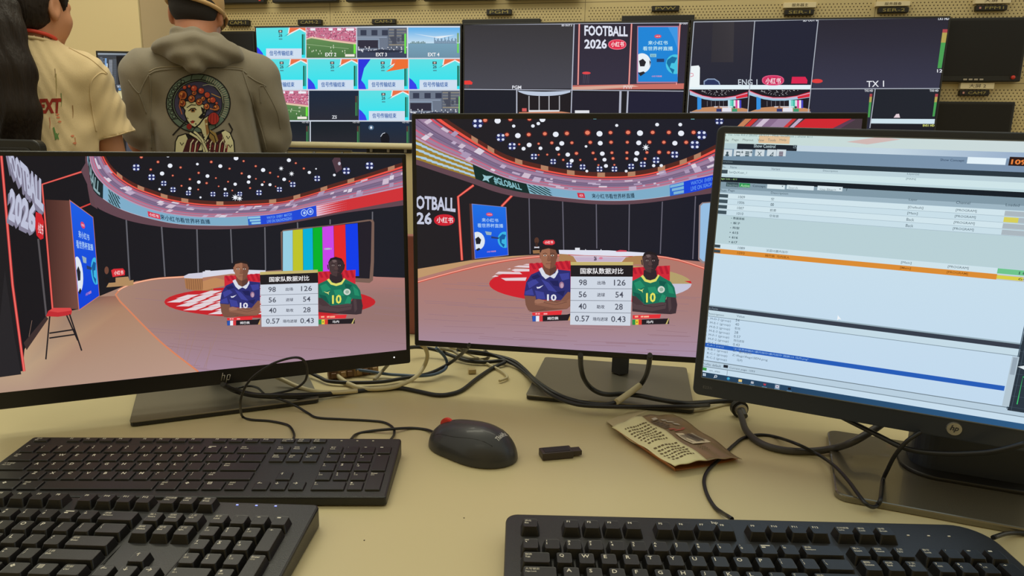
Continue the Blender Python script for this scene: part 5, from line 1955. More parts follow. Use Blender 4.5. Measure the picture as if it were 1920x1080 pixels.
for i, (a_, b_, w) in enumerate((('R-B-1 (group)', '47.  塞内加尔', 110), ('R-C-1 (group)', 'Z:\\flags\\flags\\SEN.png', 206), ('R-C-2 (group)', '马内', 32))):
    y = 357 + i * 23
    tx_(uvH, a_, 112 - i * 2.5, y, 16, 116, (84, 104, 120))
    tx_(uvH, b_, (256, 252, 278)[i], y + (8, 10, 14)[i], 15, w, (84, 104, 120))
hb(uvH, 409, 413, (104, 120, 130), xr=85)
hb(uvH, 413, 443, (184, 206, 222), xr=84)
tx_(uvH, 'Profile: default', 82, 437, 14, 108, (80, 100, 116))
a, b = uvH(204, 437), uvH(228, 457)
c.rect(a[0], b[1], b[0], a[1], (30, 36, 46))
tx_(uvH, 'Current page: 1093', 236, 462, 14, 148, (80, 100, 116))
hb(uvH, 443, 447, (120, 138, 150), xr=82)
hb(uvH, 447, 476, (198, 220, 236), xr=80)
a, b = uvH(86, 452), uvH(106, 472)
c.rect(a[0], b[1], b[0], a[1], (60, 150, 70))
tx_(uvH, 'on_stac', 122, 476, 11, 62, (90, 110, 126))
a = uvH(224, 474)
c.rect(a[0], uvH(80, 476)[1], a[0] + .0005, uvH(80, 447)[1], (120, 138, 150))
# taskbar
va, vb = uvH(70, 476)[1], V0
c.grad([(U0, vb), (U1, vb), (U1, va), (U0, va)], lambda x, y: mixc((34, 60, 84), (46, 100, 150), (x - U0) / .45), cell=.05)
hh = va - vb
m_ = (va + vb) / 2
for x, g, q in ((92, '⊞', (210, 226, 240)), (158, 'o', (220, 230, 240)), (230, 'e', (60, 170, 220)), (298, '■', (226, 200, 130)), (367, '▦', (190, 196, 206)), (438, 'W', (226, 60, 66)), (510, '✕', (210, 214, 230)), (580, '▬', (20, 24, 34))):
    u = uvH(x, 508 + (x - 92) * .14)[0]
    s_ = hh * .3
    if x == 510: c.rect(u - s_ * 1.5, vb + hh * .06, u + s_ * 1.5, va - hh * .06, (84, 110, 134))
    if x == 510: c.rect(u - s_, m_ - s_, u + s_, m_ + s_, (214, 216, 230))
    if x == 92:
        for dx in (-.5, .12):
            for dy in (-.5, .12): c.rect(u + dx * s_ * 1.5, m_ + dy * s_ * 1.5, u + (dx + .5) * s_ * 1.5, m_ + (dy + .5) * s_ * 1.5, q, True)
        c.up()
    elif x == 158:
        c.ell(u, m_ + s_ * .2, s_ * .85, s_ * .85, q)
        c.ell(u, m_ + s_ * .2, s_ * .5, s_ * .5, (36, 64, 90))
        c.line([(u - s_ * .6, m_ - s_ * .4), (u - s_ * 1.1, m_ - s_ * 1)], s_ * .35, q)
    elif x == 230:
        c.ell(u, m_, s_ * .95, s_ * .95, (40, 140, 200))
        c.ell(u + s_ * .2, m_ + s_ * .1, s_ * .5, s_ * .45, (120, 210, 190))
        c.rect(u - s_ * .1, m_ - s_ * .25, u + s_ * .9, m_, (34, 60, 90))
    elif x == 298: c.rect(u - s_, m_ - s_ * .8, u + s_, m_ + s_ * .8, q)
    else:
        c.text(g, (u - s_ * .8, m_ - s_ * .7), (u + s_ * .8, m_ - s_ * .7), (0, s_ * 1.4), q if x != 510 else (80, 80, 110), .03)
    if x > 280: c.rect(u - s_ * 1.4, vb, u + s_ * 1.4, vb + hh * .06, (130, 180, 220), True)
c.up()
# right hand dark pane of the next window
u = uvH(1880, 400)[0]
c.rect(u, uvG(100, 729)[1], u + .0008, V0 + .02, (60, 80, 96))
c.rect(u + .001, vb + hh + .012, U1, uvG(100, 850)[1], (40, 52, 64))
for k in range(9): c.rect(u + .001, vb + hh + .016 + k * .012, U1, vb + hh + .0163 + k * .012, (70, 86, 100), True)
for k in range(12): c.rect(u + .004 + k * .014, vb + hh + .012, u + .0044 + k * .014, uvG(100, 850)[1], (70, 86, 100), True)
c.up()
c.line([(u + .008, vb + hh + .02), (u + .008, vb + hh + .05), (U1 - .01, vb + hh + .05)], .001, (60, 190, 110))
c.poly([(u + .002, vb + hh + .06), (u + .01, vb + hh + .063), (u + .01, vb + hh + .057)], (226, 236, 240))
# scroll bar and pointer
u = uvH(1850, 400)[0]
c.rect(u, uvH(98, 409)[1], u + .006, uvH(98, 160)[1], (178, 196, 208))
c.rect(u + .001, uvH(98, 250)[1], u + .005, uvH(98, 165)[1], (150, 166, 180))
a = uvH(856, 154)
c.poly([(a[0], a[1]), (a[0] + .004, a[1] - .0045), (a[0] + .0015, a[1] - .0042), (a[0] + .0002, a[1] - .0062)], (240, 244, 248))
s3_ = c.build('screen', M_SCREEN, m3)
s3_['label'] = 'lit software window on a pale blue-white picture'
# round badge and key marks on the chin
M_CHROME = mat('chrome', (210, 206, 196), .25, metal=.8)
bm = bmesh.new()
bmesh.ops.create_cone(bm, cap_ends=True, segments=28, radius1=.0075, radius2=.007, depth=.002, matrix=T(0, .0128, .001))
bd = bmo('badge', bm, M_CHROME, m3, M3)
bd['label'] = 'round silver hp badge'
bm = bmesh.new()
add_text(bm, 'hp', 0, .0092, .0078, M=Matrix(((1, .25, 0, -.003), (0, 1, 0, 0), (0, 0, 1, 0), (0, 0, 0, 1))), align=.5, z=.0023, bold=.02)
bmo('badge_letters', bm, mat('badge_ink', (50, 50, 56), .5), bd, M3)
bm = bmesh.new()
add_text(bm, 'E231i', -W3 / 2 + .012, .010, .0035, z=.0004)
bmo('model_mark', bm, mat('faint_grey', (110, 112, 118), .5), m3, M3)

# ================================================================ keyboards
M_DECK = mat('keyboard_deck', (33, 32, 31), 0.36, bump=(1200, .1))
U = .01905
LET = {}
KEYS = []


def kk(x, y, s, w=1, h=1): KEYS.append((x, y, w, h, s))


kk(0, -1, '退出|Esc')
for i, x in enumerate((2, 3, 4, 5, 6.5, 7.5, 8.5, 9.5, 11, 12, 13, 14)): kk(x, -1, 'F%d' % (i + 1))
for i, s in enumerate(('打印屏幕|SysRq', '滚动|Lock', '暂停|Break')): kk(15.25 + i, -1, s)
for i, s in enumerate(('~|`', '!|1', '@|2', '#|3', '$|4', '%|5', '^|6', '&|7', '*|8', '(|9', ')|0', '_|-', '+|=')): kk(i, 0, s)
kk(13, 0, '退格|Backspace', 2)
kk(0, 1, '制表|Tab', 1.5)
for i, s in enumerate('QWERTYUIOP'): kk(1.5 + i, 1, s)
kk(11.5, 1, '{|[')
kk(12.5, 1, '}|]')
kk(13.5, 1, '||\\'.replace('||', '¦|'), 1.5)
kk(0, 2, '大写锁定|Caps Lock', 1.75)
for i, s in enumerate('ASDFGHJKL'): kk(1.75 + i, 2, s)
kk(10.75, 2, ':|;')
kk(11.75, 2, '"|\'')
kk(12.75, 2, '回车|Enter', 2.25)
kk(0, 3, '上档|Shift', 2.25)
for i, s in enumerate('ZXCVBNM'): kk(2.25 + i, 3, s)
kk(9.25, 3, '<|,')
kk(10.25, 3, '>|.')
kk(11.25, 3, '?|/')
kk(12.25, 3, '上档|Shift', 2.75)
for x, s in ((0, '控制|Ctrl'), (1.25, '❖'), (2.5, '换档|Alt'), (3.75, ''), (10, '换档|Alt'), (11.25, '❖'), (12.5, '▤'), (13.75, '控制|Ctrl')): kk(x, 4, s, 6.25 if s == '' else 1.25)
for i, s in enumerate(('插入|Insert', '起始|Home', '上页|PgUp')): kk(15.25 + i, 0, s)
for i, s in enumerate(('删除|Delete', '结尾|End', '下页|PgDn')): kk(15.25 + i, 1, s)
kk(16.25, 3, '↑')
for i, s in enumerate('←↓→'): kk(15.25 + i, 4, s)
for i, s in enumerate(('数字|Lock', '/', '*', '-')): kk(18.5 + i, 0, s)
for j, row in enumerate((('7|起始', '8|↑', '9|上页'), ('4|←', '5', '6|→'), ('1|结尾', '2|↓', '3|下页'))):
    for i, s in enumerate(row): kk(18.5 + i, 1 + j, s)
kk(21.5, 1, '+', 1, 2)
kk(21.5, 3, 'Enter|回车', 1, 2)
kk(18.5, 4, '0|插入', 2)
kk(20.5, 4, '.|删除')


def in_view(p):
    v = np.array(p) - CAM
    z = v @ _f
    if z <= .02: return False
    x, y = 960 + FPX * (v @ _r) / z, 540 + FPX * (v @ _d) / z
    return -25 < x < 1945 and -20 < y < 1110


def keyboard(M, W, D, zb, zf, x0, yF, y1, kh, style, radii, label, led, Fh=1.0):
    """M: back left corner on the desk, x right, y towards the viewer is negative"""
    r = root('keyboard', M @ T(W / 2, -D / 2, 0), label, 'keyboard', 'black computer keyboards')
    zt = lambda x, y: zb + (zf - zb) * (-y / D)
    tilt = math.atan2(zb - zf, D)
    bm = bmesh.new()
    out = [(x + W / 2, y - D / 2) for x, y in rrect(W, D, .004, 8, radii=radii)]
    add_prism(bm, out, .002, 0, ztop=zt, bev=.0022)
    bmo('case', bm, M_DECK if style == 'tall' else M_BLACK, r, M)
    for sx in (.05, W - .05):
        bm = bmesh.new()
        add_box(bm, (sx, -.02, .0012), (.03, .01, .0024))
        add_box(bm, (sx, -D + .015, .0012), (.03, .01, .0024))
        bmo('foot', bm, M_BLACK, r, M)
    # deck line and lamps
    bm = bmesh.new()
    for i in range(3):
        add_box(bm, (x0 + (19.1 + i * 1.0) * U, -led[1], zt(0, -led[1]) + .0003), (.0022, .0012, .0006))
    o = bmo('indicator_marks', bm, M_GLYPH if led[0] != 'blue' else M_LEDB, r, M)
    if style == 'tall':
        for xx in (x0 + 15.12 * U, x0 + 18.36 * U):
            bm = bmesh.new()
            add_box(bm, (xx, -(y1 + 2.5 * U), zt(0, -(y1 + 2.5 * U)) + .0002), (.0009, 5.0 * U, .0006), M=T(0, 0, 0) @ Matrix())
            bmo('deck_groove', bm, M_BLACK, r, M)
    rest = []
    lst = []
    for (kx, ky, kw, kh_, s) in KEYS:
        hh = U * (Fh if ky == -1 else kh_)
        X = x0 + (kx + kw / 2) * U
        Y = -((yF + hh / 2) if ky == -1 else (y1 + ky * U + kh_ * U / 2))
        c3 = M @ Vector((X, Y, zt(X, Y)))
        lst.append((in_view(c3), (Vector(CAM) - c3).length, X, Y, kw * U, hh, s))
    lst.sort(key=lambda q: (not q[0], q[1]))
    bmr = bmesh.new()
    for idx, (vis, _, X, Y, w, h, s) in enumerate(lst):
        own = vis and idx < 100
        bm = bmesh.new() if own else bmr
        KM = T(X, Y, zt(X, Y) - .0006) @ RX(tilt)
        if style == 'tall':
            bw, bh, tw, th = w - .0012, h - .0012, w - .0062, h - .0056
            dy, dz = .0013, kh
            lo = rrect(bw, bh, .0012, 2)
            hi = rrect(tw, th, .0016, 2)
            hi2 = rrect(tw - .0012, th - .0012, .0012, 2)
        else:
            bw, bh, tw, th = w - .0022, h - .0022, w - .0036, h - .0038
            dy, dz = .0002, kh
            lo = rrect(bw, bh, .0012, 2)
            hi = rrect(tw, th, .0014, 2)
            hi2 = rrect(tw - .0012, th - .0012, .0012, 2)
        rg = [[bm.verts.new(KM @ Vector((x, y, 0))) for x, y in lo],
              [bm.verts.new(KM @ Vector((x, y + dy, dz - .0003))) for x, y in hi],
              [bm.verts.new(KM @ Vector((x, y + dy, dz - (.0004 if style == 'tall' else 0)))) for x, y in hi2]]
        n = len(lo)
        for a, b in zip(rg, rg[1:]):
            for i in range(n): bm.faces.new((a[i], a[(i + 1) % n], b[(i + 1) % n], b[i]))
        bm.faces.new(rg[-1])
        if s:
            L = s.split('|')
            zz = dz - (.0003 if style == 'tall' else -.0001) + .00006
            tx0, ty1 = -tw / 2 + .0014, dy + th / 2 - .001
            KT = KM @ T(0, 0, zz)
            if len(L) == 1:
                big = .0044 if len(s) == 1 else .0028
                if s in '-*/+.': big = .0016
                add_text(bm, s, tx0 + .001, ty1 - big - .0006, big, M=KT, mi=1, bold=.015, w=(.0034 if s in '-+*.' else None))
            else:
                cjk = ord(L[0][0]) > 255
                cjk2 = ord(L[1][0]) > 255
                h1, h2 = (.0029 if cjk else .0024), (.0021 if len(L[1]) > 1 else .0029)
                if not cjk and L[0] in '~_+"': h1 = .0012
                if L[1] in "`-=;',.": h2 = .0016
                mw = tw - .002
                for t_, yy, h_ in ((L[0], ty1 - h1 - .0004, h1), (L[1], ty1 - h1 - h2 - .0014, h2)):
                    _, _, asp = glyphs(t_, .015)
                    ww = min(h_ * asp, mw)
                    add_text(bm, t_, tx0, yy, h_, M=KT, mi=1, bold=.015, w=ww)
        if own:
            kob = bmo('key', bm, [M_KEY, M_GLYPH], r, M)
            if s == '': kob['label'] = 'long space bar'
    if len(bmr.verts):
        o = bmo('key', bmr, [M_KEY, M_GLYPH], r, M)
        o['kind'] = 'stuff'
    else:
        bmr.free()
    return r


M_LEDB = bpy.data.materials.new('blue_indicator')
M_LEDB.use_nodes = True
_b = M_LEDB.node_tree.nodes['Principled BSDF']
_b.inputs['Emission Color'].default_value = (.1, .2, 1, 1)
_b.inputs['Emission Strength'].default_value = 1.0
KM1 = T(-.3485, .641, DESK) @ RZ(.0359) @ T(-.221, .127, 0)
k1 = keyboard(KM1, .442, .127, .0215, .011, .0065, .0035, .022, .0026, 'flat', (.004,) * 4,
              'low black keyboard in front of the left monitor, behind the other left keyboard', ('dim', .0075), .62)
KM2 = T(-.186, .612, DESK) @ RZ(-.02) @ T(-.457, 0, 0)
k2 = keyboard(KM2, .457, .165, .0225, .012, .013, .004, .032, .0085, 'tall', (.006,) * 4,
              'black keyboard with tall keys nearest the bottom left, overlapping the lower keyboard', ('blue', .006), .95)
KM3 = T(-.0016, .599, DESK) @ RZ(-.008)
k3 = keyboard(KM3, .457, .168, .024, .014, .0135, .019, .0495, .009, 'tall', (.008, .02, .032, .012),
              'black keyboard with tall bluish-lit keys at the bottom right', ('dim', .021), .95)
bm = bmesh.new()
add_text(bm, 'hp', .2, -.0115, .006, z=.0238, align=.5, bold=.01)
bmesh.ops.create_circle(bm, cap_ends=False, segments=24, radius=.006, matrix=T(.2, -.009, .0239) @ Matrix.Diagonal((1.2, .8, 1, 1)))
bmo('maker_mark', bm, M_GLYPH, k3, KM3)

# ================================================================ smooth implicit shapes
class SDF:
    def __init__(s, lo, hi, h):
        s.lo, s.h = np.array(lo, float), h
        s.n = np.ceil((np.array(hi) - s.lo) / h).astype(int) + 1
        s.D = np.full(s.n, 1.0, dtype=np.float32)
        s.ax = [s.lo[i] + h * np.arange(s.n[i]) for i in range(3)]

    def _sub(s, lo, hi):
        i0 = np.maximum(0, np.floor((np.array(lo) - s.lo) / s.h).astype(int))
        i1 = np.minimum(s.n, np.ceil((np.array(hi) - s.lo) / s.h).astype(int) + 1)
        sl = tuple(slice(a, b) for a, b in zip(i0, i1))
        X, Y, Z = np.meshgrid(*[s.ax[i][sl[i]] for i in range(3)], indexing='ij', sparse=True)
        return sl, X, Y, Z

    def _merge(s, sl, d, k, cut=False):
        D = s.D[sl]
        if cut: d, k2 = -d, k
        if cut:
            h = np.maximum(k - np.abs(D - d), 0) / k if k > 0 else 0
            s.D[sl] = np.maximum(D, d) + (h * h * k * .25 if k > 0 else 0)
        else:
            h = np.maximum(k - np.abs(D - d), 0) / k if k > 0 else 0
            s.D[sl] = np.minimum(D, d) - (h * h * k * .25 if k > 0 else 0)

    def cone(s, a, b, ra, rb, k=.02, cut=False, sq=None):
        """round cone between two points; sq = (x, y, z) squash of distances"""
        a, b = np.array(a, float), np.array(b, float)
        m = max(ra, rb) * (1 if sq is None else 1 / min(sq)) + max(k, .01) * 1.5
        sl, X, Y, Z = s._sub(np.minimum(a, b) - m, np.maximum(a, b) + m)
        if min(x.size for x in (X, Y, Z)) == 0: return
        q = sq or (1, 1, 1)
        ab = (b - a) * q
        L = float(ab @ ab) + 1e-12
        px, py, pz = (X - a[0]) * q[0], (Y - a[1]) * q[1], (Z - a[2]) * q[2]
        t = np.clip((px * ab[0] + py * ab[1] + pz * ab[2]) / L, 0, 1)
        d = np.sqrt((px - t * ab[0]) ** 2 + (py - t * ab[1]) ** 2 + (pz - t * ab[2]) ** 2) - (ra + (rb - ra) * t)
        s._merge(sl, d.astype(np.float32), k, cut)

    def ell(s, c, r, k=.02, rot=None, cut=False):
        c, r = np.array(c, float), np.array(r, float)
        m = max(r) + max(k, .01) * 1.5
        sl, X, Y, Z = s._sub(c - m, c + m)
        if min(x.size for x in (X, Y, Z)) == 0: return
        P = [X - c[0], Y - c[1], Z - c[2]]
        if rot is not None:
            R_ = np.array(rot.inverted())
            P = [R_[i, 0] * P[0] + R_[i, 1] * P[1] + R_[i, 2] * P[2] for i in range(3)]
        k0 = np.sqrt((P[0] / r[0]) ** 2 + (P[1] / r[1]) ** 2 + (P[2] / r[2]) ** 2)
        k1 = np.sqrt((P[0] / r[0] ** 2) ** 2 + (P[1] / r[1] ** 2) ** 2 + (P[2] / r[2] ** 2) ** 2) + 1e-9
        d = k0 * (k0 - 1) / k1
        s._merge(sl, d.astype(np.float32), k, cut)

    def path(s, pts, rs, k=.02, **kw):
        for (a, ra), (b, rb) in zip(zip(pts, rs), list(zip(pts, rs))[1:]):
            s.cone(a, b, ra, rb, k, **kw)

    def warp(s, fn):
        X, Y, Z = np.meshgrid(*s.ax, indexing='ij', sparse=True)
        near = np.abs(s.D) < .06
        s.D = np.where(near, s.D + fn(X, Y, Z), s.D).astype(np.float32)

    def cutz(s, z, above=True):
        X, Y, Z = np.meshgrid(*s.ax, indexing='ij', sparse=True)
        s.D = np.maximum(s.D, (Z - z) if above else (z - Z)).astype(np.float32)

    def mesh(s, name):
        D = s.D
        n = D.shape
        S = D < 0
        cells = np.zeros(tuple(a - 1 for a in n), bool)
        c0 = None
        cnt = np.zeros(cells.shape, np.int8)
        for i in (0, 1):
            for j in (0, 1):
                for k in (0, 1):
                    cnt += S[i:n[0] - 1 + i, j:n[1] - 1 + j, k:n[2] - 1 + k]
        cells = (cnt > 0) & (cnt < 8)
        idx = -np.ones(cells.shape, np.int64)
        I = np.argwhere(cells)
        idx[cells] = np.arange(len(I))
        acc = np.zeros((len(I), 3))
        num = np.zeros(len(I))
        corners = [(i, j, k) for i in (0, 1) for j in (0, 1) for k in (0, 1)]
        for a in corners:
            for ax in range(3):
                if a[ax]: continue
                b = list(a)
                b[ax] = 1
                da = D[I[:, 0] + a[0], I[:, 1] + a[1], I[:, 2] + a[2]]
                db = D[I[:, 0] + b[0], I[:, 1] + b[1], I[:, 2] + b[2]]
                m = (da < 0) != (db < 0)
                t = np.where(m, da / (da - db + 1e-12), 0)
                p = np.array(a, float)[None, :].repeat(len(I), 0)
                p[:, ax] += t
                acc[m] += p[m]
                num[m] += 1
        V = s.lo + s.h * (I + acc / num[:, None])
        F = []
        for ax in range(3):
            o1, o2 = [(1, 2), (2, 0), (0, 1)][ax]
            sl0 = [slice(None)] * 3
            sl1 = [slice(None)] * 3
            sl0[ax] = slice(0, n[ax] - 1)
            sl1[ax] = slice(1, n[ax])
            A, B = S[tuple(sl0)], S[tuple(sl1)]
            E = np.argwhere(A != B)
            inside = A[tuple(E.T)]
            ok = (E[:, o1] > 0) & (E[:, o2] > 0) & (E[:, o1] < n[o1] - 1) & (E[:, o2] < n[o2] - 1)
            E, inside = E[ok], inside[ok]
            q = []
            for d1, d2 in ((-1, -1), (0, -1), (0, 0), (-1, 0)):
                e = E.copy()
                e[:, o1] += d1
                e[:, o2] += d2
                q.append(idx[tuple(e.T)])
            Q = np.stack(q, 1)
            Q[~inside] = Q[~inside][:, ::-1]
            F.append(Q)
        F = np.concatenate(F)
        F = F[(F >= 0).all(1)]
        me = bpy.data.meshes.new(name)
        me.vertices.add(len(V))
        me.vertices.foreach_set('co', V.ravel())
        me.loops.add(len(F) * 4)
        me.loops.foreach_set('vertex_index', F.ravel())
        me.polygons.add(len(F))
        me.polygons.foreach_set('loop_start', np.arange(0, len(F) * 4, 4))
        me.polygons.foreach_set('loop_total', np.full(len(F), 4))
        me.update(calc_edges=True)
        me.validate()
        for it in range(1):
            pass
        return me


# ================================================================ mouse
MM = T(-.0475, .7875, DESK) @ RZ(math.radians(-31))      # local -x: nose with the cord, +x: heel
s = SDF((-.07, -.045, -.002), (.07, .045, .05), .0011)
s.ell((.006, 0, .0), (.053, .0315, .0385), k=.004)
s.ell((-.024, 0, .002), (.036, .0275, .0285), k=.02)
s.ell((.022, 0, .002), (.036, .033, .031), k=.02)
s.cutz(.001, above=False)
me = s.mesh('mouse_body')
mouse = root('mouse', MM, 'black mouse with a red scroll wheel lying between the keyboards', 'mouse')
M_MOUSE = mat('soft_black', (44, 44, 45), .42, coat=.15)
o = link('body', me, M_MOUSE, mouse, MM, smooth=True)
bodyb = BVHTree.FromPolygons([v.co for v in me.vertices], [tuple(p.vertices) for p in me.polygons])


def on_mouse(x, y, off=.0002):
    h = bodyb.ray_cast(Vector((x, y, .1)), Vector((0, 0, -1)))
    return Vector((x, y, (h[0].z if h[0] else .02) + off))


bm = bmesh.new()
bmesh.ops.create_cone(bm, cap_ends=True, segments=24, radius1=.0105, radius2=.0105, depth=.006, matrix=T(-.036, 0, on_mouse(-.036, 0).z - .0062) @ RX(PI / 2))
bmesh.ops.bevel(bm, geom=bm.edges[:], offset=.001, segments=2, affect='EDGES')
bmo('scroll_wheel', bm, M_RED, mouse, MM, smooth=True, angle=40)
bm = bmesh.new()
add_tube(bm, [on_mouse(-.055 + .006 * i, 0, .00002) for i in range(6)], .0004, 6)
bmo('button_seam', bm, M_BLACK, mouse, MM)
bm = bmesh.new()
for s_ in (1, -1):
    add_tube(bm, [on_mouse(-.046 + .01 * i, s_ * (.019 + .006 * math.sin(i / 9 * PI)), .00002) for i in range(10)], .0004, 6)
bmo('side_seam', bm, M_BLACK, mouse, MM)['kind'] = 'stuff'
bm = bmesh.new()
V, Fc, asp = glyphs('ThinkPad', .02)
w = .0215
vs = [bm.verts.new(on_mouse(.047 - b * .0052 - 0 * a, -.0105 + a * w, .0003)) for a, b in V]
vs = [v for v in vs]
for f in Fc:
    try: bm.faces.new([vs[i] for i in f])
    except ValueError: pass
bmo('lettering', bm, mat('silver_print', (196, 194, 188), .4), mouse, MM)

# ================================================================ usb stick
a, b = at_z(1019, 878, 0), at_z(1078, 868, 0)
ang = math.atan2(b.y - a.y, b.x - a.x)
MU = T(.0625, .779, DESK) @ RZ(math.radians(14))
usb = root('usb_stick', MU, 'small dark brown usb stick lying on the desk right of the mouse', 'usb stick')
M_USB = mat('brown_black_plastic', (52, 42, 36), .45)
bm = bmesh.new()
add_box(bm, (-.004, 0, .0052), (.040, .0185, .0095), .0012)
bmo('body', bm, M_USB, usb, MU)
bm = bmesh.new()
add_box(bm, (.0215, 0, .0052), (.0125, .0125, .006), .0006)
bmo('connector', bm, mat('dark_connector', (64, 54, 46), .4, metal=.3), usb, MU)
bm = bmesh.new()
add_box(bm, (-.004, 0, .0101), (.032, .013, .0006), .0002)
bmo('grip_panel', bm, M_BLACK, usb, MU)

# ================================================================ opened snack packet
A_, B_, C_, D_ = at_z(1147, 800, .012), at_z(1265, 876, .011), at_z(1392, 855, .010), at_z(1262, 772, .012)
pc = (A_ + B_ + C_ + D_) / 4
MP = T(pc.x, pc.y, DESK)
pk = root('snack_packet', MP, 'torn brown foil packet with a printed cream panel and barcode lying on the desk', 'packet')
M_FOIL = mat('brown_foil', (156, 132, 98), .36, metal=.35, noise=(30, .2))
M_FOIL2 = mat('copper_foil_inside', (176, 112, 60), .4, metal=.3, noise=(30, .2))


def sheet(name, quad, lift, cols, rows_, material, layer=0.0, un=(0, 1, 0, 1), parent=pk, thick=True):
    """draped quad; quad points A B C D; lift(u, v) height above the desk"""
    A, B, C, D = quad
    bm = bmesh.new()
    g = []
    for j in range(rows_ + 1):
        for i in range(cols + 1):
            u, v = un[0] + (un[1] - un[0]) * i / cols, un[2] + (un[3] - un[2]) * j / rows_
            p = (A * (1 - u) + B * u) * (1 - v) + (D * (1 - u) + C * u) * v
            g.append(bm.verts.new((p.x, p.y, DESK + lift(u, v) + layer)))
    for j in range(rows_):
        for i in range(cols):
            k = j * (cols + 1) + i
            bm.faces.new((g[k], g[k + 1], g[k + cols + 2], g[k + cols + 1]))
    me = bpy.data.meshes.new(name)
    bm.to_mesh(me)
    bm.free()
    o = link(name, me, material, parent, None, smooth=True)
    if thick:
        md = o.modifiers.new('thickness', 'SOLIDIFY')
        md.thickness = .0004
    return o


# u runs A->B (towards the viewer), v runs A->D / B->C (to the right and back)
def lift(u, v):
    return .0105 + .006 * math.sin(PI * min(1, v * 1.1)) * (1 - .5 * u) - .004 * (v > .8) * (v - .8) * 5 * u + .0012 * math.sin(u * 14 + v * 5) + .0008 * math.sin(v * 23 - u * 6)


sheet('front_panel', (A_, B_, C_, D_), lift, 26, 26, M_FOIL)
sheet('cream_label', (A_, B_, C_, D_), lift, 30, 14, mat('cream_print', (226, 218, 166), .5), .0006, (0, 1, 0, .47))
sheet('back_panel', (at_z(1168, 816, .002), at_z(1267, 884, .001), at_z(1384, 862, .001), at_z(1262, 778, .002)),
      lambda u, v: .0018 + .0014 * math.sin(u * 9 + v * 4), 20, 20, M_FOIL2)
sheet('side_gusset', (at_z(1152, 803, .012), at_z(1265, 878, .011), at_z(1267, 884, .002), at_z(1170, 818, .002)),
      lambda u, v: .0115 - .0095 * v, 18, 4, M_FOIL2)


def lay(u, v, off=.001):
    p = (A_ * (1 - u) + B_ * u) * (1 - v) + (D_ * (1 - u) + C_ * u) * v
    return Vector((p.x, p.y, DESK + lift(u, v) + off))


def laybox(bm, u0, u1, v0, v1, off=.001, n=6):
    """thin printed bar following the sheet"""
    g = []
    for j in (0, 1):
        for i in range(n + 1):
            g.append(bm.verts.new(lay(u0 + (u1 - u0) * i / n, v1 if j else v0, off)))
    for i in range(n): bm.faces.new((g[i], g[i + 1], g[n + 2 + i], g[n + 1 + i]))


bm = bmesh.new()
R = random.Random(8)
for row in range(15):
    u = .14 + row * .052
    if row == 8: continue
    v = .07 + R.random() * .02
    while v < (.40 if row > 8 else .36 + R.random() * .05):
        w = .012 + R.random() * .03
        laybox(bm, u, u + .02, v, v + w, .0012, 1)
        v += w + .01 + R.random() * .012
bmo('fine_print', bm, mat('faded_brown_ink', (104, 88, 58), .7), pk)['kind'] = 'stuff'
bm = bmesh.new()
laybox(bm, .46, .72, .56, .84, .001, 10)
bmo('barcode_patch', bm, mat('patch_cream', (226, 212, 180), .6), pk)
bm = bmesh.new()
v = .585
while v < .8:
    w = R.choice((.003, .005, .009))
    laybox(bm, .5, .68, v, v + w, .0016, 6)
    v += w + R.choice((.004, .007))
bmo('barcode', bm, mat('barcode_ink', (70, 62, 58), .6), pk)
for nm, col, parts in (('red_print', (178, 96, 78), ((.36, .39, .55, .8), (.40, .42, .6, .74))), ('pale_print', (206, 196, 176), ((.08, .12, .55, .62), (.14, .18, .64, .72), (.2, .24, .66, .78), (.27, .31, .7, .8))),
                       ('grey_print', (112, 96, 76), ((.12, .14, .5, .62), (.16, .18, .5, .6), (.2, .22, .5, .62), (.24, .26, .5, .62), (.28, .3, .5, .64), (.32, .34, .5, .6)))):
    for q in parts:
        bm = bmesh.new()
        laybox(bm, *q, .0011, 4)
        bmo(nm, bm, mat(nm, col, .6), pk)
bm = bmesh.new()
for i in range(4):
    for j in range(3): laybox(bm, .78 + j * .03, .79 + j * .03, .56 + i * .035, .575 + i * .035, .0011, 1)
bmo('batch_print', bm, M_INK, pk)['kind'] = 'stuff'
# thin clear film corner sticking out behind it
bm = bmesh.new()
q = [at_z(1137, 790, .003), at_z(1180, 772, .004), at_z(1215, 770, .012), at_z(1150, 800, .012)]
bm.faces.new([bm.verts.new(v) for v in q])
o = bmo('film_corner', bm, mat('cream_film', (206, 190, 148), .4), pk)
o.modifiers.new('thickness', 'SOLIDIFY').thickness = .0004


# ================================================================ cables
def cable(pts, r, label, material=None, off=(0, 0, 1), n=7, name='cable', group=None):
    """pts: (px, py, height above desk) or (px, py, 'y', depth)"""
    P = []
    for p in pts:
        x, y = off[0] + p[0] * off[2], off[1] + p[1] * off[2]
        if len(p) == 4: P.append(at_y(x, y, p[3]))
        else: P.append(at_z(x, y, (p[2] if len(p) > 2 else 0) + r))
    bm = bmesh.new()
    add_tube(bm, catmull(P, n), r, 8)
    o = bmo(name, bm, material or M_CABLE)
    return tag(o, label, 'cable', group or 'cables lying on the desk')


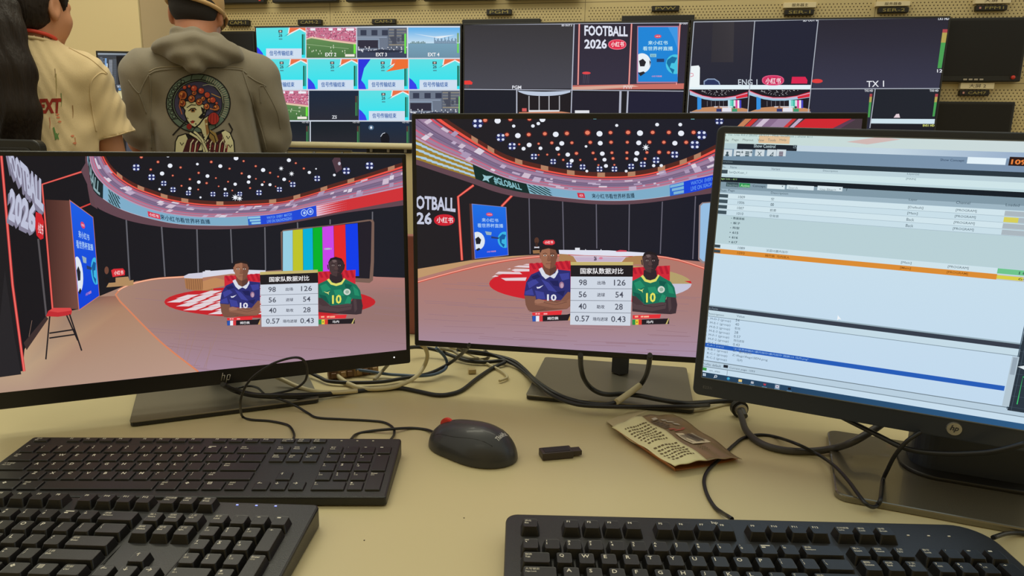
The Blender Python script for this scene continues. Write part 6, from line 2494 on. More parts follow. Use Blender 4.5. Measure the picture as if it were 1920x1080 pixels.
X4 = (380, 640, .3125)
X5 = (780, 640, 1 / 3.097)
X8 = (1300, 740, .323)
M_GREYC = mat('grey_cable', (150, 142, 118), .5)
M_WHITEC = mat('ivory_cable', (196, 184, 146), .5)
M_BLUEC = mat('blue_cable', (74, 96, 124), .45)
M_DGREY = mat('dark_grey_cable', (70, 68, 66), .42)
cable([(545, 588, .018), (549, 560, .006), (530, 520), (495, 497), (400, 478), (290, 470), (238, 450, .001), (226, 380, 'y', .845), (236, 320, 'y', .838), (270, 250, 'y', .835), (330, 190, 'y', .84), (430, 130, 'y', .85),
       (550, 97, 'y', .86), (610, 118, 'y', .875), (627, 180, 'y', .89), (612, 240, 'y', .90), (550, 285, 'y', .905), (450, 310, .016), (380, 322, .014)], .0017,
      'thin black cord rising in a loop before the left monitor chin', off=X4)
cable([(1128, 592, .018), (1148, 560, .004), (1143, 520), (1090, 487), (1000, 476), (850, 468), (690, 458), (630, 430), (560, 388, .006), (470, 350, .016), (380, 322, .018), (330, 280, .018), (270, 268, .018), (180, 285, .02), (125, 262, 'y', .88)], .0017,
      'thin black cord from the low keyboard crossing the left monitor foot', off=X4)
cable([(890, 590, .014), (922, 558), (1000, 540), (1130, 527, .004), (1250, 521), (1340, 530), (1392, 547, .004), (1425, 553, .007)], .0019, 'thin black cord of the mouse running to the low keyboard', off=X4)
cable([(120, 258, 'y', .87), (200, 300, .02), (320, 326, .016), (500, 333, .012), (700, 327, .003), (900, 302), (1050, 287), (1180, 280), (1300, 302), (1400, 322), (1480, 318), (1560, 290), (1650, 220), (1740, 160), (1812, 125, .004),
       (1790, 116, .004), (1700, 124, .003), (1600, 118, .003), (1500, 88, .006), (1400, 52, .012), (1300, 35, .016), (1230, 38, .02)], .0034, 'thick black cable sweeping from the left monitor across the desk into a hairpin', off=X4)
cable([(130, 270, 'y', .885), (230, 300, .026), (330, 320, .024), (480, 322, .02), (640, 318, .01), (760, 312, .006), (850, 300, .004)], .0028, 'second black cable lying along the first on the left monitor foot', off=X4)
cable([(640, 185, .006), (700, 215, .004), (760, 240, .003), (900, 248, .003), (1070, 243, .003), (1200, 222, .004), (1350, 195, .008), (1450, 150, .012), (1520, 105, .03), (1580, 50, .06), (1600, 20, .085)], .003, 'black cable curving up behind the lower left corner of the middle monitor', off=X4)
cable([(880, 165, .01), (1000, 180, .008), (1100, 196, .004), (1200, 203, .005), (1300, 208, .007), (1390, 198, .008), (1450, 170, .01), (1466, 135, .016), (1450, 90, .03), (1400, 40, .05)], .0026, 'blue-grey cable curling below the gap between the left monitors', M_BLUEC, off=X4)
cable([(780, 175, .006), (820, 215, .003), (880, 255, .002), (960, 282, .002), (1060, 285, .002), (1170, 268, .004), (1270, 220, .012), (1325, 155, .02), (1348, 90, .04), (1335, 40, .06), (1310, 20, .07)], .0034, 'ivory cable looping up between the left and middle monitors', M_WHITEC, off=X4)
cable([(440, 212, .02), (500, 240, .014), (580, 275, .008), (680, 300, .006), (800, 306, .006), (930, 296, .008)], .0034, 'ivory cable lying over the right end of the left monitor foot', M_WHITEC, off=X4)
cable([(1030, 232, .002), (1060, 200, .004), (1090, 165, .012), (1120, 130, .03)], .0028, 'short grey cable rising behind the left monitor by the connectors', M_GREYC, off=X4)
cable([(1420, 42, .02), (1500, 58, .01), (1560, 92, .006), (1640, 110, .002), (1705, 104, .002), (1716, 80, .006), (1690, 52, .016)], .003, 'grey cable under the lower left corner of the middle monitor', M_GREYC, off=X4)
cable([(1480, 36, .03), (1560, 60, .014), (1640, 96, .005), (1720, 140, .002), (1790, 176, .002), (1828, 215, .002), (1780, 238, .002)], .0022, 'thin ivory wire trailing over the desk behind the black hairpin', M_WHITEC, off=X4)
cable([(230, 20, .07), (300, 60, .02), (450, 82, .008), (560, 112, .004), (625, 160, .002), (680, 215, .006), (760, 275, .014), (850, 322, .014), (950, 352, .013), (1060, 367, .013), (1130, 364, .014), (1165, 350, .016), (1235, 305, .02), (1300, 255, .03), (1335, 200, .05), (1352, 140, .08), (1358, 80, .11)], .0036,
      'black cable with an ivory sleeve curving up into the middle monitor', off=X5)
cable([(240, 50, .03), (420, 72, .012), (560, 130, .004), (640, 190, .003), (700, 245, .016), (800, 318, .015), (900, 358, .014), (1000, 374, .0135), (1200, 380, .0135), (1400, 380, .0135), (1590, 378, .012), (1700, 370, .003)], .003,
      'black cable running the length of the middle monitor foot', off=X5)
cable([(955, 80, .11), (958, 150, .07), (975, 215, .045), (1010, 265, .024), (1060, 297, .016), (1120, 309, .015), (1200, 306, .015), (1300, 316, .015), (1400, 336, .015), (1540, 358, .014), (1640, 357, .006), (1760, 348, .003), (1880, 346, .003)], .0036,
      'black cable hanging from the middle monitor and running to the right', off=X5)
cable([(1600, 405, .001), (1680, 395), (1780, 370), (1850, 352), (1900, 340)], .002, 'thin ivory wire on the desk under the right monitor corner', M_WHITEC, off=X5)
o = cable([(1163, 352, .0165), (1200, 328, .018), (1250, 293, .0225), (1302, 254, .03)], .0046, 'ivory printed label sleeve on the middle monitor cable', M_WHITEC, off=X5, name='cable_sleeve', group='sleeve')
o['category'] = 'label sleeve'
del o['group']
cable([(270, 100, .012), (283, 140, .008), (305, 205, .002), (360, 262), (440, 302), (560, 326), (700, 327), (820, 310, .006), (930, 272, 'y', .775), (1050, 200, 'y', .79), (1120, 150, 'y', .80)], .0046,
      'thick dark grey power cable from the plug up under the right monitor', M_DGREY, off=X8)
cable([(225, 722, .014), (200, 706, .012), (165, 684, .003), (120, 648), (78, 575), (62, 500), (85, 440), (140, 385), (200, 325), (238, 290), (290, 252), (380, 233), (480, 246), (600, 286, .012), (720, 345, .004), (820, 415, .012), (900, 500, .012),
       (960, 582, .011), (1000, 632, .009), (1040, 652, .004), (1070, 640, .004), (1088, 600, .010), (1100, 500, 'y', .715), (1130, 430, 'y', .71), (1172, 350, 'y', .70), (1240, 270, 'y', .69), (1320, 215, 'y', .69)], .0022,
      'thin black cord running under the packet and looping over the right monitor foot', off=X8)
cable([(860, 130, 'y', .76), (900, 150, 'y', .75), (1000, 200, 'y', .735), (1100, 250, 'y', .72), (1200, 300, 'y', .705), (1300, 328, 'y', .695), (1450, 342, 'y', .68), (1600, 341, 'y', .665), (1750, 328, 'y', .65), (1930, 285, 'y', .635)], .003,
      'black cable sagging in front of the right monitor column', off=X8)
cable([(1862, 1008, .014), (1890, 1000, .004), (1925, 1001, .001), (1990, 1010)], .0022, 'short black cord leaving the right keyboard at the picture edge')
# plug at the end of the power cable
pp = at_z(1387, 768, .012)
MPL = T(pp.x, pp.y + .004, DESK + .0125) @ RZ(.1)
plug = root('power_plug', T(pp.x, pp.y, DESK), 'round black power plug under the lower left corner of the right monitor', 'plug')
bm = bmesh.new()
bmesh.ops.create_cone(bm, cap_ends=True, segments=24, radius1=.0115, radius2=.0125, depth=.012, matrix=RX(PI / 2))
bmesh.ops.bevel(bm, geom=bm.edges[:], offset=.001, segments=2, affect='EDGES')
bmo('collar', bm, M_BLACK, plug, MPL)
bm = bmesh.new()
bmesh.ops.create_cone(bm, cap_ends=True, segments=20, radius1=.0088, radius2=.0088, depth=.005, matrix=T(0, -.007, 0) @ RX(PI / 2))
bmo('face', bm, M_CHROME, plug, MPL)
bm = bmesh.new()
bmesh.ops.create_cone(bm, cap_ends=True, segments=16, radius1=.0062, radius2=.0045, depth=.016, matrix=T(0, -.013, -.002) @ RX(PI / 2 + .3))
bmo('strain_relief', bm, M_DGREY, plug, MPL)
# row of small brown connectors behind the left monitor
M_TAN = mat('tan_plastic', (116, 84, 58), .55)
M_TAN2 = mat('pale_tan_plastic', (168, 136, 96), .55)
for i in range(6):
    p = at_z(618 + i * 15, 708 - i * 2.2, .008)
    bm = bmesh.new()
    add_box(bm, (0, 0, 0), (.016, .02, .016), .002)
    add_box(bm, (0, -.011, 0), (.008, .006, .008), .001)
    o = bmo('connector', bm, M_TAN if i % 2 == 0 else M_TAN2, None, T(p.x, p.y + .02, DESK + .0085) @ RZ(.4 + .2 * (i % 2)))
    tag(o, 'small %s cable connector, %s in the row behind the left monitor' % (('brown', 'pale tan')[i % 2], ('first from the left', 'second from the left', 'third from the left', 'third from the right', 'second from the right', 'first from the right')[i]), 'connector', 'cable connectors behind the left monitor')
# small block behind the left monitor foot
p = at_z(540, 712, .0)
bm = bmesh.new()
add_box(bm, (0, 0, .016), (.07, .035, .03), .003)
tag(bmo('power_adapter', bm, M_BLACK, None, T(p.x - .01, p.y + .035, DESK) @ RZ(.4)), 'black power adapter behind the left monitor foot', 'adapter')
# clear plug end of the thin wire
p = at_z(885, 697, .003)
bm = bmesh.new()
add_box(bm, (0, 0, .0045), (.013, .011, .008), .001)
tag(bmo('network_plug', bm, mat('clear_plug', (196, 176, 130), .3), None, T(p.x, p.y, DESK) @ RZ(.2)), 'small clear network plug on the desk behind the black hairpin cable', 'plug')

# ================================================================ people
M_SKIN = mat('skin', (196, 138, 104), .55, noise=(14, .06), bump=(160, .15))
M_SKIN2 = mat('skin_tanned', (184, 122, 90), .55, noise=(14, .06), bump=(160, .15))
M_DENIM = mat('grey_washed_denim', (130, 121, 104), .9, noise=(11, .24), bump=(700, .5), sheen=.2)
M_DENIM2 = mat('grey_hood_cotton', (118, 108, 90), .92, noise=(22, .1), bump=(500, .4), sheen=.2)
M_STITCH = mat('pale_stitching', (166, 154, 130), .9)
M_TEE = mat('sand_cotton', (212, 188, 144), .92, noise=(10, .05), bump=(500, .4), sheen=.2)
M_TROUSER = mat('black_trousers', (36, 34, 36), .9)
M_SHOE = mat('dark_shoe', (46, 44, 44), .6)
M_CAP = mat('tan_cap_cotton', (196, 160, 112), .9, noise=(30, .07), bump=(500, .4))


def hair_mat(name, rgb):
    m = bpy.data.materials.new(name)
    m.use_nodes = True
    nt = m.node_tree
    b = nt.nodes['Principled BSDF']
    b.inputs['Roughness'].default_value = .58
    b.inputs['Specular IOR Level'].default_value = .25
    tc = nt.nodes.new('ShaderNodeTexCoord')
    mp = nt.nodes.new('ShaderNodeMapping')
    mp.inputs['Scale'].default_value = (1, 1, .04)
    n = nt.nodes.new('ShaderNodeTexNoise')
    n.inputs['Scale'].default_value = 240
    n.inputs['Detail'].default_value = 5
    nt.links.new(tc.outputs['Object'], mp.inputs[0])
    nt.links.new(mp.outputs[0], n.inputs['Vector'])
    mx = nt.nodes.new('ShaderNodeMix')
    mx.data_type = 'RGBA'
    c = lin(rgb)
    mx.inputs[6].default_value = (*[v * .5 for v in c], 1)
    mx.inputs[7].default_value = (*[v * 1.6 for v in c], 1)
    nt.links.new(n.outputs['Fac'], mx.inputs[0])
    nt.links.new(mx.outputs[2], b.inputs['Base Color'])
    bp = nt.nodes.new('ShaderNodeBump')
    bp.inputs['Strength'].default_value = .7
    bp.inputs['Distance'].default_value = .004
    nt.links.new(n.outputs['Fac'], bp.inputs['Height'])
    nt.links.new(bp.outputs['Normal'], b.inputs['Normal'])
    return m


M_HAIR = hair_mat('dark_brown_hair', (34, 25, 20))


def view_frame(px, Y, turn=0.0):
    X = at_y(px, 280, Y).x
    return T(X, Y, 0) @ RZ(math.atan2(-X, Y) + turn)


def head(s, H, yaw, pitch, k=1.0):
    """head and face; H centre, yaw to the right, pitch down; face looks along local +y"""
    Rm = (Matrix.Rotation(-yaw, 4, 'Z') @ Matrix.Rotation(-pitch, 4, 'X'))
    R3 = Rm.to_3x3()

    def P(x, y, z): return tuple(Vector(H) + R3 @ (Vector((x, y, z)) * k))
    s.ell(P(0, -.012, .028), (.075 * k, .094 * k, .088 * k), k=.01, rot=R3)
    s.ell(P(0, .028, -.035), (.060 * k, .062 * k, .072 * k), k=.035, rot=R3)
    s.ell(P(0, .066, -.088), (.022 * k, .018 * k, .018 * k), k=.025, rot=R3)
    s.cone(P(0, .084, .002), P(0, .103, -.03), .007 * k, .011 * k, k=.012)
    for x in (-1, 1):
        s.ell(P(x * .012, .094, -.033), (.008, .008, .007), k=.006)
        s.cone(P(x * .012, .083, .018), P(x * .048, .07, .016), .008, .007, k=.012)
        s.ell(P(x * .03, .083, -.002), (.014, .009, .009), k=.006, cut=True)
        s.ell(P(x * .03, .074, -.002), (.0115, .0115, .0115), k=.002)
        s.cone(P(x * .042, .06, -.03), P(x * .03, .06, -.05), .016, .014, k=.03)
        s.ell(P(x * .078, -.004, -.008), (.010, .021, .032), k=.006, rot=R3)
        s.ell(P(x * .087, .0, -.004), (.006, .012, .019), k=.005, rot=R3, cut=True)
        s.ell(P(x * .076, .002, -.036), (.008, .01, .01), k=.006)
    s.cone(P(-.016, .084, -.058), P(.016, .084, -.058), .006, .006, k=.006)
    s.cone(P(-.013, .084, -.067), P(.013, .084, -.067), .006, .006, k=.006)
    return P, R3


def arm(s, sh, el, wr, r0, k=.02, side=1, hand=True):
    s.cone(sh, el, r0, r0 * .8, k=.03)
    s.cone(el, wr, r0 * .82, r0 * .56, k=.015)
    if not hand: return
    el, wr = Vector(el), Vector(wr)
    d = (wr - el).normalized()
    u = Vector((0, 0, 1))
    w = d.cross(u).normalized()
    u = w.cross(d)
    c = wr + d * .045
    s.cone(tuple(wr), tuple(c + w * .014), .024, .020, k=.02, sq=None)
    s.cone(tuple(wr + d * .02), tuple(c - w * .016), .02, .019, k=.015)
    for i, (o, L, b) in enumerate(((-.030, .062, .3), (-.010, .074, .26), (.010, .070, .3), (.029, .056, .38))):
        a = c + w * o + d * .02
        m_ = a + d * L * .55 - u * L * b * .5
        e = m_ + d * L * .3 - u * L * b * 1.2
        s.cone(tuple(a), tuple(m_), .0092, .0085, k=.005)
        s.cone(tuple(m_), tuple(e), .0085, .0075, k=.003)
    a = wr + d * .018 + w * side * -.022
    m_ = a + d * .028 + w * side * -.022 - u * .008
    e = m_ + d * .028 - u * .012
    s.cone(tuple(a), tuple(m_), .013, .0105, k=.012)
    s.cone(tuple(m_), tuple(e), .0105, .009, k=.003)


def legs(s, w, hip, r, y=0.0):
    for x in (-1, 1):
        s.path([(x * w, y, hip), (x * w * 1.05, y + .01, hip * .54), (x * w * 1.1, y - .01, .09)], [r, r * .66, r * .46], k=.03)
        s.cone((x * w * 1.1, y - .03, .05), (x * w * 1.2, y + .13, .035), .036, .028, k=.02)


def trousers(s, w, hip, r, y=0.0):
    for x in (-1, 1):
        s.path([(x * w, y, hip), (x * w * 1.05, y + .01, hip * .54), (x * w * 1.1, y - .01, .06)], [r + .018, r * .66 + .026, r * .46 + .034], k=.03)
    s.cone((-w * .8, y + .01, hip + .03), (w * .8, y + .01, hip + .03), r + .02, r + .02, k=.04)
    s.path([(0, y + .02, hip), (0, y + .02, hip + .10)], [.165, .155], k=.04, sq=(1, 1.3, 1))


def shoes(parent, M, w, y):
    for x in (-1, 1):
        s = SDF((x * w * 1.15 - .07, y - .13, -.01), (x * w * 1.15 + .07, y + .22, .13), .006)
        s.cone((x * w * 1.1, y - .05, .045), (x * w * 1.22, y + .13, .035), .045, .038, k=.02)
        s.cone((x * w * 1.1, y - .03, .06), (x * w * 1.1, y - .02, .1), .045, .048, k=.02)
        s.cutz(.002, above=False)
        link('shoe', s.mesh('shoe'), M_SHOE, parent, M, smooth=True)


def bvh_of(me, M):
    return BVHTree.FromPolygons([M @ v.co for v in me.vertices], [tuple(p.vertices) for p in me.polygons])


def hit(bvh, px, py, off=.001):
    h = bvh.ray_cast(Vector(CAM), Vector(ray(px, py)).normalized())
    if h[0] is None: return None
    n = h[1]
    d = Vector(ray(px, py))
    if n.dot(d) > 0: n = -n
    return h[0] + n * off


def seam(name, bvh, pts, r, material, parent, off=.0008, n=10):
    P = [hit(bvh, p.x, p.y, off) for p in catmull([(x, y, 0) for x, y in pts], n)]
    P = [p for p in P if p is not None]
    Q = [P[0]]
    for p in P[1:]:
        if (p - Q[-1]).length > .001: Q.append(p)
    bm = bmesh.new()
    add_tube(bm, Q, r, 6)
    return bmo(name, bm, material, parent)


class Decal(Canvas):
    """printed picture following a surface seen from the photo position"""

    def __init__(s, bvh, cell=5.0):
        s.bvh, s.cell, s.F, s.lay, s.step = bvh, cell, [], 1, .00006
        s.clip, s.raw = None, False
        s.m(0, 0, 1)
        s.w = s.h = 1e9

    def px(s, x, y):
        ox, oy, k, ky = s.t
        return (ox + x * k, oy + y * ky)

    def build(s, name, material, parent):
        V, Fa, Cc = [], [], []
        for P, C, lay in s.F:
            x0, x1 = min(p[0] for p in P), max(p[0] for p in P)
            y0, y1 = min(p[1] for p in P), max(p[1] for p in P)
            g = s.cell
            for i in range(int(x0 // g), int(x1 // g) + 1):
                for j in range(int(y0 // g), int(y1 // g) + 1):
                    Q, D = clip_poly(list(P), list(C), i * g, j * g, (i + 1) * g, (j + 1) * g)
                    if len(Q) < 3: continue
                    H = [hit(s.bvh, q[0], q[1], .0011 + lay * s.step) for q in Q]
                    if any(h is None for h in H): continue
                    if max((h - H[0]).length for h in H) > .03: continue
                    b = len(V)
                    V += [tuple(h) for h in H]
                    Fa.append(list(range(b, b + len(Q))))
                    Cc += [(*d, 1) for d in D]
        me = bpy.data.meshes.new(name)
        me.from_pydata(V, [], Fa)
        at = me.color_attributes.new('Col', 'FLOAT_COLOR', 'CORNER')
        at.data.foreach_set('color', np.array(Cc, dtype=np.float32).ravel())
        return link(name, me, material, parent, None)


def person(name, me, material, M, label):
    o = link(name, me, material, None, M, smooth=True)
    return tag(o, label, 'person')


# ---------------------------------------------------------------- woman with the ponytail
MW = view_frame(75, 1.95)
s = SDF((-.34, -.2, 0), (.34, .42, 1.66), .007)
HW = (.024, .012, 1.490)
P, R3 = head(s, HW, math.radians(50), math.radians(6), .95)
s.cone((0.006, .0, 1.34), (.016, .002, 1.43), .052, .047, k=.03)
s.path([(0, .01, 1.27), (0, .015, 1.08), (0, .01, .93)], [.115, .11, .13], k=.04, sq=(1, 1.5, 1))
s.cone((-.12, 0.005, 1.305), (.12, 0.005, 1.305), .042, .042, k=.03)
arm(s, (.145, .0, 1.31), (.186, .02, 1.04), (.16, .25, .98), .044, side=-1)
arm(s, (-.145, .0, 1.31), (-.2, .02, 1.05), (-.15, .25, .98), .044, side=1)
legs(s, .085, .88, .085)
me = s.mesh('person')
woman = person('person', me, M_SKIN, MW, 'person with a long dark ponytail, sand T-shirt and red lanyard, seen from behind')
# T-shirt
s = SDF((-.32, -.2, .78), (.32, .22, 1.42), .0055)
s.path([(0, .012, 1.25), (0, .015, 1.1), (0, .012, .86)], [.142, .142, .152], k=.05, sq=(1, 1.32, 1))
s.cone((-.115, .0, 1.305), (.115, .0, 1.305), .062, .062, k=.05)
s.cone((-.06, .0, 1.345), (.06, .0, 1.345), .04, .04, k=.05)
s.cone((0, .0, 1.33), (.002, .002, 1.385), .068, .062, k=.03)
for x in (-1, 1):
    a, b = np.array((x * .125, .0, 1.31)), np.array((x * .196, .006, 1.125))
    s.cone(a, b, .062, .058, k=.03)
X = lambda: None


def teefold(x, y, z):
    f = .0032 * np.sin(34 * z + 10 * x + 4 * np.sin(11 * x + 3)) * np.clip((np.abs(x) - .02) / .1, 0, 1)
    f = f + .0035 * np.sin(52 * (x - .35 * z) + 5 * np.sin(8 * z)) * np.clip((1.25 - z) / .2, 0, 1) * np.clip((.19 - np.abs(x)) / .06, 0, 1)
    f = f + .003 * np.sin(70 * z - 30 * np.abs(x)) * np.clip((np.abs(x) - .15) / .05, 0, 1)
    f = f + .0015 * np.sin(90 * z + 20 * np.sin(14 * x)) * np.ones_like(x)
    return f


s.warp(teefold)
# open sleeve ends, neck and bottom
for x in (-1, 1):
    a, b = Vector((x * .125, .0, 1.31)), Vector((x * .196, .006, 1.125))
    d = (b - a).normalized()
    nrm = np.array(Vector((x * .30, 0, -.95)).normalized())
    Xg, Yg, Zg = np.meshgrid(*s.ax, indexing='ij', sparse=True)
    pl = (Xg - (x * .19)) * nrm[0] + Yg * 0 + (Zg - 1.142) * nrm[2]
    far = np.abs(Xg) > .146
    s.D = np.where((x * Xg > 0) & far & (Zg < 1.25), np.maximum(s.D, pl), s.D).astype(np.float32)
    s.cone(tuple(a + (b - a) * .5), tuple(b + d * .06), .041, .0445, k=0.002, cut=True)
s.cone((0, 0, 1.365), (.003, .003, 1.46), .057, .06, k=.004, cut=True)
s.cutz(.83, above=False)
tee = link('t_shirt', s.mesh('t_shirt'), M_TEE, woman, MW, smooth=True)
tb = bvh_of(tee.data, MW)
CW = lambda pts: [(x / 3.725, y / 3.725) for x, y in pts]
seam('sleeve_seam', tb, CW([(745, 518), (700, 510), (655, 545), (632, 590), (630, 660), (640, 740), (655, 830), (672, 920)]), .0016, M_TEE, tee)
seam('shoulder_seam', tb, CW([(480, 335), (560, 375), (640, 420), (750, 515)]), .0013, M_TEE, tee)
seam('sleeve_hem', tb, CW([(722, 965), (800, 950), (880, 925), (950, 905)]), .0011, M_TEE, tee)
# collar ring
bm = bmesh.new()
add_tube(bm, [(.0635 * math.cos(a), .0635 * math.sin(a) * .97, 1.386 - .010 * math.sin(a)) for a in [i * 2 * PI / 40 for i in range(41)]], .0045, 8)
bmo('collar', bm, M_TEE, tee, MW, smooth=True)
dc = Decal(tb, 6)
dc.m(0, 0, 1 / 3.725)
dc.text('NEXT', (205, 797), (422, 790), (6, -104), (150, 52, 40), .05)
for x, y0, y1, q in ((390, 515, 675, (150, 136, 84)), (382, 480, 540, (140, 120, 90)), (505, 735, 825, (150, 110, 70)), (425, 650, 745, (110, 130, 80)), (522, 960, 1020, (190, 130, 90)), (345, 820, 900, (196, 120, 90))):
    dc.line([(x, y0), (x + 4, (y0 + y1) / 2), (x + 2, y1)], 6, q, w1=2)
for x, y in ((405, 820), (415, 850), (400, 800), (505, 950), (520, 1000)): dc.ell(x, y, 12, 7, (206, 126, 92))
dc.line([(372, 890), (392, 975)], 12, (92, 134, 76))
dc.line([(392, 930), (408, 975)], 8, (92, 134, 76))
dc.line([(410, 930), (385, 978)], 6, (92, 134, 76))
dc.build('printed_lettering', M_PRINT, tee)
# lanyard
bm = bmesh.new()
pts = []
for i in range(25):
    a = math.radians(-20 - i * 9)
    pts.append((.058 * math.cos(a) + .010, .058 * math.sin(a) * .98, 1.402 - .012 * math.sin(a) - .012 * math.cos(a) * .3))
add_tube(bm, pts, .0052, 8)
add_tube(bm, [pts[0], (.066, .03, 1.37), (.05, .10, 1.31), (.02, .15, 1.2)], .0045, 8)
bmo('lanyard', bm, mat('red_lanyard', (214, 66, 46), .6), woman, MW, smooth=True)
# hair: cap of hair over the skull and ponytail
s = SDF((-.16, -.24, 1.08), (.16, .16, 1.64), .005)
Hh = Vector(HW)
hp = lambda x, y, z: tuple(Hh + R3 @ (Vector((x, y, z)) * .95))
s.ell(hp(0, -.022, .032), (.086, .106, .096), k=.01, rot=R3)
s.ell(hp(0, -.050, -.030), (.072, .060, .062), k=.03, rot=R3)
s.ell(hp(0, .075, -.050), (.10, .062, .085), k=.006, rot=R3, cut=True)
s.ell(hp(.0, .085, .02), (.075, .045, .055), k=.01, rot=R3, cut=True)
s.ell(hp(.082, .006, -.015), (.022, .030, .038), k=.006, rot=R3, cut=True)
s.ell(hp(-.082, .006, -.015), (.022, .030, .038), k=.006, rot=R3, cut=True)
def strands(x, y, z):
    a = np.arctan2(x, y)
    return .0014 * np.sin(60 * a + 5 * np.sin(20 * z)) + .001 * np.sin(130 * x + 8 * np.sin(16 * z))


s.warp(strands)
hair = link('hair', s.mesh('hair'), M_HAIR, woman, MW, smooth=True)
s = SDF((-.2, -.26, 1.06), (.12, .02, 1.56), .005)
s.path([(-.040, -.075, 1.462), (-.046, -.118, 1.452), (-.048, -.135, 1.40), (-.045, -.15, 1.30), (-.043, -.155, 1.20), (-.041, -.15, 1.135)], [.026, .034, .046, .054, .050, .034], k=.02, sq=(1, 1.35, 1))
s.cone((-.075, -.15, 1.2), (-.072, -.15, 1.10), .028, .006, k=.015)
s.cone((-.02, -.15, 1.2), (-.005, -.15, 1.105), .03, .008, k=.015)
s.cone((-.045, -.15, 1.2), (-.04, -.15, 1.09), .03, .008, k=.015)
s.warp(lambda x, y, z: .0022 * np.sin(150 * x + 6 * np.sin(9 * z) + 30 * y) + .0012 * np.sin(310 * x + 9 * np.sin(14 * z)))
pony = link('ponytail', s.mesh('ponytail'), M_HAIR, hair, MW, smooth=True)
bm = bmesh.new()
add_tube(bm, [(-.044 + .03 * math.cos(a), -.096, 1.458 + .03 * math.sin(a)) for a in [i * 2 * PI / 20 for i in range(21)]], .006, 8)
bmo('hair_tie', bm, M_BLACK, hair, MW)
# trousers and shoes
s = SDF((-.26, -.2, .03), (.26, .22, 1.04), .009)
trousers(s, .085, .88, .085)
link('trousers', s.mesh('trousers'), M_TROUSER, woman, MW, smooth=True)
shoes(woman, MW, .085, 0)

# ---------------------------------------------------------------- man in the cap and denim jacket
MN = view_frame(388, 2.3)
s = SDF((-.36, -.2, 0), (.36, .55, 1.70), .007)
YW, PT = math.radians(13), math.radians(20)
HM = (-.004, .050, 1.552)
P, R3 = head(s, HM, YW, PT, .97)
s.cone((-.012, -.01, 1.39), (-.010, .018, 1.49), .064, .058, k=.03)
s.path([(0, .02, 1.29), (0, .03, 1.12), (0, .02, .96)], [.13, .125, .135], k=.04, sq=(1, 1.5, 1))
s.cone((-.15, .01, 1.35), (.15, .01, 1.35), .045, .045, k=.03)
arm(s, (-.175, .01, 1.35), (-.195, .07, 1.13), (-.10, .32, 1.12), .05, side=1)
arm(s, (.175, .01, 1.35), (.215, .07, 1.15), (.10, .32, 1.12), .05, side=-1)
legs(s, .095, .90, .09)
man = person('person', s.mesh('person'), M_SKIN2, MN, 'person in a tan cap and grey denim jacket with a printed back, looking down')
# jacket
s = SDF((-.34, -.2, .80), (.36, .42, 1.47), .0055)
s.path([(0.005, .02, 1.28), (.005, .03, 1.12), (.0, .025, .90)], [.178, .182, .190], k=.05, sq=(1, 1.42, 1))
s.cone((-.135, .005, 1.345), (.145, .005, 1.352), .070, .070, k=.06)
s.cone((-.08, .0, 1.385), (.085, .0, 1.39), .045, .045, k=.06)
s.cone((0, -.005, 1.38), (-.01, .01, 1.445), .078, .07, k=.03)
for x, sh, el, wr in ((-1, (-.162, .0, 1.335), (-.184, .04, 1.175), (-.12, .27, 1.12)), (1, (.170, .0, 1.345), (.212, .035, 1.165), (.14, .27, 1.12))):
    s.cone(sh, el, .074, .062 if x < 0 else .068, k=.03)
    s.cone(el, wr, .060, .047, k=.02)
    mid = (np.array(el) + np.array(wr)) / 2
    s.cone(tuple(np.array(el) + (0, 0, -.012)), tuple(mid), .056, .05, k=.02)


def jfold(x, y, z):
    ax = np.abs(x)
    arm_ = np.clip((ax - .15) / .04, 0, 1)
    f = .0045 * np.sin(46 * (z + .5 * ax) + 5 * np.sin(13 * y + 7 * z)) * arm_
    f = f + .004 * np.sin(38 * (x * .8 + z * .25) + 3 * np.sin(7 * z + 2)) * np.clip((1.27 - z) / .15, 0, 1) * np.clip((ax - .07) / .06, 0, 1) * (1 - arm_)
    f = f + .0028 * np.sin(30 * z + 14 * x + 3 * np.sin(9 * x)) * np.ones_like(y) + .0016 * np.sin(75 * x + 40 * z) * np.ones_like(y)
    # deep crease where the right sleeve meets the back
    f = f + .020 * np.exp(-((x - .150 - .16 * (1.25 - z)) / .010) ** 2) * np.clip((1.30 - z) / .06, 0, 1) * (y < .05)
    f = f - .008 * np.exp(-((x - .128 - .16 * (1.25 - z)) / .014) ** 2) * np.clip((1.32 - z) / .05, 0, 1) * (y < .03)
    f = f + .010 * np.exp(-((x - .075 - .22 * (1.25 - z)) / .012) ** 2) * np.clip((1.22 - z) / .08, 0, 1) * (y < .03)
    f = f + .020 * np.exp(-((x + .152) / .010) ** 2) * np.clip((1.20 - z) / .05, 0, 1) * (y < .03)
    return f


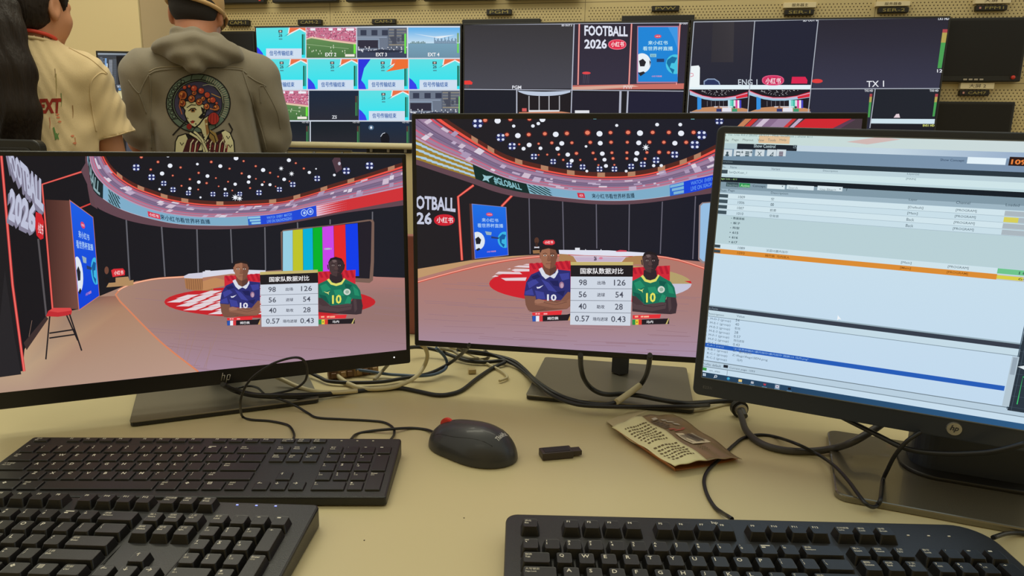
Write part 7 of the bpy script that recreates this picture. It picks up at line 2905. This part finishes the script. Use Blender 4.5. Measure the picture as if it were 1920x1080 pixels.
s.warp(jfold)
s.cone((-.012, .0, 1.41), (-.01, .02, 1.52), .060, .066, k=.004, cut=True)
s.cutz(.87, above=False)
jacket = link('denim_jacket', s.mesh('jacket'), M_DENIM, man, MN, smooth=True)
jb = bvh_of(jacket.data, MN)
CJ = lambda pts: [(230 + x * .2685, y * .2685) for x, y in pts]
for nm, pts, r in (('yoke_seam', [(182, 520), (230, 497), (320, 486), (420, 484), (520, 484), (640, 482), (760, 484), (830, 492), (868, 515)], .0022),
                   ('yoke_stitching', [(185, 500), (235, 476), (320, 466), (420, 462), (520, 462), (640, 462), (760, 466), (840, 476)], .0012),
                   ('left_back_seam', [(188, 525), (196, 620), (194, 760), (192, 900), (200, 1040)], .0016),
                   ('right_back_seam', [(838, 500), (870, 600), (910, 720), (950, 840), (985, 960), (1005, 1045)], .0022),
                   ('right_armhole_seam', [(875, 530), (930, 565), (1000, 600), (960, 600), (958, 640), (965, 720)], .0018),
                   ('left_armhole_seam', [(42, 560), (75, 610), (115, 650), (135, 610), (160, 560), (185, 520)], .0018),
                   ('left_sleeve_seam', [(115, 655), (140, 720), (165, 790)], .0014),
                   ('right_sleeve_seam', [(985, 600), (1040, 700), (1085, 800), (1100, 900)], .0016)):
    seam(nm, jb, CJ(pts), r, M_STITCH if 'stitch' in nm else M_DENIM, jacket)
# back print
dc = Decal(jb, 5)
dc.m(230, 0, .2685)
TEAL, INK = (96, 112, 100), (34, 30, 30)


def ringp(cx, cy, r0, r1, col, n=40, a0=0, a1=2 * PI, ky=1.0):
    for i in range(n):
        a, b = a0 + (a1 - a0) * i / n, a0 + (a1 - a0) * (i + 1) / n
        dc.poly([(cx + r0 * math.cos(a), cy + r0 * math.sin(a) * ky), (cx + r0 * math.cos(b), cy + r0 * math.sin(b) * ky),
                 (cx + r1 * math.cos(b), cy + r1 * math.sin(b) * ky), (cx + r1 * math.cos(a), cy + r1 * math.sin(a) * ky)], col, True)
    dc.up()


cx, cy = 528, 722
ringp(cx, cy, 0, 225, TEAL, ky=.92)
ringp(cx, cy, 218, 226, INK, ky=.92)
ringp(cx, cy, 176, 184, INK, ky=.92)
ringp(cx, cy, 0, 168, (72, 68, 96), ky=.92)
ringp(cx, cy, 164, 170, INK, ky=.92)
for i in range(16):
    a = i * PI / 8 + .1
    dc.line([(cx + 182 * math.cos(a), cy + 168 * math.sin(a)), (cx + 220 * math.cos(a + .1), cy + 203 * math.sin(a + .1))], 5, INK, True)
dc.up()
for i in range(22):
    a = -1.25 + i * .085
    dc.line([(cx + 180 * math.cos(a), cy + 166 * math.sin(a)), (cx + 212 * math.cos(a), cy + 196 * math.sin(a))], 7, (150, 150, 132), True)
dc.up()
for i in range(10):
    dc.ell(cx + 196 * math.cos(2.6 + i * .17), cy + 180 * math.sin(2.6 + i * .17), 15, 13, INK, keep=True)
dc.up()
for i in range(10):
    dc.ell(cx + 196 * math.cos(2.6 + i * .17), cy + 180 * math.sin(2.6 + i * .17), 10, 8, (110, 128, 114), keep=True)
dc.up()
dc.line([(350, 945), (420, 870), (470, 820)], 9, INK)
dc.line([(740, 860), (765, 905), (750, 940)], 9, INK)
# shoulders, bodice and hand
CRM, CRD = (206, 200, 160), (150, 110, 70)
dc.poly([(362, 1062), (366, 990), (385, 948), (440, 930), (500, 945), (560, 960), (640, 930), (700, 905), (750, 925), (778, 985), (784, 1062)], INK)
dc.poly([(370, 1062), (374, 990), (392, 955), (440, 938), (455, 970), (420, 1062)], CRM)
dc.poly([(690, 925), (715, 912), (745, 930), (770, 990), (776, 1062), (730, 1062), (700, 980)], CRM)
dc.poly([(420, 1062), (452, 975), (510, 960), (600, 975), (690, 930), (720, 1000), (728, 1062)], (74, 36, 40))
for x in range(470, 730, 34):
    dc.line([(x, 1062), (x + 8, 1000), (x + 26, 975)], 8, (214, 206, 176), True)
    dc.line([(x + 16, 1062), (x + 24, 1010)], 7, (132, 44, 50), True)
dc.up()
for x, y in ((415, 1005), (640, 985), (735, 960), (750, 1020)): dc.line([(x - 12, y - 10), (x, y + 10), (x + 12, y - 8)], 6, INK)
dc.poly([(600, 900), (650, 930), (668, 980), (640, 1000), (606, 960)], (150, 124, 72))
dc.line([(600, 915), (640, 950), (655, 1000)], 6, INK)
# neck, face
dc.poly([(520, 880), (560, 830), (602, 800), (600, 870), (612, 930), (585, 990), (560, 1062), (520, 1062), (560, 960), (545, 900)], INK)
dc.poly([(524, 884), (562, 836), (596, 812), (594, 872), (604, 930), (578, 985), (552, 1050), (530, 1050), (568, 960), (550, 900)], CRM)
dc.poly([(572, 840), (598, 815), (596, 880), (606, 925), (588, 950)], CRD)
dc.poly([(415, 715), (440, 700), (520, 706), (572, 730), (588, 770), (570, 830), (540, 872), (505, 896), (470, 880), (448, 848), (436, 812), (428, 790), (434, 770), (418, 745)], INK)
dc.poly([(424, 722), (446, 708), (520, 714), (564, 736), (578, 772), (560, 826), (534, 864), (505, 886), (478, 872), (456, 842), (444, 812), (438, 796), (442, 772), (426, 746)], CRM)
dc.poly([(545, 745), (574, 765), (572, 815), (550, 832), (530, 820), (556, 790)], INK)
dc.poly([(470, 765), (492, 752), (512, 762), (505, 784), (482, 786)], CRD)
dc.line([(462, 776), (480, 758), (505, 756), (516, 768)], 7, INK)
dc.ell(492, 771, 9, 8, INK)
dc.line([(450, 752), (480, 732), (512, 734)], 6, INK)
dc.line([(440, 782), (434, 776), (440, 766)], 5, INK)
dc.line([(456, 818), (450, 826), (462, 830)], 4, INK)
dc.poly([(474, 850), (490, 840), (506, 846), (498, 860), (482, 862)], (170, 60, 54))
dc.line([(472, 850), (490, 850), (508, 846)], 4, INK)
# fingers under the chin
for pts in ([(470, 930), (520, 960), (560, 1000), (570, 1060)], [(500, 920), (545, 955), (580, 1000)], [(520, 935), (556, 975), (590, 1062)]):
    dc.line(pts, 22, INK)
    dc.line(pts, 14, CRM)
# head dress: red and orange blossoms and beads
for x, y, r in ((422, 665, 34), (420, 720, 26), (483, 690, 26), (535, 712, 24), (585, 745, 22), (560, 690, 16), (652, 752, 24), (606, 700, 18), (500, 650, 18)):
    dc.ell(x, y, r, r * 1.1, INK)
    dc.ell(x, y, r * .82, r * .9, (178, 96, 54))
    dc.ell(x, y, r * .5, r * .55, (120, 54, 40))
    dc.ell(x - r * .2, y - r * .25, r * .25, r * .25, (222, 160, 90))
for x, y, r in ((436, 612, 12), (498, 620, 20), (548, 636, 20), (590, 664, 19), (628, 698, 20), (466, 606, 9), (655, 720, 9)):
    dc.ell(x, y, r * 1.15, r * 1.15, INK)
    dc.ell(x, y, r, r, (182, 72, 52))
    dc.ell(x - r * .3, y - r * .3, r * .35, r * .35, (220, 130, 96))
for a, b, r0 in ((632, 830, 36), (468, 885, 17)):
    dc.ell(a, b, r0 * 1.1, r0 * 1.25, INK)
    dc.ell(a, b, r0, r0 * 1.15, (160, 48, 42))
    for k in (-.5, 0, .5): dc.line([(a + k * r0, b - r0 * .9), (a + k * r0 * 1.2, b + r0 * .9)], 4, (104, 28, 30))
dc.line([(560, 600), (600, 590), (650, 605), (690, 660), (700, 720)], 6, (150, 150, 132))
dc.line([(620, 655), (650, 668), (682, 682)], 5, (196, 150, 70))
dc.line([(605, 760), (640, 770), (672, 755)], 8, (178, 110, 60))
dc.line([(430, 640), (410, 690), (402, 740), (420, 800)], 6, (178, 96, 54))
o = dc.build('back_print', M_PRINT, jacket)
o['label'] = 'printed portrait of a woman with a blossom headdress in a round medallion'
# hood lying on the back
s = SDF((-.19, -.22, 1.31), (.2, .12, 1.52), .0045)
pts = [(-.080, .05, 1.430), (-.088, -.01, 1.447), (-.066, -.058, 1.462), (-.012, -.082, 1.466), (.048, -.066, 1.452), (.080, -.01, 1.428), (.09, .05, 1.412)]
s.path(pts, [.012, .014, .017, .018, .017, .014, .012], k=.02)
pts = [(-.118, .01, 1.405), (-.110, -.05, 1.418), (-.066, -.092, 1.430), (-.008, -.108, 1.432), (.056, -.09, 1.426), (.098, -.045, 1.412), (.110, .01, 1.40)]
s.path(pts, [.014, .017, .020, .022, .020, .017, .014], k=.03)
s.path([(-.120, -.068, 1.418), (-.062, -.118, 1.388), (-.024, -.134, 1.364), (.024, -.124, 1.384), (.092, -.082, 1.412), (.108, -.05, 1.418)], [.012, .015, .013, .015, .014, .012], k=.03)
s.path([(-.04, -.105, 1.418), (-.024, -.126, 1.378)], [.024, .014], k=.04)
s.path([(.03, -.100, 1.418), (-.008, -.124, 1.382)], [.024, .014], k=.04)
s.path([(-.09, -.080, 1.418), (-.05, -.106, 1.405), (0, -.11, 1.41), (.05, -.095, 1.41), (.085, -.07, 1.412)], [.018, .020, .022, .02, .018], k=.04)
s.warp(lambda x, y, z: (.0026 * np.sin(120 * (z + .36 * np.abs(x + .01)) + .8 * np.sin(16 * x)) + .0014 * np.sin(60 * (x + z))) * (y < .03))
hood = link('hood', s.mesh('hood'), M_DENIM2, jacket, MN, smooth=True)
# cap
Hc = Vector(HM)
hp = lambda x, y, z: tuple(Hc + R3 @ (Vector((x, y, z)) * .97))
s = SDF((-.14, -.12, 1.5), (.16, .2, 1.72), .0045)
s.ell(hp(0, -.012, .036), (.086, .105, .092), k=.0, rot=R3)
# crown only above the band line
nrm = R3 @ Vector((.16, -.24, 1)).normalized()
p0 = Vector(hp(0, 0, .008))
Xg, Yg, Zg = np.meshgrid(*s.ax, indexing='ij', sparse=True)
pl = -((Xg - p0.x) * nrm.x + (Yg - p0.y) * nrm.y + (Zg - p0.z) * nrm.z)
s.D = np.maximum(s.D, pl).astype(np.float32)
s.cone(hp(-.01, -.112, .0), hp(-.01, -.09, .032), .022, .026, k=.004, cut=True)
cap = link('cap', s.mesh('cap'), M_CAP, man, MN, smooth=True)
bm = bmesh.new()
add_tube(bm, [hp(.0865 * math.cos(a), -.012 + .106 * math.sin(a), .012 - .16 * .087 * math.cos(a) + .24 * (-.012 + .106 * math.sin(a))) for a in [i * 2 * PI / 40 for i in range(41)]], .007, 8)
bmo('band', bm, M_CAP, cap, MN, smooth=True)
bm = bmesh.new()
vs = []
for j in range(5):
    for i in range(13):
        a = PI * (.12 + .76 * i / 12)
        r = 1 + .62 * j / 4 * math.sin(a) ** .7
        vs.append(bm.verts.new(hp(.085 * math.cos(a) * (1 + .05 * j), -.012 + .104 * math.sin(a) * r, .036 - .016 * j / 4 - .02 * abs(math.cos(a)) * j / 4)))
for j in range(4):
    for i in range(12):
        k = j * 13 + i
        bm.faces.new((vs[k], vs[k + 1], vs[k + 14], vs[k + 13]))
o = bmo('brim', bm, M_CAP, cap, MN, smooth=True)
o.modifiers.new('thickness', 'SOLIDIFY').thickness = .003
bm = bmesh.new()
add_tube(bm, [hp(-.01 + .028 * math.cos(a), -.113, -.010 - .16 * .028 * math.cos(a)) for a in [PI * i / 8 for i in range(9)]], .004, 6)
bmo('strap', bm, M_BLACK, cap, MN)
# short hair
s = SDF((-.14, -.12, 1.46), (.16, .2, 1.66), .0045)
s.ell(hp(0, -.014, .026), (.0785, .096, .09), k=.01, rot=R3)
s.ell(hp(0, -.052, -.020), (.062, .048, .045), k=.03, rot=R3)
s.ell(hp(0, .055, -.035), (.10, .075, .10), k=.004, rot=R3, cut=True)
s.ell(hp(.083, .0, -.02), (.022, .028, .04), k=.004, rot=R3, cut=True)
s.ell(hp(-.083, .0, -.02), (.022, .028, .04), k=.004, rot=R3, cut=True)
M_STUB = mat('cropped_black_hair', (38, 32, 30), .9, noise=(300, .4), bump=(1500, .8))
link('hair', s.mesh('hair'), M_STUB, man, MN, smooth=True)
# glasses
bm = bmesh.new()
for x in (-1, 1):
    add_tube(bm, [hp(x * .080, -.005, .008), hp(x * .080, .04, .010), hp(x * .070, .092, .006)], .0016, 6)
    add_tube(bm, [hp(x * .034 + .024 * math.cos(a), .098, -.004 + .018 * math.sin(a)) for a in [i * 2 * PI / 20 for i in range(21)]], .0014, 6)
add_tube(bm, [hp(-.010, .1, .002), hp(.010, .1, .002)], .0014, 6)
bmo('glasses', bm, M_BLACK, man, MN)
s = SDF((-.26, -.2, .03), (.26, .2, 1.02), .009)
trousers(s, .095, .89, .09)
link('trousers', s.mesh('trousers'), M_TROUSER, man, MN, smooth=True)
shoes(man, MN, .095, 0)

# ================================================================ their workstation
M_WHITE = mat('white_laminate', (224, 216, 190), .4)
MWS = T(-1.62, 2.72, 0)
wd = root('workstation_desk', MWS, 'cream desk in front of the two standing people', 'desk')
bm = bmesh.new()
add_box(bm, (0, 0, .7275), (1.5, .5, .025), .003)
bmo('desk_top', bm, M_CREAM, wd, MWS)
for sx in (-1, 1):
    bm = bmesh.new()
    add_box(bm, (sx * .72, 0, .357), (.03, .46, .714), .003)
    bmo('side_panel', bm, M_CREAM, wd, MWS)
a = at_y(240, 227, 2.72)
zs = a.z
sh_ = root('raised_shelf', T(-1.62, 2.82, .74), 'white raised shelf on the desk between the two people', 'shelf')
MS_ = T(-1.62, 2.82, 0)
bm = bmesh.new()
add_box(bm, (0, 0, zs - .016), (1.3, .26, .022), .003)
bmo('board', bm, M_WHITE, sh_, MS_)
for sx in (-1, 1):
    bm = bmesh.new()
    add_box(bm, (sx * .63, 0, (zs - .024 + .74) / 2), (.02, .24, zs - .024 - .74), .002)
    bmo('upright', bm, M_WHITE, sh_, MS_)


def back_monitor(pxl, pyt, Y, W, H, zbase, label, draw, yaw=0.0):
    p = at_y(pxl, pyt, Y)
    M = T(p.x + W / 2, Y, p.z - H) @ RZ(yaw) @ Matrix(((1, 0, 0, 0), (0, 0, -1, 0), (0, 1, 0, 0), (0, 0, 0, 1)))
    r = root('monitor', T(p.x + W / 2, Y + .06, zbase), label, 'monitor')
    c = monitor_body(r, M, W, H, .008, .008, .014, .003)
    c.px_off = 0
    draw(c)
    c.build('screen', M_SCREEN, r)
    bm = bmesh.new()
    zc = p.z - H * .5
    add_box(bm, (p.x + W / 2, Y + .058, (zbase + zc) / 2), (.04, .025, zc - zbase), .004)
    bmo('stand_column', bm, M_BLACK, r)
    bm = bmesh.new()
    add_box(bm, (p.x + W / 2, Y + .045, zbase + .006), (.2, .16, .01), .004)
    bmo('stand_base', bm, M_BLACK, r)


def ui1(c):
    c.m(160, 80, .1944)
    c.rect(60, 40, 1400, 1000, (64, 66, 70))
    c.rect(100, 90, 1400, 118, (140, 150, 160))
    c.rect(120, 118, 1400, 140, (60, 64, 72))
    R_ = random.Random(3)
    for i in range(22):
        c.rect(140, 140 + i * 12, 150 + R_.random() * 60, 146 + i * 12, (110, 120, 134), True)
        c.rect(228, 165 + i * 8, 262, 170 + i * 8, (150, 156, 166), True)
        c.rect(268, 160 + i * 11, 298, 165 + i * 11, (96, 104, 116), True)
    c.up()
    c.rect(188, 150, 206, 290, (120, 160, 206))
    c.rect(205, 200, 215, 300, (206, 220, 230))
    c.poly([(298, 128), (900, 128), (900, 400), (322, 402)], (24, 22, 24))
    c.rect(386, 262, 396, 272, (170, 170, 176))
    c.poly([(300, 408), (900, 410), (900, 436), (310, 436)], (120, 130, 146))
    for i in range(10): c.ell(318 + i * 24, 424, 8, 6, (200, 206, 214), keep=True)
    c.up()
    c.rect(320, 440, 360, 460, (90, 140, 190))
    c.rect(316, 466, 366, 540, (206, 196, 150))
    c.poly([(360, 466), (900, 466), (900, 640), (380, 640)], (70, 74, 84))
    c.rect(372, 640, 900, 660, (96, 104, 112))


def ui2(c):
    c.m(160, 80, .1944)
    c.rect(300, 780, 1400, 1400, (40, 36, 40))
    c.rect(395, 780, 460, 1100, (74, 76, 84))
    for i in range(12): c.rect(426, 880 + i * 12, 450, 886 + i * 12, (120, 130, 150), True)
    c.up()


back_monitor(179, 95, 2.74, .545, .298, zs, 'monitor with dark editing software on the shelf between the two people', ui1)
back_monitor(228, 236, 2.56, .3, .29, .74, 'dark monitor standing below the raised shelf', ui2)

# ---------------------------------------------------------------- office chair in front of the woman
p = at_y(77, 262, 1.70)
MC = T(p.x - .24, 1.70, 0) @ RZ(.05)
ch = root('office_chair', MC, 'black office chair whose flat backrest shows at the left picture edge', 'chair')
M_CHAIR = mat('black_mesh_fabric', (38, 36, 34), .8, bump=(900, .6))
bm = bmesh.new()
add_prism(bm, rrect(.47, .5, .02, 6), -.014, .014, M=T(0, 0, p.z - .25) @ RX(PI / 2), bev=.004)
bmo('backrest', bm, mat('chair_frame_black', (30, 29, 28), .4), ch, MC)
bm = bmesh.new()
add_prism(bm, rrect(.43, .46, .015, 6), -.018, .0185, M=T(0, 0, p.z - .25) @ RX(PI / 2), bev=.002)
bmo('back_panel', bm, M_CHAIR, ch, MC)
bm = bmesh.new()
add_prism(bm, rrect(.48, .40, .08, 8), .44, .50, M=T(0, -.23, 0), bev=.02)
bmo('seat', bm, M_CHAIR, ch, MC, smooth=True, angle=40)
bm = bmesh.new()
add_tube(bm, catmull([(0, .025, p.z - .35), (0, .04, .62), (0, .0, .46), (0, -.16, .43)], 8), .02, 10)
bmo('back_bracket', bm, M_BLACK, ch, MC)
bm = bmesh.new()
add_tube(bm, [(0, -.2, .1), (0, -.2, .44)], .025, 14)
bmo('gas_column', bm, M_METAL, ch, MC)
for i in range(5):
    a = i * 2 * PI / 5 + .3
    bm = bmesh.new()
    e = Vector((math.cos(a) * .29, -.2 + math.sin(a) * .29, .075))
    add_tube(bm, [(0, -.2, .11), e], lambda t: .022 - .008 * t, 8)
    lg = bmo('leg', bm, M_BLACK, ch, MC)
    bm = bmesh.new()
    bmesh.ops.create_cone(bm, cap_ends=True, segments=16, radius1=.03, radius2=.03, depth=.04, matrix=T(e.x, e.y, .03) @ RZ(a) @ RX(PI / 2))
    bmo('caster', bm, M_BLACK, lg, MC)

# ---------------------------------------------------------------- things seen in the slit between the left and middle monitors
q0 = at_y(768, 440, 1.36)
q1 = at_y(768, 590, 1.36)
bm = bmesh.new()
add_box(bm, (q0.x, 1.36, (DESK + q0.z) / 2), (.07, .03, q0.z - DESK), .003)  # plain red upright panel, put in to fill the gap
tag(bmo('red_panel', bm, mat('dusty_red', (150, 84, 72), .6)), 'dusty red upright panel in the gap between the left and middle monitors', 'folder')
